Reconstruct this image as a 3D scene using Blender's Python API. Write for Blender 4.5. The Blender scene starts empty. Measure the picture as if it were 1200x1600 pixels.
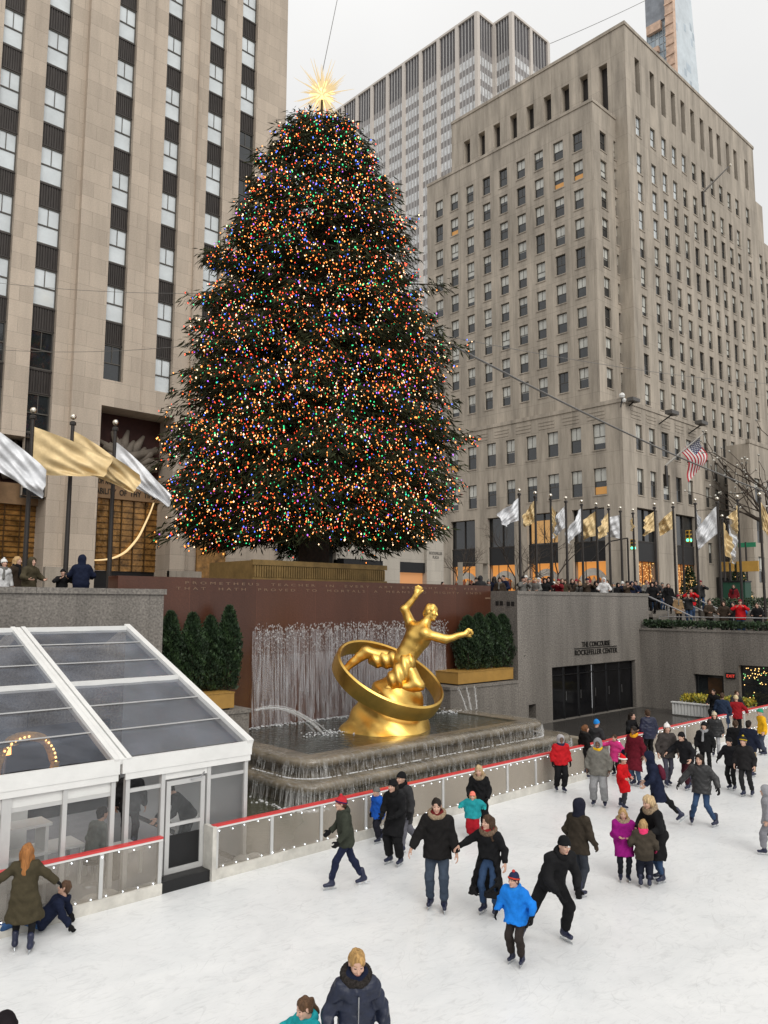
import bpy, math, random
import numpy as np
from mathutils import Vector, Matrix

random.seed(11)
rng = np.random.default_rng(11)
rad = math.radians
scene = bpy.context.scene
col = scene.collection

# ------------------------------------------------------------------ camera, world, sun, exposure
EYE = Vector((0.0, 0.0, 5.4))
FOC, YAW, PIT, ROL = 1226.26, rad(46.7177), rad(6.6056), rad(0.2136)
fw = Vector((math.cos(YAW) * math.cos(PIT), math.sin(YAW) * math.cos(PIT), math.sin(PIT)))
rt = Vector((math.sin(YAW), -math.cos(YAW), 0.0))
up = rt.cross(fw)
rt, up = (math.cos(ROL) * rt + math.sin(ROL) * up), (-math.sin(ROL) * rt + math.cos(ROL) * up)
cd = bpy.data.cameras.new('camera')
cam = bpy.data.objects.new('camera', cd)
col.objects.link(cam)
cd.sensor_fit = 'AUTO'
cd.sensor_width = 36.0
cd.lens = FOC / 1600.0 * 36.0
cd.clip_start, cd.clip_end = 0.1, 3000.0
mw = Matrix.Identity(4)
for i in range(3):
    mw[i][0], mw[i][1], mw[i][2], mw[i][3] = rt[i], up[i], -fw[i], EYE[i]
cam.matrix_world = mw
scene.camera = cam

SUN_EL, SUN_AZ = rad(38), rad(246)          # azimuth of the sun, counted from +X towards +Y
world = bpy.data.worlds.new('World')
scene.world = world
world.use_nodes = True
wn, wl = world.node_tree.nodes, world.node_tree.links
wn.clear()
w_out = wn.new('ShaderNodeOutputWorld')
w_bg = wn.new('ShaderNodeBackground')
w_bg.inputs['Strength'].default_value = 0.1
sky = wn.new('ShaderNodeTexSky')
sky.sky_type = 'NISHITA'
sky.sun_disc = False
sky.sun_elevation = SUN_EL
sky.sun_rotation = math.pi / 2 - SUN_AZ
sky.air_density, sky.dust_density, sky.ozone_density = 1.0, 4.0, 1.0
hsv = wn.new('ShaderNodeHueSaturation')
hsv.inputs['Saturation'].default_value = 0.12
wl.new(sky.outputs['Color'], hsv.inputs['Color'])
tc = wn.new('ShaderNodeTexCoord')
sep = wn.new('ShaderNodeSeparateXYZ')
wl.new(tc.outputs['Generated'], sep.inputs[0])
ramp = wn.new('ShaderNodeValToRGB')         # overcast dome: bright overhead, paler towards the roofs
cr = ramp.color_ramp
cr.elements[0].position, cr.elements[0].color = 0.0, (0.36, 0.36, 0.365, 1)
cr.elements[1].position, cr.elements[1].color = 1.0, (0.62, 0.612, 0.60, 1)
e = cr.elements.new(0.5); e.color = (0.40, 0.40, 0.398, 1)
wl.new(sep.outputs['Z'], ramp.inputs['Fac'])
cn = wn.new('ShaderNodeTexNoise')
cn.inputs['Scale'].default_value = 2.2
cn.inputs['Detail'].default_value = 5
wl.new(tc.outputs['Generated'], cn.inputs['Vector'])
cmr = wn.new('ShaderNodeMapRange')
cmr.inputs['From Min'].default_value, cmr.inputs['From Max'].default_value = 0.3, 0.7
cmr.inputs['To Min'].default_value, cmr.inputs['To Max'].default_value = 20.5, 22.5
wl.new(cn.outputs['Fac'], cmr.inputs['Value'])
vm = wn.new('ShaderNodeVectorMath'); vm.operation = 'SCALE'
wl.new(ramp.outputs['Color'], vm.inputs[0])
wl.new(cmr.outputs['Result'], vm.inputs['Scale'])
mx = wn.new('ShaderNodeMixRGB')
mx.inputs['Fac'].default_value = 0.94
wl.new(hsv.outputs['Color'], mx.inputs['Color1'])
wl.new(vm.outputs['Vector'], mx.inputs['Color2'])
wl.new(mx.outputs['Color'], w_bg.inputs['Color'])
wl.new(w_bg.outputs[0], w_out.inputs[0])

sd = bpy.data.lights.new('sun', 'SUN')
sd.energy, sd.angle, sd.color = 1.5, rad(35), (1.0, 0.965, 0.91)
sun = bpy.data.objects.new('sun', sd)
col.objects.link(sun)
sv = Vector((math.cos(SUN_EL) * math.cos(SUN_AZ), math.cos(SUN_EL) * math.sin(SUN_AZ), math.sin(SUN_EL)))
sun.rotation_euler = sv.to_track_quat('Z', 'Y').to_euler()
sun.location = (0, -20, 60)

scene.view_settings.view_transform = 'Standard'
scene.view_settings.look = 'None'
scene.view_settings.exposure = 0.0
scene.view_settings.gamma = 1.0
scene.render.engine = 'CYCLES'
scene.cycles.use_denoising = True
scene.cycles.max_bounces = 6
scene.cycles.diffuse_bounces = 3
scene.cycles.glossy_bounces = 3
scene.cycles.transmission_bounces = 6
scene.cycles.transparent_max_bounces = 12
scene.cycles.caustics_reflective = False
scene.cycles.caustics_refractive = False
scene.cycles.sample_clamp_indirect = 4.0

# ------------------------------------------------------------------ measuring helpers
def ray(x, y):
    """Direction from the photographer's eye through a point of the 1200 x 1600 photograph (used to survey the place)."""
    return rt * ((x - 600) / FOC) + up * (-(y - 800) / FOC) + fw
def at_z(x, y, z=0.0):
    d = ray(x, y); return EYE + d * ((z - EYE.z) / d.z)
def at_y(x, y, Y):
    d = ray(x, y); return EYE + d * (Y / d.y)
def at_x(x, y, X):
    d = ray(x, y); return EYE + d * (X / d.x)

# ------------------------------------------------------------------ object helpers
def tag(o, label=None, cat=None, group=None, kind=None):
    if label: o['label'] = label
    if cat: o['category'] = cat
    if group: o['group'] = group
    if kind: o['kind'] = kind
    return o

def empty(name, loc=(0, 0, 0), rz=0.0, **k):
    o = bpy.data.objects.new(name, None)
    o.empty_display_size = 0.2
    o.location = loc; o.rotation_euler = (0, 0, rz)
    col.objects.link(o)
    return tag(o, **k)

def finish(me, smooth, sharp=None):
    if smooth:
        me.polygons.foreach_set('use_smooth', np.ones(len(me.polygons), bool))
        if sharp: me.set_sharp_from_angle(angle=rad(sharp))
    n = len(me.loops)
    if n and n < 400000:
        uv = me.uv_layers.new(name='metres')
        co = np.empty(len(me.vertices) * 3, np.float32); me.vertices.foreach_get('co', co); co = co.reshape(-1, 3)
        vi = np.empty(n, np.int32); me.loops.foreach_get('vertex_index', vi)
        nr = np.empty(len(me.polygons) * 3, np.float32); me.polygons.foreach_get('normal', nr); nr = np.abs(nr.reshape(-1, 3))
        lt = np.empty(len(me.polygons), np.int32); me.polygons.foreach_get('loop_total', lt)
        ax = np.repeat(nr.argmax(1), lt)
        p = co[vi]
        u = np.where(ax == 0, p[:, 1], p[:, 0]); v = np.where(ax == 2, p[:, 1], p[:, 2])
        uv.data.foreach_set('uv', np.stack([u, v], 1).astype(np.float32).ravel())
    me.update()

def mesh_obj(name, V, F, mats, mi=None, parent=None, smooth=False, sharp=None, **k):
    me = bpy.data.meshes.new(name)
    if isinstance(F, np.ndarray):
        V = np.asarray(V, np.float32); nf, kx = F.shape
        me.vertices.add(len(V)); me.vertices.foreach_set('co', V.ravel())
        me.loops.add(nf * kx); me.loops.foreach_set('vertex_index', F.astype(np.int32).ravel())
        me.polygons.add(nf)
        me.polygons.foreach_set('loop_start', np.arange(0, nf * kx, kx, dtype=np.int32))
        me.polygons.foreach_set('loop_total', np.full(nf, kx, np.int32))
        me.update(calc_edges=True)
    else:
        me.from_pydata(V, [], F)
    if not isinstance(mats, (list, tuple)): mats = [mats]
    for m in mats: me.materials.append(m)
    if mi is not None: me.polygons.foreach_set('material_index', np.asarray(mi, np.int32))
    finish(me, smooth, sharp)
    o = bpy.data.objects.new(name, me)
    col.objects.link(o)
    if parent is not None: o.parent = parent
    return tag(o, **k)

class MB:
    """Collects boxes, bars, tubes and sheets and links them as one mesh object."""
    def __init__(s): s.v, s.f, s.m = [], [], []
    def raw(s, V, F, mi=0):
        b = len(s.v); s.v += [tuple(map(float, p)) for p in V]
        s.f += [tuple(b + int(i) for i in f) for f in F]; s.m += [mi] * len(F)
        return s
    def box(s, x0, y0, z0, x1, y1, z1, mi=0):
        V = [(x, y, z) for x in (x0, x1) for y in (y0, y1) for z in (z0, z1)]
        return s.raw(V, [(0, 1, 3, 2), (4, 6, 7, 5), (0, 4, 5, 1), (2, 3, 7, 6), (0, 2, 6, 4), (1, 5, 7, 3)], mi)
    def bar(s, a, b, w, h, mi=0, upv=(0, 0, 1)):
        a, b = Vector(a), Vector(b); d = (b - a).normalized(); sx = d.cross(Vector(upv))
        if sx.length < 1e-5: sx = d.cross(Vector((1, 0, 0)))
        sx.normalize(); sz = sx.cross(d)
        V = [p + sx * (i * w / 2) + sz * (j * h / 2) for p in (a, b) for i in (-1, 1) for j in (-1, 1)]
        return s.raw(V, [(0, 1, 3, 2), (4, 6, 7, 5), (0, 4, 5, 1), (2, 3, 7, 6), (0, 2, 6, 4), (1, 5, 7, 3)], mi)
    def quad(s, a, b, c, d, mi=0): return s.raw([a, b, c, d], [(0, 1, 2, 3)], mi)
    def tube(s, pts, r, n=8, mi=0, caps=True):
        pts = [Vector(p) for p in pts]
        if not isinstance(r, (list, tuple)): r = [r] * len(pts)
        V, F = [], []; prev = None
        for i, p in enumerate(pts):
            d = (pts[min(i + 1, len(pts) - 1)] - pts[max(i - 1, 0)]).normalized()
            if prev is None:
                a = d.cross(Vector((0, 0, 1)))
                if a.length < 1e-3: a = d.cross(Vector((1, 0, 0)))
            else: a = prev - d * prev.dot(d)
            a.normalize(); prev = a; b = d.cross(a)
            V += [p + (a * math.cos(2 * math.pi * k / n) + b * math.sin(2 * math.pi * k / n)) * r[i] for k in range(n)]
        for i in range(len(pts) - 1):
            for k in range(n):
                k2 = (k + 1) % n; F.append((i * n + k, i * n + k2, (i + 1) * n + k2, (i + 1) * n + k))
        if caps: F += [tuple(range(n))[::-1], tuple((len(pts) - 1) * n + k for k in range(n))]
        return s.raw(V, F, mi)
    def lathe(s, prof, c=(0, 0, 0), n=16, mi=0):
        V, F = [], []
        for r, z in prof:
            V += [(c[0] + r * math.cos(2 * math.pi * k / n), c[1] + r * math.sin(2 * math.pi * k / n), c[2] + z) for k in range(n)]
        for i in range(len(prof) - 1):
            for k in range(n):
                k2 = (k + 1) % n; F.append((i * n + k, i * n + k2, (i + 1) * n + k2, (i + 1) * n + k))
        F += [tuple(range(n))[::-1], tuple((len(prof) - 1) * n + k for k in range(n))]
        return s.raw(V, F, mi)
    def ball(s, c, r, n=10, mi=0, sz=1.0):
        m = max(4, n // 2)
        return s.lathe([(max(1e-4, r * math.sin(math.pi * i / m)), -r * sz * math.cos(math.pi * i / m)) for i in range(m + 1)], c, n, mi)
    def poly(s, pts, dvec, mi=0):
        """Flat outline pushed along dvec to a solid."""
        n = len(pts); dv = Vector(dvec); P = [Vector(p) for p in pts]
        return s.raw(P + [p + dv for p in P], [tuple(range(n))[::-1], tuple(range(n, 2 * n))] + [(i, (i + 1) % n, (i + 1) % n + n, i + n) for i in range(n)], mi)
    def build(s, name, mats, parent=None, smooth=False, sharp=None, **k):
        return mesh_obj(name, s.v, s.f, mats, s.m, parent, smooth, sharp, **k)

def pt(pl, u, d, z):
    """Point on a facade plane: u along it, d metres behind it, z up. pl = ('Y', y) or ('X', x)."""
    return (u, pl[1] + d, z) if pl[0] == 'Y' else (pl[1] + d, u, z)

def fbox(mb, pl, u0, u1, d0, d1, z0, z1, mi=0):
    a, b = pt(pl, u0, d0, z0), pt(pl, u1, d1, z1)
    return mb.box(a[0], a[1], a[2], b[0], b[1], b[2], mi)

def facade(mb, pl, u0, u1, z0, z1, holes, depth=0.3, mi=0, rmi=None):
    """Wall sheet with rectangular openings and their reveals."""
    us = sorted({u0, u1} | {h[0] for h in holes} | {h[1] for h in holes}); zs = sorted({z0, z1} | {h[2] for h in holes} | {h[3] for h in holes})
    us = [u for u in us if u0 - 1e-6 <= u <= u1 + 1e-6]; zs = [z for z in zs if z0 - 1e-6 <= z <= z1 + 1e-6]
    H = np.array([h[:4] for h in holes]).reshape(-1, 4)
    for j in range(len(zs) - 1):
        zc = (zs[j] + zs[j + 1]) / 2; run = None
        Hj = H[(H[:, 2] < zc) & (H[:, 3] > zc)] if len(H) else H
        for i in range(len(us) - 1):
            uc = (us[i] + us[i + 1]) / 2
            solid = not (len(Hj) and ((Hj[:, 0] < uc) & (Hj[:, 1] > uc)).any())
            if solid and run is None: run = us[i]
            if run is not None and (not solid or i == len(us) - 2):
                e_ = us[i] if not solid else us[i + 1]
                mb.quad(pt(pl, run, 0, zs[j]), pt(pl, e_, 0, zs[j]), pt(pl, e_, 0, zs[j + 1]), pt(pl, run, 0, zs[j + 1]), mi)
                run = None
    r = mi if rmi is None else rmi
    for h in holes:
        a, b, c, d = h[:4]; dp = h[4] if len(h) > 4 else depth
        for (p, q) in (((a, c), (b, c)), ((b, c), (b, d)), ((b, d), (a, d)), ((a, d), (a, c))):
            mb.quad(pt(pl, p[0], 0, p[1]), pt(pl, q[0], 0, q[1]), pt(pl, q[0], dp, q[1]), pt(pl, p[0], dp, p[1]), r)
    return mb

# ------------------------------------------------------------------ materials
def nodes_of(name):
    m = bpy.data.materials.new(name); m.use_nodes = True
    nt = m.node_tree; b = nt.nodes['Principled BSDF']
    return m, nt, b

def mat(name, c, rough=0.6, metal=0.0, var=0.12, scale=2.0, bump=0.0, bscale=30.0, coord='Object', spec=None, coat=0.0, alpha=1.0, stretch=None):
    m, nt, b = nodes_of(name); N, L = nt.nodes, nt.links
    b.inputs['Roughness'].default_value = rough; b.inputs['Metallic'].default_value = metal
    if spec is not None: b.inputs['Specular IOR Level'].default_value = spec
    if coat: b.inputs['Coat Weight'].default_value = coat; b.inputs['Coat Roughness'].default_value = 0.05
    if alpha < 1: b.inputs['Alpha'].default_value = alpha
    t = N.new('ShaderNodeTexCoord'); src = t.outputs[coord]
    if stretch:
        mp = N.new('ShaderNodeMapping'); mp.inputs['Scale'].default_value = stretch
        L.new(src, mp.inputs['Vector']); src = mp.outputs['Vector']
    n = N.new('ShaderNodeTexNoise'); n.inputs['Scale'].default_value = scale; n.inputs['Detail'].default_value = 6; n.inputs['Roughness'].default_value = 0.65
    L.new(src, n.inputs['Vector'])
    r = N.new('ShaderNodeValToRGB'); r.color_ramp.elements[0].position = 0.3; r.color_ramp.elements[1].position = 0.7
    r.color_ramp.elements[0].color = (*[max(0, x * (1 - var)) for x in c], 1); r.color_ramp.elements[1].color = (*[min(1, x * (1 + var)) for x in c], 1)
    L.new(n.outputs['Fac'], r.inputs['Fac']); L.new(r.outputs['Color'], b.inputs['Base Color'])
    if bump:
        n2 = N.new('ShaderNodeTexNoise'); n2.inputs['Scale'].default_value = bscale; n2.inputs['Detail'].default_value = 4
        L.new(src, n2.inputs['Vector'])
        bp = N.new('ShaderNodeBump'); bp.inputs['Strength'].default_value = bump; bp.inputs['Distance'].default_value = 0.02
        L.new(n2.outputs['Fac'], bp.inputs['Height']); L.new(bp.outputs['Normal'], b.inputs['Normal'])
    return m

def emit(name, c, s, sampled=True):
    m, nt, b = nodes_of(name)
    b.inputs['Base Color'].default_value = (*[min(1, x * 0.3) for x in c], 1)
    b.inputs['Emission Color'].default_value = (*c, 1); b.inputs['Emission Strength'].default_value = s
    if not sampled: m.cycles.emission_sampling = 'NONE'
    return m

def stone(name, c, bw, bh, joint=0.75, var=0.16, stain=0.25, rough=0.8, mortar=0.006, offset=0.5, bvar=0.10, speck=0.0):
    """Cut stone: courses in metres on the UV map, weather stains that run down, fine grain."""
    m, nt, b = nodes_of(name); N, L = nt.nodes, nt.links
    b.inputs['Roughness'].default_value = rough
    uv = N.new('ShaderNodeUVMap')
    br = N.new('ShaderNodeTexBrick'); br.offset = offset; br.squash = 1.0
    br.inputs['Scale'].default_value = 1.0; br.inputs['Brick Width'].default_value = bw; br.inputs['Row Height'].default_value = bh
    br.inputs['Mortar Size'].default_value = mortar; br.inputs['Mortar Smooth'].default_value = 0.3; br.inputs['Bias'].default_value = 0.0
    br.inputs['Color1'].default_value = (*[x * (1 - bvar) for x in c], 1); br.inputs['Color2'].default_value = (*[min(1, x * (1 + bvar)) for x in c], 1)
    br.inputs['Mortar'].default_value = (*[x * joint for x in c], 1)
    L.new(uv.outputs['UV'], br.inputs['Vector'])
    mp = N.new('ShaderNodeMapping'); mp.inputs['Scale'].default_value = (0.5, 0.06, 1); L.new(uv.outputs['UV'], mp.inputs['Vector'])
    st = N.new('ShaderNodeTexNoise'); st.inputs['Scale'].default_value = 1.3; st.inputs['Detail'].default_value = 8; st.inputs['Roughness'].default_value = 0.7
    L.new(mp.outputs['Vector'], st.inputs['Vector'])
    sr = N.new('ShaderNodeMapRange'); sr.inputs['From Min'].default_value, sr.inputs['From Max'].default_value = 0.35, 0.7
    sr.inputs['To Min'].default_value, sr.inputs['To Max'].default_value = 1 - stain, 1 + stain * 0.35
    L.new(st.outputs['Fac'], sr.inputs['Value'])
    gr = N.new('ShaderNodeTexNoise'); gr.inputs['Scale'].default_value = 14 if not speck else 16; gr.inputs['Detail'].default_value = 5; L.new(uv.outputs['UV'], gr.inputs['Vector'])
    gm = N.new('ShaderNodeMapRange'); gm.inputs['From Min'].default_value, gm.inputs['From Max'].default_value = 0.3, 0.7
    gv = max(var * 0.5, speck); gm.inputs['To Min'].default_value, gm.inputs['To Max'].default_value = 1 - gv, 1 + gv
    L.new(gr.outputs['Fac'], gm.inputs['Value'])
    mu = N.new('ShaderNodeMath'); mu.operation = 'MULTIPLY'; L.new(sr.outputs['Result'], mu.inputs[0]); L.new(gm.outputs['Result'], mu.inputs[1])
    vs = N.new('ShaderNodeVectorMath'); vs.operation = 'SCALE'; L.new(br.outputs['Color'], vs.inputs[0]); L.new(mu.outputs['Value'], vs.inputs['Scale'])
    L.new(vs.outputs['Vector'], b.inputs['Base Color'])
    bp = N.new('ShaderNodeBump'); bp.inputs['Strength'].default_value = 0.25; bp.inputs['Distance'].default_value = 0.02
    L.new(gr.outputs['Fac'], bp.inputs['Height']); L.new(bp.outputs['Normal'], b.inputs['Normal'])
    return m

def water_sheet(name, c, sc, lo_, hi_, amax):
    """Thin broken water film: streaks that run down, clear between them."""
    m, nt, b = nodes_of(name); N, L = nt.nodes, nt.links
    b.inputs['Base Color'].default_value = (*c, 1); b.inputs['Roughness'].default_value = 0.25
    uv = N.new('ShaderNodeUVMap'); tot = None
    for k, s_ in enumerate(sc):
        mp = N.new('ShaderNodeMapping'); mp.inputs['Scale'].default_value = s_; mp.inputs['Location'].default_value = (7.3 * k, 3.1 * k, 0); L.new(uv.outputs['UV'], mp.inputs['Vector'])
        n = N.new('ShaderNodeTexNoise'); n.inputs['Scale'].default_value = 1.0; n.inputs['Detail'].default_value = 5; n.inputs['Roughness'].default_value = 0.65; L.new(mp.outputs['Vector'], n.inputs['Vector'])
        if tot is None: tot = n.outputs['Fac']
        else:
            a = N.new('ShaderNodeMath'); a.operation = 'MULTIPLY'; L.new(tot, a.inputs[0]); L.new(n.outputs['Fac'], a.inputs[1]); tot = a.outputs[0]
    r = N.new('ShaderNodeMapRange'); r.inputs['From Min'].default_value, r.inputs['From Max'].default_value = lo_, hi_; r.inputs['To Min'].default_value, r.inputs['To Max'].default_value = 0.0, amax
    L.new(tot, r.inputs['Value']); L.new(r.outputs['Result'], b.inputs['Alpha'])
    return m

def clear_glass(name, tint=(0.8, 0.83, 0.85), opac=0.25, rough=0.06, dirt=0.1):
    """Thin clear sheet: mostly see-through, with reflections and a film of dirt."""
    m, nt, b = nodes_of(name); N, L = nt.nodes, nt.links
    b.inputs['Base Color'].default_value = (*tint, 1); b.inputs['Roughness'].default_value = rough
    t = N.new('ShaderNodeTexCoord'); n = N.new('ShaderNodeTexNoise'); n.inputs['Scale'].default_value = 1.2; n.inputs['Detail'].default_value = 7
    L.new(t.outputs['Object'], n.inputs['Vector'])
    fr = N.new('ShaderNodeFresnel'); fr.inputs['IOR'].default_value = 1.5
    mr = N.new('ShaderNodeMapRange'); mr.inputs['From Min'].default_value, mr.inputs['From Max'].default_value = 0.3, 0.75
    mr.inputs['To Min'].default_value, mr.inputs['To Max'].default_value = max(0, opac - dirt), opac + dirt
    L.new(n.outputs['Fac'], mr.inputs['Value'])
    ad = N.new('ShaderNodeMath'); ad.operation = 'ADD'; ad.use_clamp = True
    L.new(fr.outputs[0], ad.inputs[0]); L.new(mr.outputs['Result'], ad.inputs[1])
    tr = N.new('ShaderNodeBsdfTransparent'); mxs = N.new('ShaderNodeMixShader')
    L.new(ad.outputs[0], mxs.inputs['Fac']); L.new(tr.outputs[0], mxs.inputs[1]); L.new(b.outputs[0], mxs.inputs[2])
    L.new(mxs.outputs[0], N['Material Output'].inputs['Surface'])
    return m

def text_mesh(name, body, size, loc, m, parent=None, depth=0.01, rot=(math.pi / 2, 0, 0), align='LEFT', sx=1.0, space=1.0, **k):
    cu = bpy.data.curves.new(name, 'FONT'); cu.body = body; cu.size = size; cu.extrude = depth; cu.align_x = align; cu.space_character = space; cu.resolution_u = 3
    tmp = bpy.data.objects.new(name + '_curve', cu); col.objects.link(tmp)
    me = bpy.data.meshes.new_from_object(tmp.evaluated_get(bpy.context.evaluated_depsgraph_get()))
    bpy.data.objects.remove(tmp)
    me.name = name; me.materials.clear(); me.materials.append(m)
    o = bpy.data.objects.new(name, me); col.objects.link(o)
    o.location = loc; o.rotation_euler = rot; o.scale = (sx, 1, 1)
    if parent is not None: o.parent = parent
    return tag(o, **k)

LIMESTONE = stone('warm limestone', (0.53, 0.447, 0.36), 1.9, 0.93, joint=0.66, stain=0.20, bvar=0.09, mortar=0.012)
LIME_GREY = stone('weathered limestone', (0.46, 0.404, 0.333), 3.05, 3.8, joint=0.6, stain=0.44, bvar=0.05, mortar=0.02, offset=0.0)
PALE_STONE = stone('pale stone', (0.47, 0.43, 0.37), 1.4, 0.9, joint=0.7, stain=0.12, bvar=0.05, mortar=0.012)
GRANITE = stone('grey granite', (0.215, 0.195, 0.172), 1.55, 40.0, joint=0.8, stain=0.42, bvar=0.06, rough=0.6, mortar=0.01, offset=0.0, speck=0.42)
RED_GRANITE = stone('polished red granite', (0.090, 0.032, 0.017), 2.6, 40.0, joint=1.5, stain=0.3, bvar=0.12, rough=0.28, mortar=0.01, offset=0.0, speck=0.12)
BRONZE = mat('dark bronze', (0.035, 0.03, 0.026), 0.45, 0.3, var=0.3)
SPANDREL = mat('dark fluted metal', (0.050, 0.043, 0.039), 0.5, 0.35, var=0.45, scale=3.0, stretch=(7, 7, 0.4))
BLACK = mat('black metal', (0.012, 0.012, 0.013), 0.4, 0.2)
DARK = mat('dark room', (0.012, 0.011, 0.01), 0.7)
PANE_DEEP = mat('deep dark glass', (0.008, 0.008, 0.009), 0.08, 0.0, var=0.4, scale=0.8, spec=0.22)
PANE = mat('dark window glass', (0.02, 0.023, 0.025), 0.06, 0.0, var=0.4, scale=0.8, spec=0.9)
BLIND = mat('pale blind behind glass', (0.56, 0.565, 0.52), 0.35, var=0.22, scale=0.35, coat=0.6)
BRIGHT_PANE = mat('window with painted sky reflection', (0.66, 0.71, 0.73), 0.22, var=0.16, scale=0.5, coat=0.8)  # pale colour stands in for the sky reflected in the panes
WARM_PANE = emit('lit office window', (1.0, 0.50, 0.14), 0.30)
SASH = mat('painted sash', (0.09, 0.082, 0.07), 0.5)
WHITE_PAINT = mat('white paint', (0.74, 0.74, 0.72), 0.45, var=0.06)
ALUMINIUM = mat('white aluminium', (0.55, 0.55, 0.54), 0.38, 0.15, var=0.08)
RED_PAINT = mat('red plastic rail', (0.62, 0.05, 0.05), 0.35, var=0.12)
GOLD = mat('gilded bronze', (0.86, 0.54, 0.14), 0.38, 1.0, var=0.22, scale=1.4, bump=0.08, bscale=6)
GOLD_FOIL = mat('gold foil cloth', (0.70, 0.53, 0.28), 0.5, 0.22, var=0.15, bump=0.8, bscale=5)
SILVER_FOIL = mat('silver foil cloth', (0.66, 0.67, 0.69), 0.48, 0.15, var=0.2, bump=0.8, bscale=5)
STEEL = mat('steel', (0.45, 0.45, 0.46), 0.3, 0.9)
WHITE_LED = emit('white string light', (0.85, 0.92, 1.0), 5.0, sampled=False)
# ------------------------------------------------------------------ ground, ice, terraces
m, nt, b = nodes_of('skated ice'); N, L = nt.nodes, nt.links
t = N.new('ShaderNodeTexCoord'); n1 = N.new('ShaderNodeTexNoise'); n1.inputs['Scale'].default_value = 0.55; n1.inputs['Detail'].default_value = 9; n1.inputs['Roughness'].default_value = 0.7; n1.inputs['Distortion'].default_value = 1.0
L.new(t.outputs['Object'], n1.inputs['Vector'])
r = N.new('ShaderNodeValToRGB'); r.color_ramp.elements[0].position, r.color_ramp.elements[1].position = 0.34, 0.62
r.color_ramp.elements[0].color, r.color_ramp.elements[1].color = (0.715, 0.73, 0.735, 1), (0.81, 0.82, 0.82, 1)
L.new(n1.outputs['Fac'], r.inputs['Fac'])
mp = N.new('ShaderNodeMapping'); mp.inputs['Scale'].default_value = (0.8, 1.7, 1); mp.inputs['Rotation'].default_value = (0, 0, 0.5); L.new(t.outputs['Object'], mp.inputs['Vector'])
n2 = N.new('ShaderNodeTexNoise'); n2.inputs['Scale'].default_value = 3.0; n2.inputs['Detail'].default_value = 9; n2.inputs['Roughness'].default_value = 0.75; n2.inputs['Distortion'].default_value = 1.6
L.new(mp.outputs['Vector'], n2.inputs['Vector'])
sc_ = N.new('ShaderNodeMapRange'); sc_.inputs['From Min'].default_value, sc_.inputs['From Max'].default_value = 0.52, 0.66; sc_.inputs['To Min'].default_value, sc_.inputs['To Max'].default_value = 1.0, 0.86
L.new(n2.outputs['Fac'], sc_.inputs['Value'])
vs = N.new('ShaderNodeVectorMath'); vs.operation = 'SCALE'; L.new(r.outputs['Color'], vs.inputs[0]); L.new(sc_.outputs['Result'], vs.inputs['Scale']); L.new(vs.outputs['Vector'], b.inputs['Base Color'])
cuts = None                                            # blade cuts: thin contour lines of a slow noise
for k, (sc2, lv) in enumerate(((0.22, 34), (0.31, 26), (0.17, 46))):
    mpk = N.new('ShaderNodeMapping'); mpk.inputs['Location'].default_value = (13.0 * k, 5.0 * k, 3.0 * k); mpk.inputs['Rotation'].default_value = (0, 0, 0.9 * k); mpk.inputs['Scale'].default_value = (1, 1.8, 1); L.new(t.outputs['Object'], mpk.inputs['Vector'])
    nk = N.new('ShaderNodeTexNoise'); nk.inputs['Scale'].default_value = sc2; nk.inputs['Detail'].default_value = 1.0; L.new(mpk.outputs['Vector'], nk.inputs['Vector'])
    m1 = N.new('ShaderNodeMath'); m1.operation = 'MULTIPLY'; m1.inputs[1].default_value = lv; L.new(nk.outputs['Fac'], m1.inputs[0])
    m2 = N.new('ShaderNodeMath'); m2.operation = 'FRACT'; L.new(m1.outputs[0], m2.inputs[0])
    m3 = N.new('ShaderNodeMath'); m3.operation = 'LESS_THAN'; m3.inputs[1].default_value = 0.05; L.new(m2.outputs[0], m3.inputs[0])
    if cuts is None: cuts = m3.outputs[0]
    else:
        ma = N.new('ShaderNodeMath'); ma.operation = 'MAXIMUM'; L.new(cuts, ma.inputs[0]); L.new(m3.outputs[0], ma.inputs[1]); cuts = ma.outputs[0]
nm = N.new('ShaderNodeTexNoise'); nm.inputs['Scale'].default_value = 2.6; nm.inputs['Detail'].default_value = 6; L.new(t.outputs['Object'], nm.inputs['Vector'])
rm = N.new('ShaderNodeMapRange'); rm.inputs['From Min'].default_value, rm.inputs['From Max'].default_value = 0.45, 0.62; rm.inputs['To Min'].default_value, rm.inputs['To Max'].default_value = 0.0, 0.10; L.new(nm.outputs['Fac'], rm.inputs['Value'])
mc = N.new('ShaderNodeMath'); mc.operation = 'MULTIPLY'; L.new(cuts, mc.inputs[0]); L.new(rm.outputs['Result'], mc.inputs[1])
ms = N.new('ShaderNodeMath'); ms.operation = 'SUBTRACT'; ms.inputs[0].default_value = 1.0; L.new(mc.outputs[0], ms.inputs[1])
v2 = N.new('ShaderNodeVectorMath'); v2.operation = 'SCALE'; L.new(vs.outputs['Vector'], v2.inputs[0]); L.new(ms.outputs[0], v2.inputs['Scale']); L.new(v2.outputs['Vector'], b.inputs['Base Color'])
b.inputs['Roughness'].default_value = 0.30; b.inputs['Specular IOR Level'].default_value = 0.4
bp = N.new('ShaderNodeBump'); bp.inputs['Strength'].default_value = 0.18; bp.inputs['Distance'].default_value = 0.02; L.new(n2.outputs['Fac'], bp.inputs['Height']); L.new(bp.outputs['Normal'], b.inputs['Normal'])
ICE = m
PAVING = stone('plaza paving', (0.21, 0.19, 0.165), 1.2, 0.8, joint=0.7, stain=0.2)
ASPHALT = mat('asphalt', (0.05, 0.05, 0.052), 0.85, var=0.25)
FLOOR_DARK = mat('dark wet stone floor', (0.05, 0.046, 0.042), 0.25, var=0.3)

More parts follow.
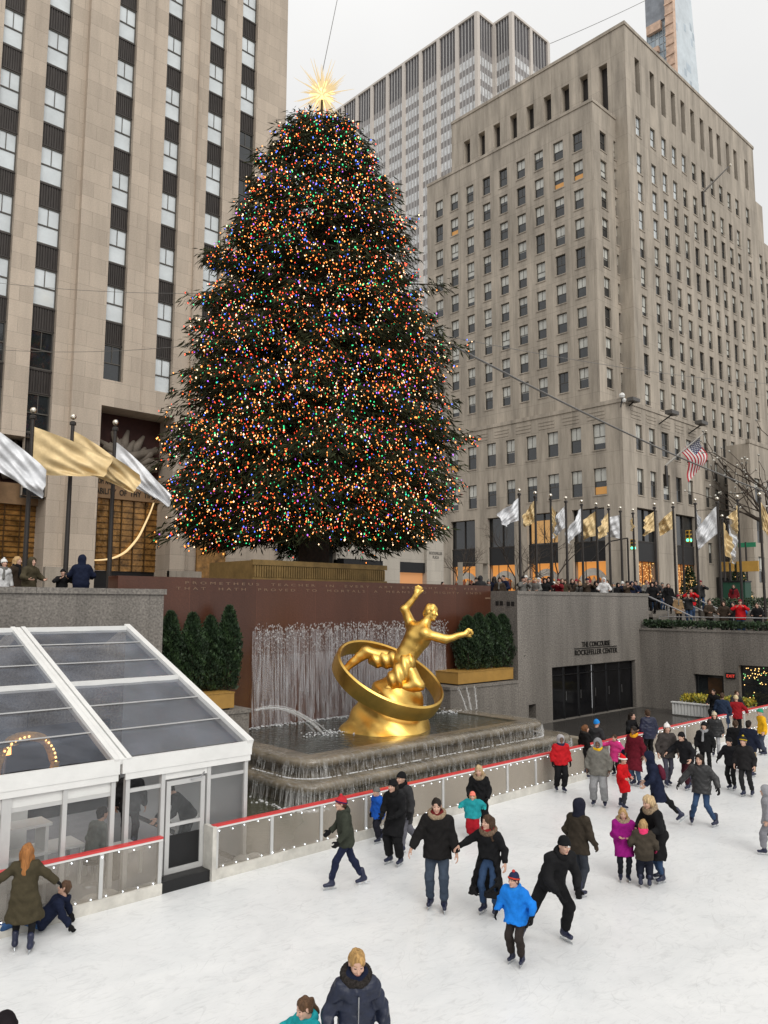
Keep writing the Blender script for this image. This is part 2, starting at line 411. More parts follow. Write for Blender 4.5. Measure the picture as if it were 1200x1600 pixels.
MB().quad((-12, -16, 0), (39.0, -16, 0), (39.0, 14.0, 0), (-12, 14.0, 0)).build('ice', ICE, kind='structure')
MB().quad((-12, 14.0, -0.012), (39.05, 14.0, -0.012), (39.05, 23, -0.012), (-12, 23, -0.012)).build('rink_surround_floor', FLOOR_DARK, kind='structure')
mb = MB()                                             # the street and plaza level, with the sunken rink cut out of it
for (x0, y0, x1, y1) in ((-900, 23.0, 1200, 1200), (47.0, -300, 1200, 23.0), (-900, -300, -12, 23.0), (-12, -300, 47, -16)):
    mb.quad((x0, y0, 5.0), (x1, y0, 5.0), (x1, y1, 5.0), (x0, y1, 5.0))
mb.build('ground', PAVING, kind='structure')
MB().quad((36, 30.5, 5.004), (300, 30.5, 5.004), (300, 42, 5.004), (36, 42, 5.004)).build('road', ASPHALT, kind='structure')
mb = MB()
mb.quad((39.6, -16, 3.8), (47, -16, 3.8), (47, 23, 3.8), (39.6, 23, 3.8)); mb.quad((47, -16, 3.8), (47, 23, 3.8), (47, 23, 5.0), (47, -16, 5.0))
mb.build('terrace', PAVING, kind='structure')
mb = MB()
for i in range(7): mb.box(41.2, 22.6 - 0.38 * (i + 1), 3.8, 46.9, 23.0, 5.0 - 0.17 * i)
mb.build('stairs', PAVING, kind='structure')

# ------------------------------------------------------------------ walls round the sunken plaza
def wall_thing(name, label, cat='wall'):
    return empty(name, label=label, cat=cat)

w = empty('granite_wall', (0, 0, 0), label='long rough grey granite wall behind the clear tent', cat='wall')
mb = MB(); mb.box(-12, 21.5, -0.01, 11.3, 23.0, 5.62); mb.build('wall_face', GRANITE, w)
mb = MB()
for k in range(-6, 6): mb.box(k * 1.9 + 0.005, 21.44, 5.62, k * 1.9 + 1.895 if k < 5 else 11.36, 23.0, 5.78)
mb.build('coping', GRANITE, w)

w = empty('red_granite_wall', (0, 0, 0), label='dark red polished granite wall with gilded inscription behind the fountain', cat='wall')
mb = MB(); mb.box(10.55, 23.0, 0, 28.4, 23.7, 6.20); mb.build('wall_face', RED_GRANITE, w)
INSCR = mat('gilded letters', (0.24, 0.15, 0.095), 0.5, 0.2)
x = at_y(289, 909, 22.98)
text_mesh('inscription', 'PROMETHEUS  TEACHER  IN  EVERY  ART  BROUGHT  THE  FIRE', 0.125, (12.8, 22.99, 5.985), INSCR, w, 0.003, sx=1.0, space=1.7)
text_mesh('inscription', 'THAT  HATH  PROVED  TO  MORTALS  A  MEANS  TO  MIGHTY  ENDS', 0.125, (12.5, 22.99, 5.80), INSCR, w, 0.003, space=1.7)
for o in w.children:
    if o.name.startswith('inscription'):
        o.scale = (14.6 / o.dimensions.x if o.location.x > 12.6 else 15.2 / o.dimensions.x, 1, 1)
MB().box(28.0, 22.985, 5.60, 28.36, 23.0, 5.66).build('attribution_line', INSCR, w)

DOORS = [(30.95, 38.5, 0.0, 2.46)]
w = empty('concourse_wall', (0, 0, 0), label='grey granite wall with black doors under lettered sign', cat='wall')
mb = MB()
facade(mb, ('Y', 21.5), 28.4, 40.1, -0.01, 5.80, DOORS + [(29.12, 29.67, 0.3, 0.92, 0.5)], 0.5)
mb.quad((28.4, 21.5, 0), (28.4, 23, 0), (28.4, 23, 5.80), (28.4, 21.5, 5.80)); mb.quad((40.1, 21.5, 3.8), (40.1, 23, 3.8), (40.1, 23, 5.80), (40.1, 21.5, 5.80))
mb.build('wall_face', GRANITE, w)
mb = MB()
for k in range(4): mb.box(28.4 + k * 2.925, 21.46, 5.80, 28.4 + (k + 1) * 2.925 - 0.008, 23.0, 5.96)
mb.build('coping', GRANITE, w)
MB().box(29.12, 21.99, 0.3, 29.67, 22.02, 0.92).build('hatch', DARK, w)
for (y, z) in ((22.62, 5.30), (22.38, 5.30), (21.98, 5.28), (21.74, 5.28)): MB().box(28.385, y - 0.09, z, 28.41, y + 0.09, z + 0.2).build('vent', DARK, w)
mb = MB(); Yd = 21.5
for xx in (30.95, 32.2, 33.45, 34.75, 36.0, 37.25, 38.44): fbox(mb, ('Y', Yd), xx, xx + 0.06, 0.2, 0.3, 0.0, 2.40)
fbox(mb, ('Y', Yd), 30.95, 38.5, 0.18, 0.32, 2.40, 2.46); fbox(mb, ('Y', Yd), 31.01, 38.44, 0.2, 0.3, 2.02, 2.06)
fr = mb.build('door_frame', BLACK, w)
for k, xx in enumerate((31.01, 32.26, 33.51, 34.81, 36.06, 37.31)):
    d = MB().box(xx, 21.745, 0.02, xx + 1.13, 21.755, 2.02).build('glass_door', PANE_DEEP, w)
    MB().box(xx, 21.745, 2.06, xx + 1.13, 21.755, 2.40).build('transom_pane', PANE_DEEP, w)
    MB().bar((xx + 0.1, 21.70, 0.85), (xx + 0.1, 21.70, 1.25), 0.03, 0.03).build('handle', STEEL, d)
SIGNM = mat('black sign letters', (0.012, 0.011, 0.01), 0.4)
for body, z, wd in (('THE CONCOURSE', 3.31, 2.55), ('ROCKEFELLER CENTER', 2.93, 3.85)):
    o = text_mesh('sign_lettering', body, 0.36, (0, 21.48, z), SIGNM, w, 0.02, align='CENTER')
    o.location.x = 34.75; o.scale = (wd / o.dimensions.x, 1, 1)
MB().box(32.82, 21.46, 3.235, 36.68, 21.498, 3.265).build('sign_rule', SIGNM, w)

w = empty('stone_ledge', (0, 0, 0), label='low grey stone ledge right of the fountain under trough planter', cat='wall')
mb = MB(); mb.box(23.95, 21.5, -0.01, 28.39, 22.99, 1.93); mb.build('wall_face', GRANITE, w); MB().box(23.9, 21.46, 1.93, 28.392, 22.99, 2.05).build('coping', GRANITE, w)
w = empty('stone_ledge', (0, 0, 0), label='low grey stone ledge left of the fountain beside the tent', cat='wall')
mb = MB(); mb.box(11.31, 21.5, -0.01, 14.4, 22.99, 1.93); mb.build('wall_face', GRANITE, w); MB().box(11.31, 21.46, 1.93, 14.45, 22.99, 2.05).build('coping', GRANITE, w)

NW = 39.05
w = empty('granite_wall', (0, 0, 0), label='grey granite wall with dark shop door and string-lit window facing the rink', cat='wall')
mb = MB(); facade(mb, ('X', NW), -4, 21.5, -0.02, 4.02, [(17.1, 18.62, 0.0, 1.9), (12.2, 16.34, 0.15, 2.47), (7.5, 11.2, 0.15, 2.47)], 0.35)
mb.build('wall_face', GRANITE, w)
MB().box(NW - 0.05, -4, 4.02, NW + 0.55, 21.498, 4.12).build('coping', GRANITE, w)
for (a, b_, z0, z1) in ((17.1, 18.62, 0.0, 1.9), (12.2, 16.34, 0.15, 2.47), (7.5, 11.2, 0.15, 2.47)):
    mb = MB(); pl = ('X', NW)
    for (u0, u1, c0, c1) in ((a, a + 0.07, z0, z1), (b_ - 0.07, b_, z0, z1), (a + 0.07, b_ - 0.07, z1 - 0.07, z1), (a + 0.07, b_ - 0.07, z0, z0 + 0.06)): fbox(mb, pl, u0, u1, 0.24, 0.34, c0, c1)
    if b_ - a > 2: fbox(mb, pl, a + 0.07, b_ - 0.07, 0.25, 0.33, 1.55, 1.60)
    f_ = mb.build('window_frame' if b_ - a > 2 else 'door_frame', BLACK, w)
    mb = MB(); fbox(mb, pl, a + 0.07, b_ - 0.07, 0.29, 0.30, z0 + 0.06, z1 - 0.07); mb.build('pane', PANE, f_)
    if b_ - a > 2:
        mb = MB(); R2 = random.Random(3)
        for i in range(150):
            u = R2.uniform(a + 0.1, b_ - 0.1); z = R2.choice([R2.uniform(1.6, 2.4), R2.uniform(0.2, 2.4) if min(u - a, b_ - u) < 0.6 else R2.uniform(2.0, 2.4)])
            mb.ball((NW + 0.26, u, z), 0.022, 5, R2.choice([0, 0, 0, 1]))
        mb.build('string_lights', [emit('warm window lights', (1.0, 0.6, 0.2), 3.0, False), emit('green window lights', (0.3, 0.8, 0.3), 1.2, False)], f_, kind='stuff')
    else:
        mb = MB(); fbox(mb, pl, 17.3, 18.0, 0.27, 0.285, 0.95, 1.75); mb.build('lit_pane', mat('dim brown shop inside', (0.05, 0.022, 0.008), 0.5, var=0.6, scale=4), f_)
s_ = empty('exit_sign', (NW - 0.03, 16.73, 1.93), label='small dark sign box with red glowing letters on the north wall', cat='sign')
MB().box(-0.04, -0.23, -0.14, 0.02, 0.23, 0.14).build('sign_box', BLACK, s_)
o = text_mesh('sign_letters', 'EXIT', 0.2, (-0.045, 0.19, -0.075), emit('red sign glow', (1.0, 0.08, 0.05), 0.9), s_, 0.003, rot=(math.pi / 2, 0, -math.pi / 2))
# ------------------------------------------------------------------ the fountain
BASIN = mat('wet travertine', (0.165, 0.138, 0.10), 0.2, var=0.45, scale=1.3, bump=0.3, bscale=9, stretch=(1, 1, 2.2))
m, nt, b = nodes_of('fountain water'); N, L = nt.nodes, nt.links
b.inputs['Base Color'].default_value = (0.022, 0.030, 0.022, 1); b.inputs['Roughness'].default_value = 0.05; b.inputs['Specular IOR Level'].default_value = 0.7
t = N.new('ShaderNodeTexCoord'); n = N.new('ShaderNodeTexNoise'); n.inputs['Scale'].default_value = 5; n.inputs['Detail'].default_value = 4; n.inputs['Distortion'].default_value = 0.5; L.new(t.outputs['Object'], n.inputs['Vector'])
bp = N.new('ShaderNodeBump'); bp.inputs['Strength'].default_value = 0.5; bp.inputs['Distance'].default_value = 0.04; L.new(n.outputs['Fac'], bp.inputs['Height']); L.new(bp.outputs['Normal'], b.inputs['Normal'])
WATER = m
SPRAY = mat('falling white water', (0.74, 0.74, 0.73), 0.3, var=0.1, alpha=0.26)
SPRAY_FINE = mat('fine falling water', (0.72, 0.72, 0.74), 0.3, var=0.1, alpha=0.24)
FOAM = mat('water foam', (0.8, 0.81, 0.82), 0.5, var=0.1, alpha=0.75)

def rim_path(x0, x1, y0, y1, r, n=9):
    P = [(x0, y1, -1, 0)] + [(x0, y0 + r + (y1 - y0 - r) * (1 - i / 6), -1, 0) for i in range(1, 6)]
    for i in range(n + 1):
        a = math.pi + (math.pi / 2) * i / n; P.append((x0 + r + r * math.cos(a), y0 + r + r * math.sin(a), math.cos(a), math.sin(a)))
    P += [(x0 + r + (x1 - x0 - 2 * r) * i / 16, y0, 0, -1) for i in range(1, 16)]
    for i in range(n + 1):
        a = 1.5 * math.pi + (math.pi / 2) * i / n; P.append((x1 - r + r * math.cos(a), y0 + r + r * math.sin(a), math.cos(a), math.sin(a)))
    P += [(x1, y0 + r + (y1 - y0 - r) * i / 6, 1, 0) for i in range(1, 7)]
    return P
def sweep(path, prof):
    V = [(x + nx * o, y + ny * o, z) for (x, y, nx, ny) in path for (o, z) in prof]; k = len(prof)
    F = [(i * k + j, i * k + j + 1, (i + 1) * k + j + 1, (i + 1) * k + j) for i in range(len(path) - 1) for j in range(k - 1)]
    return V, F
fnt = empty('fountain', (0, 0, 0), label='stepped stone fountain basin with water spilling over two rounded tiers', cat='fountain')
P1, P2 = rim_path(13.1, 24.3, 16.95, 22.98, 0.87), rim_path(12.7, 25.2, 16.4, 22.97, 0.75)
prof1 = [(-0.85, 1.05), (-0.85, 1.2), (-0.16, 1.215), (-0.06, 1.19), (-0.01, 1.14), (0, 1.08), (-0.02, 1.02), (-0.08, 0.96), (-0.2, 0.92), (-0.3, 0.90), (-0.3, 0.6)]
prof2 = [(-1.0, 0.70), (-0.2, 0.72), (-0.08, 0.70), (-0.01, 0.64), (0, 0.57), (-0.02, 0.5), (-0.09, 0.44), (-0.22, 0.39), (-0.34, 0.37), (-0.34, 0.0)]
V, F = sweep(P1, prof1); mesh_obj('upper_tier', V, F, BASIN, parent=fnt, smooth=True, sharp=50)
V, F = sweep(P2, prof2); mesh_obj('lower_tier', V, F, BASIN, parent=fnt, smooth=True, sharp=50)
MB().quad((13.4, 17.3, 1.165), (24.0, 17.3, 1.165), (24.0, 23, 1.165), (13.4, 23, 1.165)).build('water', WATER, kind='structure')
WATER2 = WATER.copy(); WATER2.name = 'shallow fountain water'; WATER2.node_tree.nodes['Principled BSDF'].inputs['Base Color'].default_value = (0.075, 0.075, 0.05, 1)
MB().quad((9.7, 14.45, 0.08), (26.6, 14.45, 0.08), (26.6, 22.9, 0.08), (9.7, 22.9, 0.08)).build('water', WATER2, kind='structure')
KERBM = mat('wet stone kerb', (0.30, 0.26, 0.20), 0.35, var=0.25)
k_ = empty('stone_kerb', (0, 0, 0), label='low beige stone kerb along the shallow pool beside the doors', cat='kerb')
MB().box(26.5, 14.4, 0.0, 26.95, 21.4, 0.28).build('kerb_stone', KERBM, k_)

def strand(VV, FF, x, y, z0, z1, wd, dx=0.0, dy=0.0):
    """One thin falling strand: two crossed slivers that widen downwards."""
    b_ = len(VV); n_ = 3
    for (ax, ay) in ((1, 0), (0, 1)):
        b_ = len(VV)
        for i in range(n_ + 1):
            t_ = i / n_; z = z0 + (z1 - z0) * t_; ww = wd * (0.6 + 0.8 * t_); ox, oy = dx * t_ * t_, dy * t_ * t_
            VV += [(x + ox - ax * ww / 2, y + oy - ay * ww / 2, z), (x + ox + ax * ww / 2, y + oy + ay * ww / 2, z)]
        FF += [(b_ + 2 * i, b_ + 2 * i + 1, b_ + 2 * i + 3, b_ + 2 * i + 2) for i in range(n_)]
FILM = water_sheet('fountain water film', (0.80, 0.80, 0.79), ((18, 2.2, 1), (50, 4.0, 1)), 0.24, 0.45, 0.46)
CURTAIN = water_sheet('wall water curtain', (0.78, 0.78, 0.80), ((11, 0.35, 1), (34, 0.9, 1)), 0.20, 0.41, 0.44)
V, F = sweep(P1, [(-0.35, 1.225), (-0.15, 1.222), (-0.05, 1.198), (0.008, 1.142), (0.02, 1.08), (0.035, 0.9), (0.06, 0.72)]); mesh_obj('water_film', V, F, FILM, kind='stuff', smooth=True)
V, F = sweep(P2, [(-0.35, 0.725), (-0.18, 0.727), (-0.07, 0.708), (0.0, 0.645), (0.015, 0.57), (0.04, 0.35), (0.08, 0.085)]); mesh_obj('water_film', V, F, FILM, kind='stuff', smooth=True)
mb = MB(); mb.quad((15.4, 22.86, 1.17), (25.2, 22.86, 1.17), (25.2, 22.93, 4.42), (15.4, 22.93, 4.42)); mb.quad((15.4, 22.80, 1.17), (25.2, 22.80, 1.17), (25.2, 22.91, 3.6), (15.4, 22.91, 3.6)); mb.build('wall_waterfall', CURTAIN, kind='stuff')
VV, FF = [], []; RW = random.Random(5)
for (path, zt, zb, cnt) in ((P1, 1.13, 0.70, 330), (P2, 0.62, 0.09, 480)):
    for i in range(cnt):
        q = RW.uniform(0, len(path) - 1.001); j = int(q); f_ = q - j
        x, y, nx, ny = [path[j][c] * (1 - f_) + path[j + 1][c] * f_ for c in range(4)]
        z0 = zt - RW.uniform(0, 0.12); o_ = 0.012 + RW.uniform(0, 0.03)
        L_ = RW.uniform(0.12, zt - zb) if RW.random() < 0.6 else (zt - zb)
        strand(VV, FF, x + nx * o_, y + ny * o_, z0, max(zb, z0 - L_), RW.uniform(0.004, 0.02), nx * 0.05, ny * 0.05)
        if RW.random() < 0.25:      # film over the lip
            o2 = RW.uniform(0.05, 0.3); b_ = len(VV); wd = RW.uniform(0.02, 0.07)
            VV += [(x - nx * o2 - ny * wd, y - ny * o2 + nx * wd, zt + 0.062), (x - nx * o2 + ny * wd, y - ny * o2 - nx * wd, zt + 0.062), (x + nx * 0.012, y + ny * 0.012, zt - 0.04)]
            FF.append((b_, b_ + 1, b_ + 2, b_ + 2))
FF = [f if f[2] != f[3] else f[:3] for f in FF]
mesh_obj('falling_water', VV, FF, SPRAY, kind='stuff')
VV, FF = [], []                                       # the row of jets running down the red wall
for i in range(118):
    x = 15.5 + 9.65 * (i + RW.uniform(-0.2, 0.2)) / 117; top = RW.uniform(4.35, 4.72)
    for k in range(2): strand(VV, FF, x + RW.uniform(-0.03, 0.03), 22.9 - 0.03 * k, top - RW.uniform(0, 0.5), RW.uniform(1.2, 2.6), RW.uniform(0.008, 0.026), RW.uniform(-0.03, 0.03), -0.06)
mesh_obj('wall_waterfall', VV, FF, SPRAY_FINE, kind='stuff')
mb = MB()
for i in range(118):
    x = 15.5 + 9.65 * i / 117
    for k in range(22):
        t_ = RW.random() ** 1.4; z = 4.70 - t_ * 1.9 - RW.uniform(0, 0.22); r_ = RW.uniform(0.008, 0.026) * (1.15 - t_)
        mb.ball((x + RW.uniform(-0.05, 0.05), 22.86 - RW.uniform(0, 0.12), z), r_, 5, 0, 1.6)
mb.build('wall_spray', SPRAY, kind='stuff')
mb = MB()
for i in range(520):
    x = RW.uniform(14.2, 24.2); mb.ball((x, 22.86 - abs(RW.gauss(0, 0.16)), 1.17 + RW.uniform(0, 0.05)), RW.uniform(0.012, 0.045), 5, 0, 0.35)
for (cx, cy, s_, c_) in ((16.6, 20.3, 0.42, 130), (23.4, 20.9, 0.35, 110), (23.75, 22.1, 0.3, 90)):
    for i in range(c_): mb.ball((cx + RW.gauss(0, s_), cy + RW.gauss(0, s_ * 0.7), 1.17 + RW.uniform(0, 0.06)), RW.uniform(0.010, 0.038), 5, 0, 0.4)
for i in range(700):
    q = RW.uniform(0, len(P2) - 1.001); j = int(q); x, y, nx, ny = P2[j]; x2, y2 = P2[j + 1][:2]; f_ = q - j
    mb.ball((x + (x2 - x) * f_ + nx * abs(RW.gauss(0.06, 0.1)), y + (y2 - y) * f_ + ny * abs(RW.gauss(0.06, 0.1)), 0.085), RW.uniform(0.012, 0.045), 5, 0, 0.5)
    q = RW.uniform(0, len(P1) - 1.001); j = int(q); x, y, nx, ny = P1[j]; x2, y2 = P1[j + 1][:2]; f_ = q - j
    mb.ball((x + (x2 - x) * f_ + nx * 0.05, y + (y2 - y) * f_ + ny * 0.05, 0.72), RW.uniform(0.012, 0.035), 5, 0, 0.5)
mb.build('foam', FOAM, kind='stuff')
def spout(a, bb, hgt, n_, spread, lab):
    mb = MB()
    for k in range(n_):
        off = Vector((RW.gauss(0, spread), RW.gauss(0, spread), RW.gauss(0, spread)))
        pts = [Vector(a).lerp(Vector(bb), t_ / 9) + Vector((0, 0, hgt * 4 * (t_ / 9) * (1 - t_ / 9))) + off * (0.3 + t_ / 6) for t_ in range(10)]
        mb.tube(pts, [0.012 + 0.012 * t_ / 9 for t_ in range(10)], 4)
        for t_ in range(1, 10): mb.ball(pts[t_] + Vector((RW.gauss(0, 0.05), RW.gauss(0, 0.05), RW.gauss(0, 0.04))), RW.uniform(0.01, 0.03), 5)
    return mb.build('water_jet', SPRAY, label=lab, cat='water jet', group='water jets')
spout((14.5, 21.3, 2.0), (16.55, 20.4, 1.2), 0.34, 7, 0.05, 'arching water jet from the ledge left of the statue')
lab = ['thin water spout under the right planter, leftmost of three', 'thin water spout under the right planter, middle of three', 'thin water spout under the right planter, rightmost of three']
for i in range(3): spout((24.3 + 0.5 * i, 21.4, 2.02), (24.05 + 0.5 * i * 0.6, 20.75, 1.2), 0.05, 2, 0.01, lab[i])

# ------------------------------------------------------------------ troughs and clipped conifers
TROUGH = mat('ochre painted trough', (0.38, 0.215, 0.05), 0.5, var=0.15)
def trough(x0, x1, y0, y1, z, lab):
    t_ = empty('planter_trough', ((x0 + x1) / 2, (y0 + y1) / 2, z), label=lab, cat='planter')
    hx, hy = (x1 - x0) / 2, (y1 - y0) / 2
    mb = MB(); mb.box(-hx, -hy, 0.06, hx, -hy + 0.05, 0.52); mb.box(-hx, hy - 0.05, 0.06, hx, hy, 0.52); mb.box(-hx, -hy + 0.05, 0.06, -hx + 0.05, hy - 0.05, 0.52); mb.box(hx - 0.05, -hy + 0.05, 0.06, hx, hy - 0.05, 0.52); mb.build('trough_body', TROUGH, t_)
    MB().box(-hx - 0.02, -hy - 0.02, 0.52, hx + 0.02, hy + 0.02, 0.545).build('rim', TROUGH, t_)
    MB().box(-hx + 0.1, -hy + 0.1, 0, hx - 0.1, hy - 0.1, 0.06).build('plinth', BLACK, t_)
trough(24.55, 28.2, 21.62, 22.9, 2.05, 'ochre trough planter on the ledge right of the statue')
trough(11.4, 13.9, 21.62, 22.9, 2.05, 'ochre trough planter on the ledge behind the tent roof')

LEAF = [mat('conifer leaf dark', (0.017, 0.036, 0.014), 0.6, var=0.5, scale=3), mat('conifer leaf mid', (0.034, 0.066, 0.022), 0.6, var=0.4, scale=3)]
BARK = mat('bark', (0.05, 0.036, 0.026), 0.9, var=0.3, scale=8)
def leaf_quads(P, D, ln, wd, g):
    """Leaf-sized quads at points P lying along directions D."""
    n_ = len(P); D = D / np.linalg.norm(D, axis=1, keepdims=True)
    s_ = np.cross(D, g.normal(size=(n_, 3))); s_ /= np.linalg.norm(s_, axis=1, keepdims=True) + 1e-9
    l_ = (ln * g.uniform(0.6, 1.3, n_))[:, None]; w_ = (wd * g.uniform(0.6, 1.3, n_))[:, None]
    V = np.stack([P - s_ * w_ * 0.5, P + D * l_ * 0.45 - s_ * w_ * 0.8, P + D * l_, P + D * l_ * 0.45 + s_ * w_ * 0.8], 1).reshape(-1, 3)
    return V, np.arange(n_ * 4).reshape(-1, 4)
def arborvitae(x, y, z, h, r, seed, lab, grp):
    g = np.random.default_rng(seed); n_ = 6500
    o = empty('conifer', (x, y, z), label=lab, cat='conifer', group=grp)
    t_ = g.uniform(0, 1, n_) ** 0.8; a = g.uniform(0, 2 * math.pi, n_)
    prof = np.minimum(1, (1 - t_) * 2.6) ** 0.6 * (0.75 + 0.25 * np.minimum(1, t_ * 5))
    bump = 1 + 0.20 * np.sin(a * 4 + t_ * 17 + seed) * np.sin(t_ * 27 + a * 2 + seed) + 0.12 * np.sin(a * 9 + t_ * 50)
    rr = r * prof * bump * g.uniform(0.55, 1.0, n_) ** 0.4
    P = np.stack([rr * np.cos(a), rr * np.sin(a), 0.1 + t_ * h], 1)
    D = np.stack([np.cos(a) * 0.5, np.sin(a) * 0.5, np.full(n_, 1.0)], 1) + g.normal(0, 0.35, (n_, 3))
    stray = g.random(n_) < 0.05; P[stray, :2] *= g.uniform(1.05, 1.3, stray.sum())[:, None]
    V, F = leaf_quads(P, D, 0.12, 0.036, g)
    mesh_obj('foliage', V, F, LEAF, (g.random(n_) < 0.25 + 0.4 * np.sin(a * 3 + t_ * 13)).astype(int), o)
    mb = MB(); mb.tube([(0, 0, 0), (0, 0, h * 0.9)], [0.05, 0.012], 6); mb.build('trunk', BARK, o)
zt = 2.5
for i, (px, h_) in enumerate(((268, 2.45), (299, 2.4), (331, 2.3), (356, 2.62))):
    p = at_y(px, 1000, 22.35); arborvitae(p.x, 22.3 if i % 2 else 22.45, zt, h_, 0.35, 20 + i, 'clipped dark green conifer %s of the four behind the tent' % ('leftmost', 'second from left', 'third from left', 'rightmost and tallest')[i], 'conifers in the left trough')
for i, (px, h_) in enumerate(((730, 2.2), (747, 2.3), (766, 2.3), (784, 2.25), (798, 2.2))):
    p = at_y(px, 1000, 22.3); arborvitae(p.x, 22.25, zt, h_, 0.52, 30 + i, 'dense dark conifer %s in the row right of the statue' % ('leftmost', 'second from left', 'in the middle', 'fourth from left', 'rightmost')[i], 'conifers in the right trough')
# ------------------------------------------------------------------ buildings
RB = random.Random(21)
def window_meshes(mbf, mbp, pl, d, u0, u1, z0, z1, style, nv=1):
    """Sash bars into mbf, panes into mbp. Pane slots: 0 dark glass, 1 pale blind, 2 painted sky reflection, 3 warm lit."""
    fwid = 0.07; zm = z0 + (z1 - z0) * 0.5
    for (a, b_, c, e_) in ((u0, u0 + fwid, z0, z1), (u1 - fwid, u1, z0, z1), (u0 + fwid, u1 - fwid, z1 - fwid, z1), (u0 + fwid, u1 - fwid, z0, z0 + fwid)):
        fbox(mbf, pl, a, b_, d - 0.07, d + 0.04, c, e_)
    fbox(mbf, pl, u0 + fwid, u1 - fwid, d - 0.055, d + 0.03, zm - 0.035, zm + 0.035)
    for i in range(nv):
        uc = u0 + (u1 - u0) * (i + 1) / (nv + 1); fbox(mbf, pl, uc - 0.02, uc + 0.02, d - 0.04, d + 0.02, zm + 0.035 if style != 'full' else z0 + fwid, z1 - fwid)
    a, b_ = u0 + fwid, u1 - fwid
    def pq(zb, zt, mi): mbp.quad(pt(pl, a, d, zb), pt(pl, b_, d, zb), pt(pl, b_, d, zt), pt(pl, a, d, zt), mi)
    if style == 'bright': pq(z0 + fwid, z1 - fwid, 2)
    elif style == 'dark': pq(z0 + fwid, z1 - fwid, 0)
    elif style == 'lit': pq(zm, z1 - fwid, 1); pq(z0 + fwid, zm, 3)
    elif style == 'lowlit': pq(zm, z1 - fwid, 1); zq = z0 + (z1 - z0) * 0.3; pq(zq, zm, 0); pq(z0 + fwid, zq, 3)
    else:
        zq = z1 - (z1 - z0) * RB.choice([0.35, 0.48, 0.5, 0.5, 0.55, 0.75]); pq(zq, z1 - fwid, 1); pq(z0 + fwid, zq, 0)
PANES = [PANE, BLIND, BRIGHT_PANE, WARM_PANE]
def add_windows(root, specs, limit=100, name='window'):
    """specs: (plane, depth, u0, u1, z0, z1, style, mullions), nearest first; the first 100 are parts of their own, the rest one mass."""
    mf, mp_ = MB(), MB()
    for i, s in enumerate(specs):
        if i < limit:
            a, b_ = MB(), MB(); window_meshes(a, b_, *s)
            f_ = a.build(name, SASH, root); b_.build('pane', PANES, f_)
        else: window_meshes(mf, mp_, *s)
    if mf.v:
        f_ = mf.build('far_windows', SASH, root, kind='stuff'); mp_.build('far_panes', PANES, f_, kind='stuff')

# ---- the tall limestone tower on the left
YT = 45.0
tw = empty('stone_skyscraper', (0, 0, 0), label='tall warm limestone skyscraper with dark vertical window strips and carved entrances', cat='building')
strips = [(9.9, 11.05, 0.35), (12.55, 13.72, 0.35), (15.02, 16.38, 0.35), (19.17, 20.4, 0.0), (22.66, 23.86, 0.3), (26.1, 27.42, 0.75), (28.95, 30.3, 1.15)]
seg = [(-14.0, 17.36, 0.35), (17.36, 21.55, 0.0), (21.55, 25.0, 0.3), (25.0, 28.2, 0.75), (28.2, 33.0, 1.15)]
mb = MB(); specs = []; spm = []
ZT = 62.0
for (a, b_, off) in seg:
    holes = []
    for (u0, u1, o_) in strips:
        if a < u0 < b_:
            zb = 18.72 if u0 > 17 else 11.3
            holes.append((u0, u1, zb, ZT - 2, 0.42))
            k = 0; z = 39.74 + 3.75 * 5
            while True:
                zt = z - 3.75 * k; k += 1
                if zt - 2.3 < zb - 0.2: break
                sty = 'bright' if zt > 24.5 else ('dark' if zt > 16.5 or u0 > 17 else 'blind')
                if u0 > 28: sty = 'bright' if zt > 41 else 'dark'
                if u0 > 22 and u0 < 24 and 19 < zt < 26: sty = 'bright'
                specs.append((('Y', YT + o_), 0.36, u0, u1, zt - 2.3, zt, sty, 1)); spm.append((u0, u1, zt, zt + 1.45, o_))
    if a < 0: holes.append((11.2, 16.35, 5.0, 14.6, 2.2)); holes.append((4.0, 9.5, 5.0, 14.6, 2.2))
    if a > 17 and a < 18: pass
    facade(mb, ('Y', YT + off), a, b_, 17.2 if 17.3 < a < 24.9 else 4.9, ZT, holes, 0.42)
for i in range(len(seg) - 1):                               # returns between the stepped faces
    u = seg[i][1]; zq = 17.2 if 21 < u < 22 else 4.9; mb.quad((u, YT + (0 if 24.9 < u < 25.1 else seg[i][2]), zq), (u, YT + seg[i + 1][2], zq), (u, YT + seg[i + 1][2], ZT), (u, YT + seg[i][2], ZT))
facade(mb, ('Y', YT), 17.36, 25.0, 4.9, 17.2, [(19.15, 23.95, 4.9, 17.1, 2.2)], 2.2)
mb.quad((33.0, 46.15, 4.9), (33.0, 75, 4.9), (33.0, 75, ZT), (33.0, 46.15, ZT)); mb.quad((-14, 45.35, ZT), (33, 45.35, ZT), (33, 75, ZT), (-14, 75, ZT))
mb.box(33.0, 47.6, 4.9, 33.45, 70, 45.0)
mb.build('wall', LIMESTONE, tw)
mb = MB()
for (u0, u1, z0, z1, o_) in spm:
    if z1 <= ZT - 2:
        mb.quad((u0, YT + o_ + 0.34, z0), (u1, YT + o_ + 0.34, z0), (u1, YT + o_ + 0.34, z1), (u0, YT + o_ + 0.34, z1))
        n_ = 9
        for i in range(n_):
            u = u0 + (u1 - u0) * (i + 0.5) / n_; mb.box(u - 0.04, YT + o_ + 0.28, z0 + 0.08, u + 0.04, YT + o_ + 0.335, z1 - 0.1)
        mb.box(u0, YT + o_ + 0.25, z0, u1, YT + o_ + 0.335, z0 + 0.07); mb.box(u0, YT + o_ + 0.25, z1 - 0.09, u1, YT + o_ + 0.335, z1)
mb.build('spandrels', SPANDREL, tw, kind='stuff')
specs.sort(key=lambda s: s[4])
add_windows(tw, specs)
mb = MB()
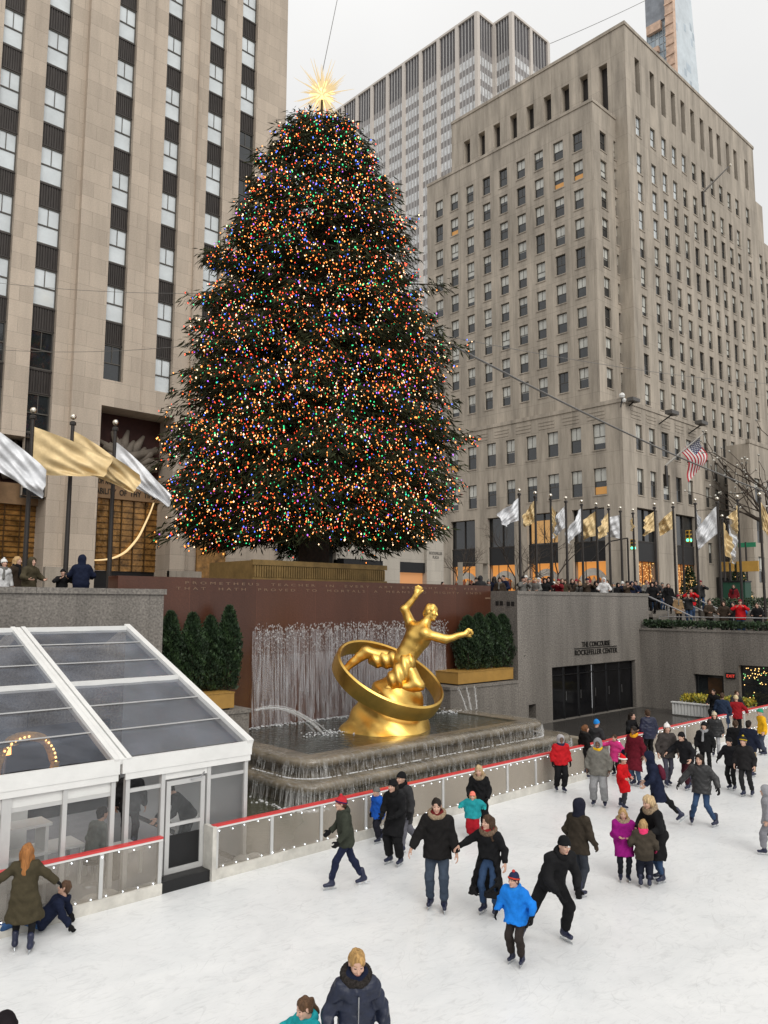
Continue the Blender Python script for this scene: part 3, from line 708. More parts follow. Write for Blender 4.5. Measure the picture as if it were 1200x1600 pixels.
for (u0, u1) in ((-14, 4.0), (9.5, 11.2), (16.35, 19.15), (23.95, 26.2), (28.35, 33.0)): MB().box(u0, 44.94, 4.9, u1, 45.28, 7.35).build('plinth', LIME_GREY, tw)
SCREEN = mat('amber glass screen', (0.30, 0.155, 0.045), 0.16, 0.35, var=0.8, scale=1.6, bump=0.9, bscale=3.5)  # amber glass, brightened: light from inside is put into the colour
RELIEF = mat('carved painted stone', (0.15, 0.125, 0.10), 0.75, var=0.25)
RELIEF_RED = mat('dark red carved ground', (0.055, 0.018, 0.014), 0.7, var=0.3)
BAND = mat('gilded stone band', (0.25, 0.15, 0.075), 0.6, var=0.2)
for k, (u0, u1, zt) in enumerate(((4.0, 9.5, 14.6), (11.2, 16.35, 14.6), (19.15, 23.95, 17.1))):
    p_ = empty('entrance_portal', (0, 0, 0)); p_.parent = tw
    zb0, zb1 = (11.75, 13.2) if k == 2 else (10.9, 12.1)
    MB().box(u0, 47.0, 5.0, u1, 47.2, 7.3).build('door_zone', BLACK, p_)
    mb = MB(); mb.quad((u0, 46.9, 7.3), (u1, 46.9, 7.3), (u1, 46.9, zb0), (u0, 46.9, zb0)); mb.build('glass_screen', SCREEN, p_)
    mb = MB()
    for i in range(1, 6): u = u0 + (u1 - u0) * i / 6; mb.box(u - 0.03, 46.82, 7.3, u + 0.03, 46.89, zb0)
    for i in range(1, 12): z = 7.3 + (zb0 - 7.3) * i / 12; mb.box(u0, 46.84, z - 0.015, u1, 46.89, z + 0.015)
    mb.build('screen_bars', mat('bronze bars', (0.10, 0.055, 0.02), 0.4, 0.6), p_)
    MB().box(u0, 46.6, zb0, u1, 46.95, zb1).build('lintel_band', BAND, p_)
    MB().quad((u0, 46.9, zb1), (u1, 46.9, zb1), (u1, 46.9, zt), (u0, 46.9, zt)).build('relief_ground', RELIEF_RED, p_)
    mb = MB(); cx = (u0 + u1) / 2; rr = random.Random(k)           # plain carved rays and drapery folds
    for i in range(15):
        a = math.pi * (0.04 + 0.92 * i / 14); L0, L1 = 0.5, (u1 - u0) * (0.43 + 0.12 * (i % 2))
        p0 = Vector((cx + L0 * math.cos(a), 46.65, zb1 + 0.3 + 0.5 * math.sin(a))); p1 = Vector((cx + L1 * math.cos(a), 46.45, min(zt - 0.15, zb1 + 0.3 + L1 * math.sin(a))))
        mid = p0.lerp(p1, 0.5) + Vector((0.3 * math.sin(3 * a), -0.25, 0.2)); mb.tube([p0, mid, p1], [0.24, 0.28, 0.10], 7)
    mb.ball((cx - 0.2, 46.5, zb1 + 0.9), 0.55, 10, 0, 1.3); mb.tube([(cx - 1.6, 46.4, zb1 + 1.7), (cx, 46.2, zb1 + 1.2), (cx + 2.0, 46.4, zb1 + 1.9)], [0.2, 0.34, 0.2], 8)
    mb.build('carved_relief', RELIEF, p_, smooth=True)
    if k == 2:
        for body, z in (('WISDOM  AND  KNOWLEDGE  SHALL  BE  THE', 12.62), ('STABILITY  OF  THY  TIMES', 12.0)):
            o = text_mesh('lintel_lettering', body, 0.5, (0, 46.58, z), DARK, p_, 0.02)
            o.location.x = u0 + 0.15; wx = o.dimensions.x; o.scale = (min(1.0, 4.5 / wx), 1, 1)
        mb = MB(); pts = []
        for i in range(26):
            q = i / 25; pts.append((19.6 + 4.0 * q ** 0.75, 46.66 + 0.03 * math.sin(i), 7.9 + 0.35 * q + 3.6 * q ** 2.6))
        mb.tube(pts, [0.04 + 0.035 * math.sin(3.1 * i / 25) for i in range(26)], 6); mb.build('glowing_garland', emit('warm garland glow', (1.0, 0.72, 0.36), 0.9), p_)
for (u0, u1, z1) in ((26.2, 28.35, 10.2),):
    MB().box(u0, 44.9 + 0.7, 5, u1, 45.8, z1).build('side_entrance', SCREEN, tw)

# ---- low pale wing between the tower and the grey block
lw = empty('shop_building', (0, 0, 0), label='low pale stone shop building behind the big tree trunk', cat='building')
mb = MB(); hs = [(34.2, 38.0, 5, 10.4), (38.1, 41.9, 5, 8.75), (44.75, 47.9, 5, 10.6), (52.5, 56, 5, 9)]
facade(mb, ('Y', 45.6), 33.0, 50.0, 4.9, 12.3, hs, 0.6); mb.quad((33, 45.6, 12.3), (50, 45.6, 12.3), (50, 70, 12.3), (33, 70, 12.3)); mb.quad((50, 45.6, 4.9), (50, 70, 4.9), (50, 70, 12.3), (50, 45.6, 12.3))
mb.build('wall', PALE_STONE, lw)
for (u0, u1, z0, z1) in hs[:3]:
    mb = MB()
    if u0 == 44.75:
        fbox(mb, ('Y', 45.6), u0, u1, 0.3, 0.55, 8.75, 10.05, 0); mb.build('pale_panel', PALE_STONE, lw)
        mb = MB(); fbox(mb, ('Y', 45.6), u0, u1, 0.45, 0.5, 10.05, z1); f_ = mb.build('upper_window', PANE, lw)
        mb = MB(); fbox(mb, ('Y', 45.6), u0, u1, 0.2, 0.5, 7.9, 8.75); mb.build('fascia', BLACK, lw)
        mb = MB(); mb.quad((u0, 46.1, 5), (u1, 46.1, 5), (u1, 46.1, 7.9), (u0, 46.1, 7.9)); mb.build('lit_shop_window', emit('warm shop window', (1.0, 0.46, 0.18), 0.42), lw)
    else:
        fbox(mb, ('Y', 45.6), u0, u1, 0.4, 0.55, 5, z1); mb.build('shop_window', DARK, lw)
        mb = MB(); fbox(mb, ('Y', 45.6), u0 - 0.1, u1 + 0.1, -0.9, 0.3, z1 - 0.75, z1 - 0.1); mb.build('awning', BLACK, lw)
o = text_mesh('wall_lettering', 'ROCKEFELLER\nPLAZA', 0.34, (49.0, 45.58, 9.5), mat('grey wall letters', (0.12, 0.11, 0.1), 0.5), lw, 0.01, align='CENTER')
o.scale = (1.6 / o.dimensions.x, 1, 1)

# ---- the grey limestone block on the right
gb = empty('stone_office_block', (0, 0, 0), label='weathered grey limestone office block with rows of sash windows and flat roof', cat='building')
mb = MB(); specs = []
def hY(px0, px1, py, X): return tuple(sorted((at_x(px0, py, X).y, at_x(px1, py, X).y)))
XB, YB = 80.0, 45.33
XW, YW = 80.75, 48.5
XT, YTW = 86.2, 46.8
# base, left face
baseL = [hY(a, b_, 690, XB) for a, b_ in ((926, 946), (891, 908), (855, 872), (822, 838), (790, 804), (760, 774.5), (730.5, 744))]
sp_ = (baseL[6][0] - baseL[0][0]) / 6
baseL.append((baseL[6][0] + sp_, baseL[6][1] + sp_))
holes = []
for (u0, u1) in baseL:
    for (z0, z1) in ((23.25, 26.35), (17.95, 21.1)):
        holes.append((u0, u1, z0, z1)); specs.append((('X', XB), 0.28, u0, u1, z0, z1, RB.choice(['blind'] * 9 + ['lowlit', 'lowlit']), 1))
shopL = [hY(a, b_, 860, XB) for a, b_ in ((895, 946), (824, 872), (762, 804), (704.5, 742.5))]
for (u0, u1) in shopL: holes.append((u0, u1, 5.0, 16.45, 1.1))
facade(mb, ('X', XB), YB, 78.5, 4.9, 28.4, holes, 0.3)
# base, right face
baseR = [tuple(sorted((at_y(a, 690, YB).x, at_y(b_, 690, YB).x))) for a, b_ in ((994, 1004), (1014.6, 1024), (1034, 1045), (1054, 1062.5), (1072, 1080))]
holes = []
for (u0, u1) in baseR:
    for (z0, z1) in ((23.25, 26.35), (17.95, 21.1)):
        holes.append((u0, u1, z0, z1)); specs.append((('Y', YB), 0.28, u0, u1, z0, z1, RB.choice(['blind'] * 5 + ['dark']), 1))
shopR = [tuple(sorted((at_y(a, 860, YB).x, at_y(b_, 860, YB).x))) for a, b_ in ((997.5, 1029), (1058, 1088.5))]
for (u0, u1) in shopR: holes.append((u0, u1, 5.0, 16.45, 1.1))
XE = 99.9
facade(mb, ('Y', YB), XB, XE, 4.9, 28.4, holes, 0.3); mb.quad((XE, YB, 4.9), (XE, YTW, 4.9), (XE, YTW, 28.4), (XE, YB, 28.4))
mb.quad((XB, YB, 28.4), (XE, YB, 28.4), (XE, YTW + 3, 28.4), (XB, YTW + 3, 28.4)); mb.quad((XB, YB, 28.41), (XT, YB, 28.41), (XT, 78.5, 28.41), (XB, 78.5, 28.41))
# upper wing, left face
wingL = [hY(a, b_, 255, XW) for a, b_ in ((895.5, 910.5), (864.5, 880), (834.5, 848.5), (806.5, 820), (779.3, 792), (753.3, 765.3), (727.8, 739.3), (703.3, 715), (680, 691.5))]
wrows = [64.15 - 3.8 * k for k in range(9)]; holes = []
for i, (u0, u1) in enumerate(wingL):
    for k, zt in enumerate(wrows):
        holes.append((u0, u1, zt - 2.55, zt)); specs.append((('X', XW), 0.28, u0, u1, zt - 2.55, zt, 'lowlit' if (i, k) in ((0, 1), (1, 1), (7, 1)) else RB.choice(['blind'] * 7 + ['dark']), 1))
facade(mb, ('X', XW), YW, 76.6, 28.4, 67.2, holes, 0.3); holes = []
for (a, b_) in ((938, 947.5), (959, 967.5)):
    u0, u1 = sorted((at_y(a, 240, YW).x, at_y(b_, 240, YW).x))
    for zt in wrows: holes.append((u0, u1, zt - 2.55, zt)); specs.append((('Y', YW), 0.28, u0, u1, zt - 2.55, zt, RB.choice(['blind'] * 5 + ['dark']), 1))
facade(mb, ('Y', YW), XW, XT, 28.4, 67.2, holes, 0.3)
mb.quad((XW, YW, 67.2), (XT, YW, 67.2), (XT, 76.6, 67.2), (XW, 76.6, 67.2)); mb.quad((XW, 76.6, 28.4), (XT, 76.6, 28.4), (XT, 76.6, 67.2), (XW, 76.6, 67.2))
# tower above and behind
ZR = 79.55
slitL = []
for pxc, py in ((729.6, 230), (752.5, 215), (776, 200), (802, 185), (828, 170), (855, 155), (883, 140), (912, 125), (942, 110)):
    y = at_x(pxc, py, XT).y; slitL.append((y - 0.62, y + 0.62, 67.4, 75.6))
facade(mb, ('X', XT), YTW, 76.5, 28.4, ZR, slitL, 0.9)
colsR = [at_y(px, 200 + (px - 997) * 0.86, YTW).x for px in (997.5, 1020, 1037.5, 1053.7, 1069, 1084.6, 1099.5, 1113.7, 1127, 1140, 1152.5, 1169)]
rowsR = [68.1, 63.0] + [59.2 - 3.8 * k for k in range(13)]
holes = []
slitX = [at_y(px, py, YTW).x for px, py in ((995.7, 112), (1019, 134), (1035.7, 148), (1051.7, 163), (1067, 178), (1082, 192), (1096.7, 206), (1110.7, 218), (1123, 230), (1137, 242), (1149, 254), (1166, 268))]
slitR = [(x - 0.62, x + 0.62, 71.4, 76.3, 0.9) for x in slitX]
for i, xc in enumerate(colsR):
    for k, zt in enumerate(rowsR):
        if zt < 29 and xc < XE + 0.5: continue
        if zt < 9.5: continue
        h_ = 2.75; u0, u1 = xc - 0.66, xc + 0.66
        holes.append((u0, u1, zt - h_, zt))
        sty = 'bright' if (i + k < 5 and zt > 55) else ('dark' if (i in (5, 6) and k in (4, 7)) else RB.choice(['blind'] * 8 + ['dark']))
        specs.append((('Y', YTW), 0.28, u0, u1, zt - h_, zt, sty, 1))
XR = 126.9
facade(mb, ('Y', YTW), XT, XR, 4.9, ZR, holes + slitR, 0.3)
mb.quad((XR, YTW, 4.9), (XR, 76.5, 4.9), (XR, 76.5, ZR), (XR, YTW, ZR)); mb.quad((XT, YTW, ZR), (XR, YTW, ZR), (XR, 76.5, ZR), (XT, 76.5, ZR)); mb.quad((XT, 76.5, 28.4), (XR, 76.5, 28.4), (XR, 76.5, ZR), (XT, 76.5, ZR))
# stepped-down part beyond
holes = []
for i in range(5):
    for k in range(15):
        u = 128.6 + i * 3.1; zt = 62.3 - 3.8 * k
        holes.append((u, u + 1.3, zt - 2.7, zt)); specs.append((('Y', YTW + 0.5), 0.28, u, u + 1.3, zt - 2.7, zt, RB.choice(['blind'] * 5 + ['dark']), 1))
facade(mb, ('Y', YTW + 0.5), XR, 131.0, 4.9, 71.3, [h for h in holes if h[1] < 131], 0.3); facade(mb, ('Y', YTW + 0.9), 131.0, 150.0, 4.9, 65.5, [h for h in holes if h[0] > 131], 0.3)
mb.quad((XR, YTW + 0.5, 71.3), (131, YTW + 0.5, 71.3), (131, 76, 71.3), (XR, 76, 71.3))
mb.build('wall', LIME_GREY, gb)
specs = [s for s in specs if not (s[0][1] == YTW + 0.5 and s[2] < 131 < s[3])]
specs = [((s[0][0], YTW + 0.9),) + s[1:] if s[0][1] == YTW + 0.5 and s[2] > 131 else s for s in specs]
def wkey(s):
    p = pt(s[0], (s[2] + s[3]) / 2, 0, (s[4] + s[5]) / 2); d = Vector(p) - EYE
    return d.length / max(0.05, abs(d.normalized()[1 if s[0][0] == 'Y' else 0])) ** 0.5
specs.sort(key=wkey)
add_windows(gb, specs)
mb = MB()
for h in slitL: mb.quad((XT + 0.89, h[0], h[2]), (XT + 0.89, h[1], h[2]), (XT + 0.89, h[1], h[3]), (XT + 0.89, h[0], h[3]))
for h in slitR: mb.quad((h[0], YTW + 0.89, h[2]), (h[1], YTW + 0.89, h[2]), (h[1], YTW + 0.89, h[3]), (h[0], YTW + 0.89, h[3]))
mb.build('attic_louvres', mat('dark louvre', (0.022, 0.018, 0.016), 0.6, var=0.4, scale=4, stretch=(1, 1, 5)), gb, kind='stuff')
# copings, cornice with shallow panels, sills
for q in ((XT - 0.12, YTW - 0.12, ZR, XR + 0.12, YTW + 0.9, ZR + 0.45), (XT - 0.12, YTW + 0.9, ZR, XT + 0.9, 76.5, ZR + 0.45), (XW - 0.1, YW - 0.1, 67.2, XW + 0.8, 76.6, 67.6), (XW + 0.8, YW - 0.1, 67.2, XT - 0.003, YW + 0.6, 67.6)): MB().box(*q).build('coping', LIME_GREY, gb)
for q in ((XB - 0.1, YB - 0.1, 28.4, XB + 0.6, 78.5, 28.85), (XB + 0.6, YB - 0.1, 28.4, XE + 0.1, YB + 0.6, 28.85)): MB().box(*q).build('cornice', LIME_GREY, gb)
for i in range(9):
    u = 47.5 + i * 3.5; mb = MB()
    for k in range(3): mb.box(XB - 0.05, u, 26.9 + 0.42 * k, XB - 0.002, u + 2.3, 27.1 + 0.42 * k)
    mb.build('frieze_grille', LIME_GREY, gb)
for i in range(5):
    u = 82 + i * 3.6; mb = MB()
    for k in range(3): mb.box(u, YB - 0.05, 26.9 + 0.42 * k, u + 2.3, YB - 0.002, 27.1 + 0.42 * k)
    mb.build('frieze_grille', LIME_GREY, gb)
mb = MB()
for s in specs[:400]: fbox(mb, s[0], s[2] - 0.08, s[3] + 0.08, -0.07, 0.27, s[4] - 0.14, s[4] - 0.004)
mb.build('window_sills', LIME_GREY, gb, kind='stuff')
# ground-floor shop windows
ARCHM = mat('white display arch', (0.62, 0.58, 0.52), 0.6)
GLOW = emit('orange display glow', (1.0, 0.40, 0.09), 0.62)
GLOW2 = emit('deep amber display glow', (0.75, 0.25, 0.05), 0.35)
TINSEL = emit('tree light glow', (1.0, 0.62, 0.22), 1.4, False)
def shop(pl, u0, u1, kind, idx):
    s_ = empty('shop_window', (0, 0, 0)); s_.parent = gb
    mb = MB(); fbox(mb, pl, u0, u1, 0.35, 0.9, 10.3, 12.5); mb.build('dark_fascia', BLACK, s_)
    mb = MB(); fbox(mb, pl, u0, u1, 0.6, 0.64, 12.6, 16.4); mb.build('upper_glass', PANE, s_)
    mb = MB(); fbox(mb, pl, u0, u1, 0.3, 0.7, 12.5, 12.65)
    for q in (0.0, 0.5, 1.0): u = u0 + (u1 - u0 - 0.1) * q; fbox(mb, pl, u, u + 0.1, 0.45, 0.6, 12.65, 16.4)
    mb.build('transom', BRONZE, s_)
    if idx == 1:
        mb = MB(); fbox(mb, pl, u0 + 0.3, u1 - 0.3, 0.55, 0.59, 12.8, 15.6); mb.build('lit_upper_room', emit('lit upper shop room', (0.9, 0.5, 0.18), 0.4), s_)
    uc = (u0 + u1) / 2; hw = (u1 - u0) / 2
    mb = MB(); mb.quad(pt(pl, u0, 1.05, 5), pt(pl, u1, 1.05, 5), pt(pl, u1, 1.05, 10.3), pt(pl, u0, 1.05, 10.3)); mb.build('display_back', GLOW if kind == 'arch' else GLOW2, s_)
    if kind == 'arch':
        mb = MB(); n_ = 14; r0, r1 = hw * 0.78, hw * 0.98
        for i in range(n_):
            a0, a1 = math.pi * i / n_, math.pi * (i + 1) / n_
            P = [(uc + r0 * math.cos(a0), 7.0 + min(2.9, r0 * math.sin(a0))), (uc + r0 * math.cos(a1), 7.0 + min(2.9, r0 * math.sin(a1))), (uc + r1 * math.cos(a1), 7.0 + min(3.25, r1 * math.sin(a1) * 1.2)), (uc + r1 * math.cos(a0), 7.0 + min(3.25, r1 * math.sin(a0) * 1.2))]
            mb.poly([pt(pl, u, 0.75, z) for u, z in P], (0, 0.12, 0) if pl[0] == 'Y' else (0.12, 0, 0))
        mb.build('arch', ARCHM, s_)
        mb = MB(); rr = random.Random(idx)
        for i in range(7):
            u = u0 + (u1 - u0) * (i + 0.5) / 7; c = pt(pl, u, 0.98, 5.0); mb.lathe([(0.3, 0), (0.22, 0.9), (0.3, 1.3), (0.12, 1.6), (0.14, 1.9), (0.02, 2.05), (0.3, 2.4), (0.34, 3.0), (0.02, 3.6)], c, 8, i % 2)
        mb.build('display_figures', [mat('display red brown', (0.25, 0.07, 0.03), 0.6), mat('display cream', (0.5, 0.4, 0.28), 0.6)], s_)
    else:
        mb = MB(); rr = random.Random(idx + 9)
        for i in range(260): mb.ball(pt(pl, rr.uniform(u0 + 0.1, u1 - 0.1), rr.uniform(0.6, 0.95), rr.uniform(5.2, 10.2)), rr.uniform(0.03, 0.06), 5)
        mb.build('hanging_lights', TINSEL, s_, kind='stuff')
    mb = MB(); fbox(mb, pl, u0, u1, 0.42, 0.5, 5.0, 5.5)
    for q in (0, 0.33, 0.67, 1.0): u = u0 + (u1 - u0 - 0.08) * q; fbox(mb, pl, u, u + 0.08, 0.42, 0.5, 5.5, 10.3)
    mb.build('shop_frame', BRONZE, s_)
for i, (u0, u1) in enumerate(shopL): shop(('X', XB), u0, u1, 'arch', i)
for i, (u0, u1) in enumerate(shopR): shop(('Y', YB), u0, u1, 'lights', i + 5)
MB().box(106, YTW - 0.4, 5, 109, YTW + 0.2, 9).build('dark_doorway', DARK, gb)
# floodlights on the cornice
for i, (px, py) in enumerate(((1050, 645), (1096, 661))):
    p = at_y(px, py, 43.6); f_ = empty('floodlight', p, label='grey box floodlight on the cornice edge, %s' % ('nearer the block corner', 'farther from the block corner')[i], cat='floodlight', group='floodlights on the cornice')
    MB().box(-0.9, -0.45, -0.22, 0.9, 0.45, 0.22).build('lamp_housing', mat('grey lamp housing', (0.09, 0.085, 0.08), 0.5), f_); MB().bar((0, 0, -0.2), (0, 1.9, -1.2), 0.12, 0.12).build('bracket', BLACK, f_)
p = at_y(990, 625, 44.6); f_ = empty('floodlight', p, label='grey box floodlight standing right on the cornice corner', cat='floodlight', group='floodlights on the cornice')
MB().box(-0.8, -0.4, -0.2, 0.8, 0.4, 0.2).build('lamp_housing', mat('grey lamp housing', (0.09, 0.085, 0.08), 0.5), f_); MB().bar((0, 0, -0.2), (0, 0.6, -0.6), 0.12, 0.12).build('bracket', BLACK, f_)
p = at_y(972, 618, 45.2); f_ = empty('security_camera', p, label='small white security camera at the cornice corner', cat='camera')
MB().ball((0, 0, 0), 0.35, 8).ball((0.3, 0, -0.5), 0.3, 8).build('camera_head', WHITE_PAINT, f_); MB().bar((0, 0, -0.3), (0, 0.2, -1.3), 0.1, 0.1).build('bracket', BLACK, f_)

# ---- far towers
HAZE1 = 0.0
FAR_PIER = mat('pale far piers', (0.60, 0.55, 0.50), 0.7, var=0.05)  # lightened: distance haze is put into the pier colour
FAR_GLASS = mat('far bright glass', (0.70, 0.715, 0.72), 0.25, var=0.22, scale=0.5, coat=0.5)  # lightened as well, with the haze put into the glass colour
FAR_BAND = mat('far grey spandrel', (0.27, 0.255, 0.25), 0.5, var=0.14, scale=0.3)
FAR_DARK = mat('far dark louvres', (0.085, 0.08, 0.085), 0.5, var=0.15)
FAR_MULL = mat('far pale mullions', (0.45, 0.44, 0.43), 0.4)
sl = empty('slab_skyscraper', (0, 0, 0), label='tall pale slab skyscraper with thin vertical piers far behind the star', cat='building')
X1, X2, X3, Y1, Y2, ZS = 260.0, 271.7, 300.0, 214.6, 203.7, 277.0
mbP, mbB, mbG, mbD, mbM, mbc = MB(), MB(), MB(), MB(), MB(), MB()
FH = 7.4 / 2
def far_face(pl, u0, u1, nb):
    bw = (u1 - u0) / nb
    for i in range(nb + 1):
        u = u0 + bw * i; fbox(mbP, pl, u - 0.95, u + 0.95, -0.9, 0.6, 5, ZS)
    for i in range(nb):
        a, b_ = u0 + bw * i + 0.95, u0 + bw * (i + 1) - 0.95
        mbD.quad(pt(pl, a, 0.1, ZS - 17), pt(pl, b_, 0.1, ZS - 17), pt(pl, b_, 0.1, ZS - 0.6), pt(pl, a, 0.1, ZS - 0.6))
        for k in range(36):
            zt = ZS - 17 - 7.4 * k
            if zt < 20: break
            mbB.quad(pt(pl, a, 0.05, zt - 3.2), pt(pl, b_, 0.05, zt - 3.2), pt(pl, b_, 0.05, zt), pt(pl, a, 0.05, zt)); mbG.quad(pt(pl, a, 0.1, zt - 7.4), pt(pl, b_, 0.1, zt - 7.4), pt(pl, b_, 0.1, zt - 3.2), pt(pl, a, 0.1, zt - 3.2))
        for j in range(1, 5): u = a + (b_ - a) * j / 5; fbox(mbM, pl, u - 0.16, u + 0.16, -0.35, 0.08, 20, ZS - 0.6)
    fbox(mbP, pl, u0, u1, -0.8, 0.6, ZS - 0.6, ZS + 0.5)
far_face(('X', X1), Y1, Y1 + 11.9 * 10, 10); far_face(('Y', Y1), X1, X2, 1); far_face(('X', X2), Y2, Y1 - 0.95, 1); far_face(('Y', Y2), X2, X3, 2)
mbc.box(X1 + 0.3, Y1 + 0.3, 5, X3 - 1, Y1 + 118, ZS - 1); mbc.box(X2 + 0.3, Y2 + 0.3, 5, X3 - 1, Y1 + 1, ZS - 1)
mbc.build('core', FAR_BAND, sl); mbP.build('piers', FAR_PIER, sl, kind='stuff'); mbB.build('spandrels', FAR_BAND, sl, kind='stuff'); mbG.build('windows', FAR_GLASS, sl, kind='stuff'); mbD.build('attic_louvres', FAR_DARK, sl, kind='stuff'); mbM.build('mullions', FAR_MULL, sl, kind='stuff')

gt = empty('glass_tower', (0, 0, 0), label='unfinished blue glass tower with orange construction hoist, cut by the top edge', cat='building')
TG = [mat('blue tower glass', (0.34, 0.42, 0.48), 0.2, var=0.35, scale=0.12, coat=0.6), mat('pale tower glass', (0.52, 0.59, 0.63), 0.2, var=0.2, scale=0.15, coat=0.6)]
XG, YG = 340.0, 157.9
def quadgrid(mb, pf, nu, nz, mi):
    for i in range(nu):
        for k in range(nz): mb.quad(pf(i / nu, k / nz), pf((i + 1) / nu, k / nz), pf((i + 1) / nu, (k + 1) / nz), pf(i / nu, (k + 1) / nz), mi if RB.random() > 0.12 else 1 - mi)
tap = lambda z: max(0.0, (z - 230) / 90.0)
mb = MB()
quadgrid(mb, lambda s, t_: (XG, YG + (14.6) * s, 20 + 320 * t_), 7, 80, 0)
quadgrid(mb, lambda s, t_: (XG + (26 - 9.0 * tap(20 + 320 * t_)) * s, YG, 20 + 320 * t_), 9, 80, 1)
mb.build('glass_wall', TG, gt)
mb = MB()
for k in range(80):
    z = 20 + 4 * k; mb.box(XG - 0.25, YG - 0.25, z, XG, YG + 14.6, z + 0.35)
for i in range(8): mb.box(XG - 0.3, YG + 14.6 * i / 7 - 0.15, 20, XG - 0.02, YG + 14.6 * i / 7 + 0.15, 340)
mb.build('mullions', mat('tower mullions', (0.40, 0.44, 0.47), 0.4), gt)
HO = mat('orange hoist netting', (0.60, 0.42, 0.31), 0.7, var=0.3, scale=0.4)  # orange faded to pale: haze is put into the netting colour
mb = MB(); mb.box(XG - 3.0, YG - 0.5, 20, XG - 0.4, YG + 3.6, 340)
for k in range(60): mb.box(XG - 3.4, YG - 0.6, 22 + 5.3 * k, XG - 3.0, YG + 3.7, 22.8 + 5.3 * k)
mb.build('hoist', HO, gt)
MB().box(XG - 2.2, YG + 6.5, 283, XG - 0.4, YG + 13.8, 287.5).build('work_platform', HO, gt); MB().box(XG - 2.2, YG + 8.0, 272, XG - 0.4, YG + 13.8, 274.8).build('work_platform', HO, gt)
mb = MB(); mb.box(XG - 1.0, YG + 4.0, 288, XG - 0.35, YG + 14.5, 310); mb.build('bare_floors', mat('bare grey floors', (0.24, 0.26, 0.29), 0.6, var=0.25, scale=0.3), gt)
p = at_y(1118, 172, 60); a_ = empty('roof_antenna', (p.x, 60, ZR + 0.3), label='thin grey antenna mast on the block roof', cat='antenna')
MB().tube([(0, 0, 0), (0, 0, 5)], [0.22, 0.12], 6).build('mast', mat('antenna grey', (0.3, 0.3, 0.31), 0.5), a_)
# building at the right edge behind the flags
rb = empty('stone_house', (0, 0, 0), label='brownish stone building half hidden by bare branches at right edge', cat='building')
pxr = at_y(1172, 730, 41.0).x
mb = MB(); hs = [(pxr + 1.2 + 4 * i, pxr + 3.2 + 4 * i, 8.2 + 5.2 * k, 11.6 + 5.2 * k) for i in range(6) for k in range(3)]
facade(mb, ('Y', 41.0), pxr, pxr + 26, 4.9, 26.5, hs, 0.3); mb.quad((pxr, 41, 4.9), (pxr, 44, 4.9), (pxr, 44, 26.5), (pxr, 41, 26.5)); mb.quad((pxr, 41, 26.5), (pxr + 26, 41, 26.5), (pxr + 26, 44, 26.5), (pxr, 44, 26.5)); mb.build('wall', LIME_GREY, rb)
mb = MB(); mb.box(pxr - 0.1, 40.9, 26.5, pxr + 26, 41.4, 27.0); mb.build('coping', LIME_GREY, rb)
for j, h in enumerate(hs):
    a, b_ = MB(), MB(); window_meshes(a, b_, ('Y', 41.0), 0.28, h[0], h[1], h[2], h[3], ['blind', 'dark', 'blind'][j % 3], 1); f_ = a.build('window', SASH, rb); b_.build('pane', PANES, f_)
# ------------------------------------------------------------------ the lit Christmas tree
TX, TY, TZ = 21.95, 27.9, 6.4
GT = np.random.default_rng(4)
def half_width(t):
    """Crown radius at fraction t of its height, from the outline in the photograph."""
    return np.interp(t, [0.0, 0.04, 0.085, 0.235, 0.38, 0.54, 0.69, 0.84, 0.95, 0.985, 1.0], [4.4, 5.5, 6.25, 6.6, 6.15, 5.15, 4.5, 3.4, 1.8, 0.95, 0.25])
ZB, ZTOP = 8.5, 28.3
tree = empty('christmas_tree', (TX, TY, TZ), label='huge dark green Christmas tree covered in coloured lights behind the red wall', cat='christmas tree')
mb = MB(); mb.tube([(0, 0, -1.4), (0, 0, 0.4), (0, 0, 8), (0, 0, 16), (0.1, 0, 22.9)], [0.85, 0.72, 0.5, 0.28, 0.05], 12); mb.build('trunk', BARK, tree, smooth=True)
nb = 1500
tt = 1 - np.sqrt(GT.uniform(0, 1, nb)) * 0.995
tt = np.where(GT.random(nb) < 0.25, GT.uniform(0, 1, nb), tt)
az = GT.uniform(0, 2 * math.pi, nb)
lobes = 1 + 0.05 * np.sin(az * 3 + tt * 11) + 0.06 * np.sin(az * 8 - tt * 37) + 0.07 * np.sin(tt * 62 + az * 2)
bl = half_width(tt) * lobes * GT.uniform(0.78, 1.0, nb)
bl = np.where(GT.random(nb) < 0.07, bl * GT.uniform(1.06, 1.16, nb), bl)
zb0 = ZB + tt * (ZTOP - ZB)
LP, LD, LT = [], [], []
bulbP, bulbO = [], []
limb = MB()
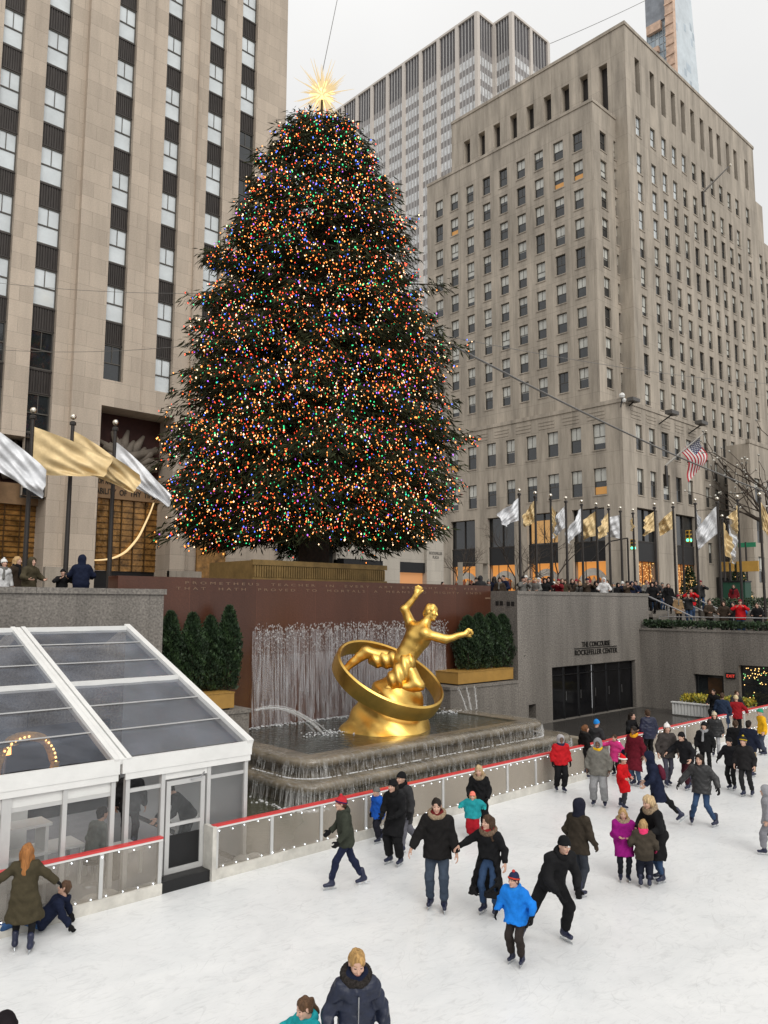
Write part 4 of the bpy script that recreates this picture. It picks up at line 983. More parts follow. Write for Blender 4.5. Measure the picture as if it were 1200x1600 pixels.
for i in range(nb):
    L_ = bl[i]; a = az[i]; rise = 0.20 + 0.35 * tt[i] ** 3; droop = 0.15 * (1 - 0.8 * tt[i])
    cu_, su_ = math.cos(a), math.sin(a)
    ns = max(4, int(7 + L_ * 1.6))
    s_ = np.linspace(0.30 if L_ > 2 else 0.05, 1.0, ns)
    r_ = s_ * L_; z_ = zb0[i] - TZ + L_ * (rise * s_ * 0.6 - droop * 2.0 * s_ ** 2.1) + (0.25 if tt[i] > 0.9 else 0)
    P = np.stack([r_ * cu_, r_ * su_, z_], 1)
    if i % 6 == 0 and L_ > 2: limb.tube([(0.1 * cu_, 0.1 * su_, zb0[i] - TZ)] + [tuple(p) for p in P[::3]], [0.07] + [0.05 * (1 - k / (len(P[::3]) + 0.5)) + 0.008 for k in range(len(P[::3]))], 4)
    side = np.array([-su_, cu_, 0])
    for k in range(ns):
        m_ = 7 if s_[k] < 0.55 else 15
        sg = GT.choice([-1, 1], m_)[:, None]; sp = GT.uniform(0.15, 1.0, m_)[:, None]
        wd = 0.9 * (1.15 - s_[k]) * min(1.5, 0.4 + L_ * 0.16) + 0.12
        off = sg * sp * side * wd
        q = P[k] + off + np.stack([GT.normal(0, 0.12, m_), GT.normal(0, 0.12, m_), -0.20 * sp[:, 0] * wd + GT.normal(0, 0.13, m_)], 1)
        d = np.array([cu_, su_, 0]) * GT.uniform(0.2, 1.0, m_)[:, None] + sg * side * GT.uniform(0.1, 0.9, m_)[:, None] + np.stack([np.zeros(m_), np.zeros(m_), -GT.uniform(0.05, 1.0, m_)], 1)
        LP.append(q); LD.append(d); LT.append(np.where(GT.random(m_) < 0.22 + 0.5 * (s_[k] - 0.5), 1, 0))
        if s_[k] > 0.5 and GT.random() < 0.30 + 0.75 * (0.5 + 0.5 * math.sin(a * 5 + tt[i] * 15) * math.sin(tt[i] * 44 + a * 3)):
            nbulb = GT.poisson(2.9 if s_[k] < 0.95 else 3.7)
            for _ in range(nbulb):
                j = GT.integers(m_); bulbP.append(q[j] + d[j] / np.linalg.norm(d[j]) * 0.18 + np.array([cu_, su_, 0.1]) * 0.10); bulbO.append(a)
LP, LD, LT = np.concatenate(LP), np.concatenate(LD), np.concatenate(LT)
V, F = leaf_quads(LP, LD, 0.42, 0.042, GT)
NEEDLE = [mat('spruce needles dark', (0.021, 0.025, 0.011), 0.8, var=0.5, scale=0.8, spec=0.15), mat('spruce needles light', (0.036, 0.043, 0.017), 0.8, var=0.4, scale=0.8, spec=0.15)]  # olive-brown tint: the bulbs' warm glow is put into the needle colour
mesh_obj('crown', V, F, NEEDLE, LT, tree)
limb.build('branches', BARK, tree, kind='stuff')
# coloured bulbs: small faceted lamps, larger where a bulb sits at a twig's end
bulbP = np.array(bulbP); GT.shuffle(bulbP)
vis = (bulbP[:, 0] * -0.62 + bulbP[:, 1] * -0.79) > -1.5                      # the side the rink sees
bulbP = np.concatenate([bulbP[vis], bulbP[~vis][::4]])
BULBC = [('orange bulb', (1.0, 0.30, 0.06), 3.2, .36), ('red bulb', (1.0, 0.08, 0.03), 2.8, .23), ('warm white bulb', (1.0, 0.66, 0.40), 3.4, .14), ('green bulb', (0.05, 0.8, 0.28), 1.9, .13), ('blue bulb', (0.09, 0.18, 1.0), 2.8, .09), ('violet bulb', (0.55, 0.14, 0.95), 2.2, .05)]
BULBM = [emit(n_, c_, s_) for n_, c_, s_, _ in BULBC]
pc = np.array([q[3] for q in BULBC]); pc = pc / pc.sum()
OCT = np.array([(1, 0, 0), (0, 1, 0), (-1, 0, 0), (0, -1, 0), (0, 0, 1.25), (0, 0, -1.25)], float)
OF = np.array([(0, 1, 4), (1, 2, 4), (2, 3, 4), (3, 0, 4), (1, 0, 5), (2, 1, 5), (3, 2, 5), (0, 3, 5)])
def bulbs(P, name, mats, mi, **k):
    n_ = len(P); rr = GT.uniform(0.019, 0.042, n_)
    V = (OCT[None] * rr[:, None, None] + P[:, None]).reshape(-1, 3); F = (OF[None] + (np.arange(n_) * 6)[:, None, None]).reshape(-1, 3)
    return mesh_obj(name, V, F, mats, np.repeat(mi, 8), tree, **k)
mi = GT.choice(len(BULBC), len(bulbP), p=pc)
front = np.argsort(bulbP[:, 0] * 0.62 + bulbP[:, 1] * 0.79)[:100]
one = np.zeros(len(bulbP), bool); one[front] = True
for j in front: bulbs(bulbP[j:j + 1], 'light_bulb', [BULBM[mi[j]]], np.zeros(1, int))
bulbs(bulbP[~one], 'far_light_bulbs', BULBM, mi[~one], kind='stuff')
# star
st = empty('tree_star', (TX + 0.1, TY, 29.85), label='glowing crystal star with long spikes on the tree top', cat='star')
mb = MB(); gs = np.random.default_rng(8)
for i in range(130):
    d = gs.normal(size=3); d /= np.linalg.norm(d); L_ = 0.75 + 0.65 * gs.random() if i % 4 else 1.6
    mb.tube([tuple(d * 0.3), tuple(d * 0.6), tuple(d * L_)], [0.045, 0.034, 0.006], 4)
mb.build('spikes', emit('crystal spikes glow', (1.0, 0.78, 0.44), 0.66), st)
mb = MB(); mb.ball((0, 0, 0), 0.30, 10)
for i in range(60):
    d = gs.normal(size=3); d /= np.linalg.norm(d); mb.tube([tuple(d * 0.3), tuple(d * 0.62)], [0.05, 0.012], 4)
mb.build('core', emit('star core glow', (1.0, 0.76, 0.28), 2.0), st)
MB().tube([(0, 0, -2.2), (0, 0, 0)], [0.06, 0.05], 6).build('stem', BARK, st)
# tub of gilded bars round the trunk foot, on the wall top
tb = empty('tree_tub', (20.25, 25.7, 5.0), label='gold slatted planter box around the Christmas tree foot', cat='planter')
TUBM = mat('antique gold slats', (0.24, 0.155, 0.055), 0.45, 0.5, var=0.3)
mb = MB(); mb.box(-3.4, -0.6, 0.0, 3.4, -0.3, 2.0); mb.box(-3.4, -0.3, 0.0, -3.1, 2.6, 2.0); mb.box(3.1, -0.3, 0.0, 3.4, 2.6, 2.0); mb.build('box_wall', TUBM, tb)
mb = MB()
for i in range(60): x = -3.36 + 6.72 * i / 59; mb.box(x - 0.035, -0.66, 1.36, x + 0.045, -0.601, 1.8)
mb.build('slats', TUBM, tb, kind='stuff')
MB().box(-3.5, -0.7, 1.82, 3.5, -0.58, 2.02).build('rim', TUBM, tb)
MB().box(-3.5, -0.7, 1.16, 3.5, -0.602, 1.34).build('lower_rail', TUBM, tb)

# guy cables
CABLE = mat('grey steel cable', (0.2, 0.195, 0.19), 0.5, 0.5)
def cable(a, b_, r, lab, sag=0.0, name='steel_cable', m=CABLE):
    pts = [Vector(a).lerp(Vector(b_), i / 14) - Vector((0, 0, sag * 4 * (i / 14) * (1 - i / 14))) for i in range(15)]
    return MB().tube(pts, r, 5).build(name, m, label=lab, cat='cable', group='tree cables')
cable((TX, TY, 30.5), at_y(531, -20, 32), 0.02, 'thin steel cable rising from the star to the top edge')
cable((TX, TY, 20), at_y(-20, 440, 44), 0.012, 'thin cable from the tree to the tower, upper of two', 0.4)
cable((TX - 3, TY, 17), at_y(-20, 545, 44), 0.012, 'thin cable from the tree to the tower, lower of two', 0.4)
cable((TX + 3, TY - 3, 18.4), at_x(1210, 774, 62), 0.055, 'thick dark cable running down right from the tree across the block', 0.5)
cable((TX + 5, TY, 19.5), at_x(1210, 600, 75), 0.018, 'thin cable across the block toward the upper right edge', 0.5)
cable(at_x(860, 68, 120), at_x(1010, 0, 150), 0.06, 'thin distant cable against the sky between the far towers', 0.2)

# ------------------------------------------------------------------ flags
def cloth_flag(root, m, Hh, Ln, dirv, drop, amp, fold, seed, z0, taper=0.5, name='flag'):
    g = np.random.default_rng(seed); nu, nv = 34, 22
    dv = np.array([dirv[0], dirv[1], 0.0]); dv /= np.linalg.norm(dv); nv_ = np.array([-dv[1], dv[0], 0])
    V = np.zeros((nu + 1, nv + 1, 3)); ph = g.uniform(0, 6)
    for i in range(nu + 1):
        t_ = i / nu
        for j in range(nv + 1):
            s_ = j / nv
            wv = 0.35 * amp * t_ ** 0.5 * math.sin(17 * t_ + 6 * s_ + 2 * ph) + 0.22 * amp * math.sin(21 * s_ - 9 * t_ + ph) * min(1, 4 * t_) + amp * t_ ** 0.7 * math.sin(fold * t_ * 6.28 + ph + s_ * 2.2) + amp * 0.55 * t_ * math.sin(s_ * 11 + ph * 2 + t_ * 5)
            V[i, j] = dv * (Ln * t_ * (1 - 0.10 * s_) + 0.06) + nv_ * wv + np.array([0, 0, z0 - Hh * (s_ - 0.5) * (1 - taper * t_) - Hh * 0.5 - drop * t_ ** 1.15 - 0.10 * Ln * t_ * math.sin(3.1 * s_)])
    idx = np.arange((nu + 1) * (nv + 1)).reshape(nu + 1, nv + 1)
    F = np.stack([idx[:-1, :-1], idx[1:, :-1], idx[1:, 1:], idx[:-1, 1:]], -1).reshape(-1, 4)
    return mesh_obj(name, V.reshape(-1, 3), F, m, parent=root, smooth=True)
POLE = mat('dark flagpole metal', (0.035, 0.03, 0.027), 0.4, 0.4)
FINIAL = mat('bright finial ball', (0.75, 0.70, 0.60), 0.15, 1.0)
def flagpole(x, y, mflag, dirv, Ln, drop, lab, grp, seed, Hh=1.7, zt=11.6, zb=5.0, taper=0.5, amp=0.16, fold=1.2, lower=0.45):
    o = empty('flagpole', (x, y, zb), label=lab, cat='flagpole', group=grp); h = zt - zb
    MB().tube([(0, 0, 0), (0, 0, h - 0.15)], [0.085, 0.06], 10).build('pole', POLE, o, smooth=True, sharp=60)
    MB().lathe([(0.11, 0), (0.11, 0.5), (0.09, 0.56)], (0, 0, 0), 10).build('base', POLE, o)
    MB().ball((0, 0, h), 0.105, 12).build('finial', FINIAL, o, smooth=True)
    MB().lathe([(0.11, -0.28), (0.11, -0.2), (0.07, -0.16)], (0, 0, h), 10).build('collar', POLE, o)
    cloth_flag(o, mflag, Hh, Ln, dirv, drop, amp, fold, seed, h - lower, taper)
    return o
RGT = (0.743, -0.669)                                     # along the picture's width, to the right
def mixd(a, s_=1): return (s_ * (RGT[0] * math.cos(a) - RGT[1] * math.sin(a)), s_ * (RGT[1] * math.cos(a) + RGT[0] * math.sin(a)))
GL = 'flagpoles by the granite wall'
flagpole(7.55, 26.1, SILVER_FOIL, mixd(0.1), 1.8, 1.15, 'flagpole at left edge with silver flag streaming down right', GL, 1, 1.3, 11.55, taper=0.35, lower=0.7)
flagpole(8.85, 26.1, GOLD_FOIL, mixd(0.05), 2.5, 0.50, 'flagpole with the largest gold flag, before the left entrance', GL, 2, 1.6, taper=0.6, lower=0.55)
flagpole(10.15, 26.1, GOLD_FOIL, mixd(-0.15), 2.35, 1.15, 'flagpole with folded gold flag between the two entrances', GL, 3, 1.3, taper=0.55, lower=0.5)
flagpole(11.55, 25.9, SILVER_FOIL, mixd(0.0), 1.95, 1.35, 'flagpole with silver flag touching the Christmas tree', GL, 4, 1.3, taper=0.75, lower=0.7)
GR = 'flagpoles beyond the concourse wall'
rows = [(34.81, 26.1, 'S', -1, 1.45, 0.35, 1.5, 'silver flag flying left, nearest the tree'), (36.29, 26.1, 'G', -1, 0.75, 0.2, 1.5, 'square gold flag, second from the tree'), (37.78, 26.1, 'G', 1, 0.35, 0.8, 1.4, 'narrow twisted gold flag, third from the tree'),
        (39.32, 26.1, 'S', -1, 1.0, 0.6, 1.6, 'silver flag folded left, fourth from the tree'), (41.3, 26.3, 'S', -1, 1.3, 0.8, 1.7, 'pointed silver flag in the middle of the row'), (43.1, 26.4, 'G', -1, 1.2, 0.2, 1.9, 'tall crumpled gold flag before the dark shop window'),
        (44.4, 26.3, 'G', -1, 1.1, 0.5, 1.5, 'triangular gold flag by the block corner'), (46.0, 26.4, 'S', -1, 1.5, -0.3, 1.9, 'silver flag blown upward by the block corner'), (47.6, 26.4, 'G', -1, 0.2, 0.3, 0.6, 'rolled flag near the traffic light')]
for i, (x, y, c_, sd_, Ln, dp, Hh, lb) in enumerate(rows):
    flagpole(x, y, GOLD_FOIL if c_ == 'G' else SILVER_FOIL, mixd(0.5 * (-1) ** i, sd_), Ln * .85, dp + 0.3, 'flagpole with ' + lb, GR, 10 + i, Hh * .82, taper=0.35, amp=0.2, fold=0.9)
rows = [(45.8, 23.92, 'G', -1, 1.25, 0.25, 1.5, 'crumpled gold flag right of the lit tree window'), (46.2, 22.9, 'G', -1, 1.05, 0.3, 1.4, 'gold flag above the plaza steps'), (45.6, 21.2, 'S', 1, 0.35, 0.9, 1.3, 'limp silver flag beside the green traffic light'),
        (45.9, 20.0, 'S', -1, 1.5, 0.9, 2.0, 'large silver flag sagging over the terrace'), (45.85, 18.8, 'G', -1, 0.5, 0.2, 1.8, 'upright gold flag on the tall pole near the right edge'), (45.7, 17.5, 'G', 1, 0.55, 0.5, 1.9, 'gold flag on the pole nearest the right edge')]
for i, (x, y, c_, sd_, Ln, dp, Hh, lb) in enumerate(rows):
    flagpole(x, y, GOLD_FOIL if c_ == 'G' else SILVER_FOIL, mixd(0.4 * (-1) ** i, sd_), Ln * .8, dp + 0.3, 'flagpole with ' + lb, GR, 30 + i, Hh * .82, zb=3.8 if x < 47 and y < 22 else 5.0, taper=0.3, amp=0.2, fold=0.9)
for i, (x, y, c_, lb) in enumerate(((55.2, 23.75, 'G', 'dull gold flag, farther row, left one'), (56.7, 24.0, 'S', 'long silver flag, farther row, right one'))):
    flagpole(x, y, GOLD_FOIL if c_ == 'G' else SILVER_FOIL, mixd(0.4, 1), 0.7, 1.0, 'flagpole with ' + lb, GR, 40 + i, 2.2, taper=0.3, amp=0.25)
# national flag on a slanting pole
fr = empty('flagpole', (0, 0, 0), label='striped flag with starred blue corner on slanting pole from the grey block', cat='flag')
pa, pb = at_y(1040, 727, 45.3), at_y(1103, 674, 41.0)
MB().tube([pa, pb], [0.13, 0.07], 8).build('pole', mat('pale pole', (0.5, 0.48, 0.44), 0.4), fr); MB().ball(pb, 0.16, 8).build('finial', FINIAL, fr)
mb = MB(); mb.bar(pa + Vector((0, 0.05, -0.1)), pa + Vector((0, 0, -2.6)), 0.5, 0.35); mb.build('bracket', BRONZE, fr)
hoist0, hoist1 = pb.lerp(pa, 0.14), pb.lerp(pa, 0.60)
nu, nv = 26, 13; V = []; MI = []; F = []
dn = Vector((0.22, -0.05, -1.0)).normalized(); hv = hoist1 - hoist0; fly = 5.0
lat = (at_y(1110, 727, 41) - at_y(1100, 727, 41)).normalized()
for i in range(nu + 1):
    t_ = i / nu
    for j in range(nv + 1):
        s_ = j / nv
        p = hoist0 + hv * s_ * (1 - 0.30 * t_) + dn * (fly * t_ * (0.78 + 0.22 * s_) * 0.86) + lat * (0.5 * math.sin(t_ * 3.2) * (1 - s_) + 0.30 * math.sin(5 * t_ + 5 * s_) * t_ - 0.9 * t_ * t_ * s_) + Vector((0, 0.35 * math.sin(6 * t_ + 3 * s_), 0))
        V.append(tuple(p))
for i in range(nu):
    for j in range(nv):
        F.append((i * (nv + 1) + j, (i + 1) * (nv + 1) + j, (i + 1) * (nv + 1) + j + 1, i * (nv + 1) + j + 1)); MI.append(2 if (i < 10 and j < 7) else (j % 2))
fo = mesh_obj('flag_cloth', V, F, [mat('flag red', (0.40, 0.025, 0.035), 0.7), mat('flag white', (0.66, 0.64, 0.62), 0.7), mat('flag blue', (0.022, 0.028, 0.10), 0.7)], MI, fr, smooth=True)
mb = MB()
for r_ in range(7):
    for c_ in range(6 - r_ % 2):
        q = (r_ + 0.5); i_ = 0.8 + c_ * 1.65 + (0.8 if r_ % 2 else 0)
        i0 = int(i_); f_ = i_ - i0; j0 = int(q)
        c = Vector(V[i0 * (nv + 1) + j0]).lerp(Vector(V[(i0 + 1) * (nv + 1) + j0]), f_).lerp(Vector(V[i0 * (nv + 1) + j0 + 1]).lerp(Vector(V[(i0 + 1) * (nv + 1) + j0 + 1]), f_), 0.5)
        a_, b_ = hv.normalized() * 0.11, dn * 0.11; nn = a_.cross(b_).normalized() * 0.03
        for sg in (-1, 1):
            P = [c + nn * sg + (a_ * math.cos(k * math.pi / 5) + b_ * math.sin(k * math.pi / 5)) * (1 if k % 2 == 0 else 0.45) for k in range(10)]; mb.raw(P, [tuple(range(10))])
mb.build('stars', mat('star white', (0.7, 0.7, 0.68), 0.7), fo, kind='stuff')
pa = at_y(1097, 302, YTW - 0.05); pb = at_y(1141, 258, YTW - 4.5)
fr = empty('flagpole', (0, 0, 0), label='bare slanting grey pole high on the right face of the block', cat='flagpole')
MB().tube([pa, pb], [0.16, 0.09], 8).build('pole', mat('grey pole', (0.35, 0.34, 0.33), 0.4), fr); MB().ball(pb, 0.2, 8).build('finial', FINIAL, fr); MB().bar(pa + Vector((0, 0, 0.2)), pa - Vector((0, 0, 2.0)), 0.5, 0.4).build('bracket', BRONZE, fr)

# ------------------------------------------------------------------ the clear tent beside the ice
VINYL = clear_glass('clear vinyl roof', (0.24, 0.265, 0.32), 0.24, 0.08, 0.16)
TGLASS = clear_glass('tent wall glass', (0.6, 0.62, 0.63), 0.08, 0.04, 0.05)
tent = empty('clear_tent', (0, 0, 0), label='white framed pavilion with clear sloping roof beside the ice', cat='tent')
YF, YRG, ZE, ZRG = 14.3, 20.2, 2.48, 4.72
bx = [9.55, 6.76, 3.97, 1.18]
WP = WHITE_PAINT
def rp(x, t_, dz=0.0): return Vector((x, YF + (YRG - YF) * t_, ZE + (ZRG - ZE) * t_ + dz))
for i, x in enumerate(bx):
    mb = MB(); w_ = 0.13 if i == 0 else 0.10
    if i == 0: mb.bar(rp(x, -0.015), rp(x, 1.0), 0.15, 0.2)
    else:
        for dx in (-0.12, 0.0, 0.12): mb.bar(rp(x + dx, -0.015, 0.0 if dx else 0.012), rp(x + dx, 1.0, 0.0 if dx else 0.012), 0.10, 0.16 if dx else 0.1)
    mb.build('rafter', WP, tent)
for i in range(3):
    x0, x1 = bx[i + 1] + 0.17, bx[i] - (0.075 if i == 0 else 0.17)
    mb = MB(); mb.bar(rp(x0, 0.5), rp(x1, 0.5), 0.16, 0.14); mb.build('purlin', WP, tent)
    mb = MB(); mb.bar(rp(x0, 0.985), rp(x1, 0.985), 0.18, 0.16); mb.build('ridge_beam', WP, tent)
    mb = MB()
    for t_ in (0.165, 0.333, 0.665, 0.835): mb.bar(rp(x0, t_, 0.03), rp(x1, t_, 0.03), 0.035, 0.02)
    mb.build('roof_seams', ALUMINIUM, tent, kind='stuff')
    mb = MB(); n_ = 10
    for (ta, tb_) in ((0.01, 0.49), (0.51, 0.975)):
        V = []
        for a in range(n_ + 1):
            for c_ in range(n_ + 1):
                u, v = a / n_, c_ / n_; sagz = -0.035 * math.sin(math.pi * u) * math.sin(math.pi * v) + 0.006 * math.sin(19 * u + 7 * v + i)
                V.append(tuple(rp(x0 + (x1 - x0) * u, ta + (tb_ - ta) * v, sagz + 0.01)))
        mb.raw(V, [(a * (n_ + 1) + c_, (a + 1) * (n_ + 1) + c_, (a + 1) * (n_ + 1) + c_ + 1, a * (n_ + 1) + c_ + 1) for a in range(n_) for c_ in range(n_)])
    mb.build('roof_panel', VINYL, tent, smooth=True)
    mb = MB(); mb.box(x0 - 0.17, YF - 0.10, ZE - 0.24, x1 + 0.12, YF - 0.02, ZE + 0.03); mb.box(x0 - 0.10, YF - 0.085, ZE - 0.36, x1 + 0.1, YF - 0.045, ZE - 0.243); mb.build('eave_fascia', WP, tent)
    # far slope, towards the stone wall
    mb = MB(); mb.quad((x0, YRG, ZRG), (x1, YRG, ZRG), (x1, 21.4, ZRG - 0.5), (x0, 21.4, ZRG - 0.5)); mb.build('back_roof_panel', VINYL, tent)
def post(x, w_=0.08, z1=ZE - 0.36, z0=0.02):
    MB().box(x - w_ / 2, YF - 0.05, z0, x + w_ / 2, YF + 0.06, z1).build('post', ALUMINIUM, tent)
for x in (9.50, 8.62, 7.62, 6.90, 6.62, 5.74, 4.80, 4.72, 3.9): post(x)
for (x0, x1, kd) in ((8.66, 9.46, 'g'), (6.94, 7.58, 'g'), (5.78, 6.58, 'g'), (4.84, 5.70, 'g'), (3.94, 4.68, 'g')):
    MB().box(x0, YF - 0.02, 1.86, x1, YF + 0.03, 1.93).build('window_rail', ALUMINIUM, tent); MB().box(x0, YF - 0.03, 0.02, x1, YF + 0.04, 0.14).build('window_rail', ALUMINIUM, tent)
    if x1 < 7: MB().box(x0, YF, 1.93, x1, YF + 0.02, 2.1).build('header_panel', WP, tent)
    MB().quad((x0, YF + 0.005, 0.14), (x1, YF + 0.005, 0.14), (x1, YF + 0.005, 1.86 if x1 < 9 else 2.1), (x0, YF + 0.005, 1.86 if x1 < 9 else 2.1)).build('glass_panel', TGLASS, tent)
d = empty('door', (0, 0, 0)); d.parent = tent
mb = MB()
for (a, b_, z0, z1) in ((7.70, 7.79, 0.22, 1.95), (8.45, 8.54, 0.22, 1.95), (7.79, 8.45, 1.86, 1.95), (7.79, 8.45, 0.22, 0.32), (7.79, 8.45, 1.09, 1.15)): mb.box(a, YF - 0.04, z0, b_, YF + 0.03, z1)
mb.build('door_frame', ALUMINIUM, d)
MB().quad((7.79, YF, 1.15), (8.45, YF, 1.15), (8.45, YF, 1.86), (7.79, YF, 1.86)).build('door_glass', TGLASS, d)
MB().box(7.79, YF - 0.01, 0.32, 8.45, YF + 0.01, 0.92).build('kick_panel', BLACK, d)
MB().quad((7.79, YF + 0.002, 0.92), (8.45, YF + 0.002, 0.92), (8.45, YF + 0.002, 1.09), (7.79, YF + 0.002, 1.09)).build('lower_glass', TGLASS, d)
MB().box(7.66, YF - 0.03, 1.99, 8.58, YF + 0.03, 2.12).build('door_header', WP, d)
MB().tube([(8.2, YF - 0.06, 1.93), (8.35, YF - 0.2, 1.98), (8.5, YF - 0.06, 2.03)], 0.015, 6).build('door_closer', STEEL, d)
MB().box(7.51, 13.97, -0.01, 8.525, YF - 0.06, 0.21).build('door_gap_dark', BLACK, tent)  # black block paints the darkness of the opening under the door frame
# gable end
mb = MB(); mb.quad((9.55, YF, 0.1), (9.55, YRG, 0.1), (9.55, YRG, ZRG - 0.1), (9.55, YF, ZE - 0.1)); mb.build('side_wall', TGLASS, tent)
MB().box(4.9, 15.9, 0.012, 5.7, 15.96, 1.75).build('inner_partition', WP, tent)
MB().box(1.2, 20.6, 0.0, 9.4, 20.66, 2.3).build('back_wall', mat('dark tent liner', (0.05, 0.05, 0.055), 0.7), tent)
MB().box(1.2, 14.4, 0.0, 9.5, 20.6, 0.012).build('floor_board', mat('grey carpet', (0.30, 0.30, 0.31), 0.9), tent)
# inside the tent
def table(x, y, lab, L_=0.9, W_=0.7, h_=0.75):
    o = empty('table', (x, y, 0.012), label=lab, cat='table', group='white tables inside the tent')
    MB().box(-L_ / 2, -W_ / 2, h_ - 0.05, L_ / 2, W_ / 2, h_).build('table_top', WP, o)
    for a in (-1, 1):
        for c_ in (-1, 1): MB().box(a * (L_ / 2 - 0.06) - 0.025, c_ * (W_ / 2 - 0.06) - 0.025, 0, a * (L_ / 2 - 0.06) + 0.025, c_ * (W_ / 2 - 0.06) + 0.025, h_ - 0.05).build('leg', WP, o)
table(7.3, 15.6, 'low white table behind the glass left of the tent door', 1.0, 0.7, 0.5)
table(9.0, 15.9, 'white table behind the glass right of the tent door', 0.8, 0.8)
table(6.25, 15.8, 'white table behind the second tent window', 0.8, 0.7)
o = empty('shelf_unit', (5.35, 15.2, 0.012), label='tall white shelf unit with two shelves behind the tent glass', cat='shelf')
MB().box(-0.4, -0.25, 0, -0.34, 0.25, 1.35).build('side_panel', WP, o); MB().box(0.34, -0.25, 0, 0.4, 0.25, 1.35).build('side_panel', WP, o)
for z in (0.35, 0.85, 1.35): MB().box(-0.45, -0.28, z, 0.45, 0.28, z + 0.05).build('shelf', WP, o)
wr = empty('lit_wreath', (5.82, 16.5, 2.2), label='round gold glowing wreath hanging under the tent roof', cat='wreath')
mb = MB(); mb.tube([(0.55 * math.cos(a * math.pi / 12), 0.1 * math.sin(a), 0.55 * math.sin(a * math.pi / 12)) for a in range(25)], 0.09, 6); mb.build('wreath_ring', mat('gold tinsel', (0.5, 0.28, 0.07), 0.5, 0.3, var=0.4, scale=20), wr)
mb = MB()
for a in range(40): mb.ball((0.55 * math.cos(a * 0.157), -0.12, 0.55 * math.sin(a * 0.157)), 0.025, 5)
mb.build('wreath_lights', emit('wreath light', (1.0, 0.6, 0.2), 3.0), wr, kind='stuff'); MB().tube([(0, 0, 0.6), (0, 0, 1.0)], 0.01, 4).build('cord', BLACK, wr)
for i, (x, y) in enumerate(((5.35, 16.7), (5.65, 17.2))):
    h_ = empty('heat_lamp', (x, y, 0.012), label=('glowing orange patio heater inside the tent, left one', 'glowing orange patio heater inside the tent, right one')[i], cat='heater', group='heaters in the tent')
    MB().tube([(0, 0, 0), (0, 0, 2.3)], 0.03, 8).build('pole', STEEL, h_); MB().lathe([(0.12, 0), (0.10, 0.28)], (0, 0, 2.3), 12).build('burner', emit('heater glow', (1.0, 0.40, 0.10), 5.0), h_); MB().lathe([(0.42, 0), (0.05, 0.12)], (0, 0, 2.6), 14).build('hood', STEEL, h_); MB().lathe([(0.25, 0), (0.22, 0.1)], (0, 0, 0), 12).build('foot', STEEL, h_)

# ------------------------------------------------------------------ barrier round the ice
KERB = mat('scuffed white kerb', (0.58, 0.56, 0.51), 0.6, var=0.2, scale=3, bump=0.3, bscale=12)
BGLASS = clear_glass('scuffed barrier glass', (0.62, 0.56, 0.48), 0.17, 0.10, 0.09)
def barrier(x0, x1, lab, step=1.32, endpost=True):
    o = empty('rink_barrier', (0, 0, 0), label=lab, cat='barrier', group='glass barriers round the ice'); Yb = 14.0
    MB().box(x0, Yb - 0.06, -0.01, x1, Yb + 0.10, 0.20).build('kerb', KERB, o)
    MB().box(x0 - 0.03, Yb - 0.05, 1.0, x1, Yb + 0.07, 1.035).build('top_rail', RED_PAINT, o); MB().box(x0, Yb - 0.04, 0.96, x1, Yb + 0.05, 1.0).build('under_rail', WP, o)
    xs = list(np.arange(x0 + 0.05, x1, step)) + [x1 - 0.04]
    for x in xs: MB().box(x - 0.035, Yb - 0.03, 0.2, x + 0.035, Yb + 0.03, 0.96).build('post', ALUMINIUM, o)
    for a, b_ in zip(xs[:-1], xs[1:]): MB().box(a + 0.04, Yb - 0.006, 0.2, b_ - 0.04, Yb + 0.006, 0.955).build('glass_panel', BGLASS, o)
    mb = MB(); n_ = int((x1 - x0) / 0.29)
    for i in range(n_):
        x = x0 + 0.12 + i * 0.29 + RB.uniform(-0.03, 0.03); mb.ball((x, Yb - 0.04, 0.92 + RB.uniform(-0.02, 0.02)), 0.011, 6); mb.ball((x + 0.1, Yb - 0.04, 0.235), 0.011, 6)
    mb.build('string_lights', WHITE_LED, o, kind='stuff')
    return o
barrier(8.62, 39.0, 'long red-railed glass barrier between ice and fountain')
barrier(1.0, 7.50, 'short red-railed glass barrier before the tent front')
MB().box(8.53, 13.90, 0, 8.615, YF - 0.06, 1.02).build('gate_post', KERB, label='scuffed white gate post beside the tent door', cat='post')
bg = empty('sandbag', (9.45, 14.2, -0.012), label='pale lumpy ballast bag behind the barrier glass near the tent corner', cat='bag')
mb = MB(); mb.ball((0, 0, 0.13), 0.24, 12, 0, 0.55); mb.ball((0.28, 0.02, 0.12), 0.2, 12, 0, 0.6); mb.build('bag_body', mat('white bag cloth', (0.62, 0.6, 0.56), 0.9, bump=0.5, bscale=10), bg, smooth=True)
bg = empty('sandbag', (6.55, 14.19, -0.012), label='pale lumpy ballast bag behind the barrier glass left of the tent door', cat='bag')
mb = MB(); mb.ball((0, 0, 0.13), 0.24, 12, 0, 0.55); mb.ball((-0.28, 0.02, 0.12), 0.2, 12, 0, 0.6); mb.build('bag_body', mat('white bag cloth', (0.62, 0.6, 0.56), 0.9, bump=0.5, bscale=10), bg, smooth=True)

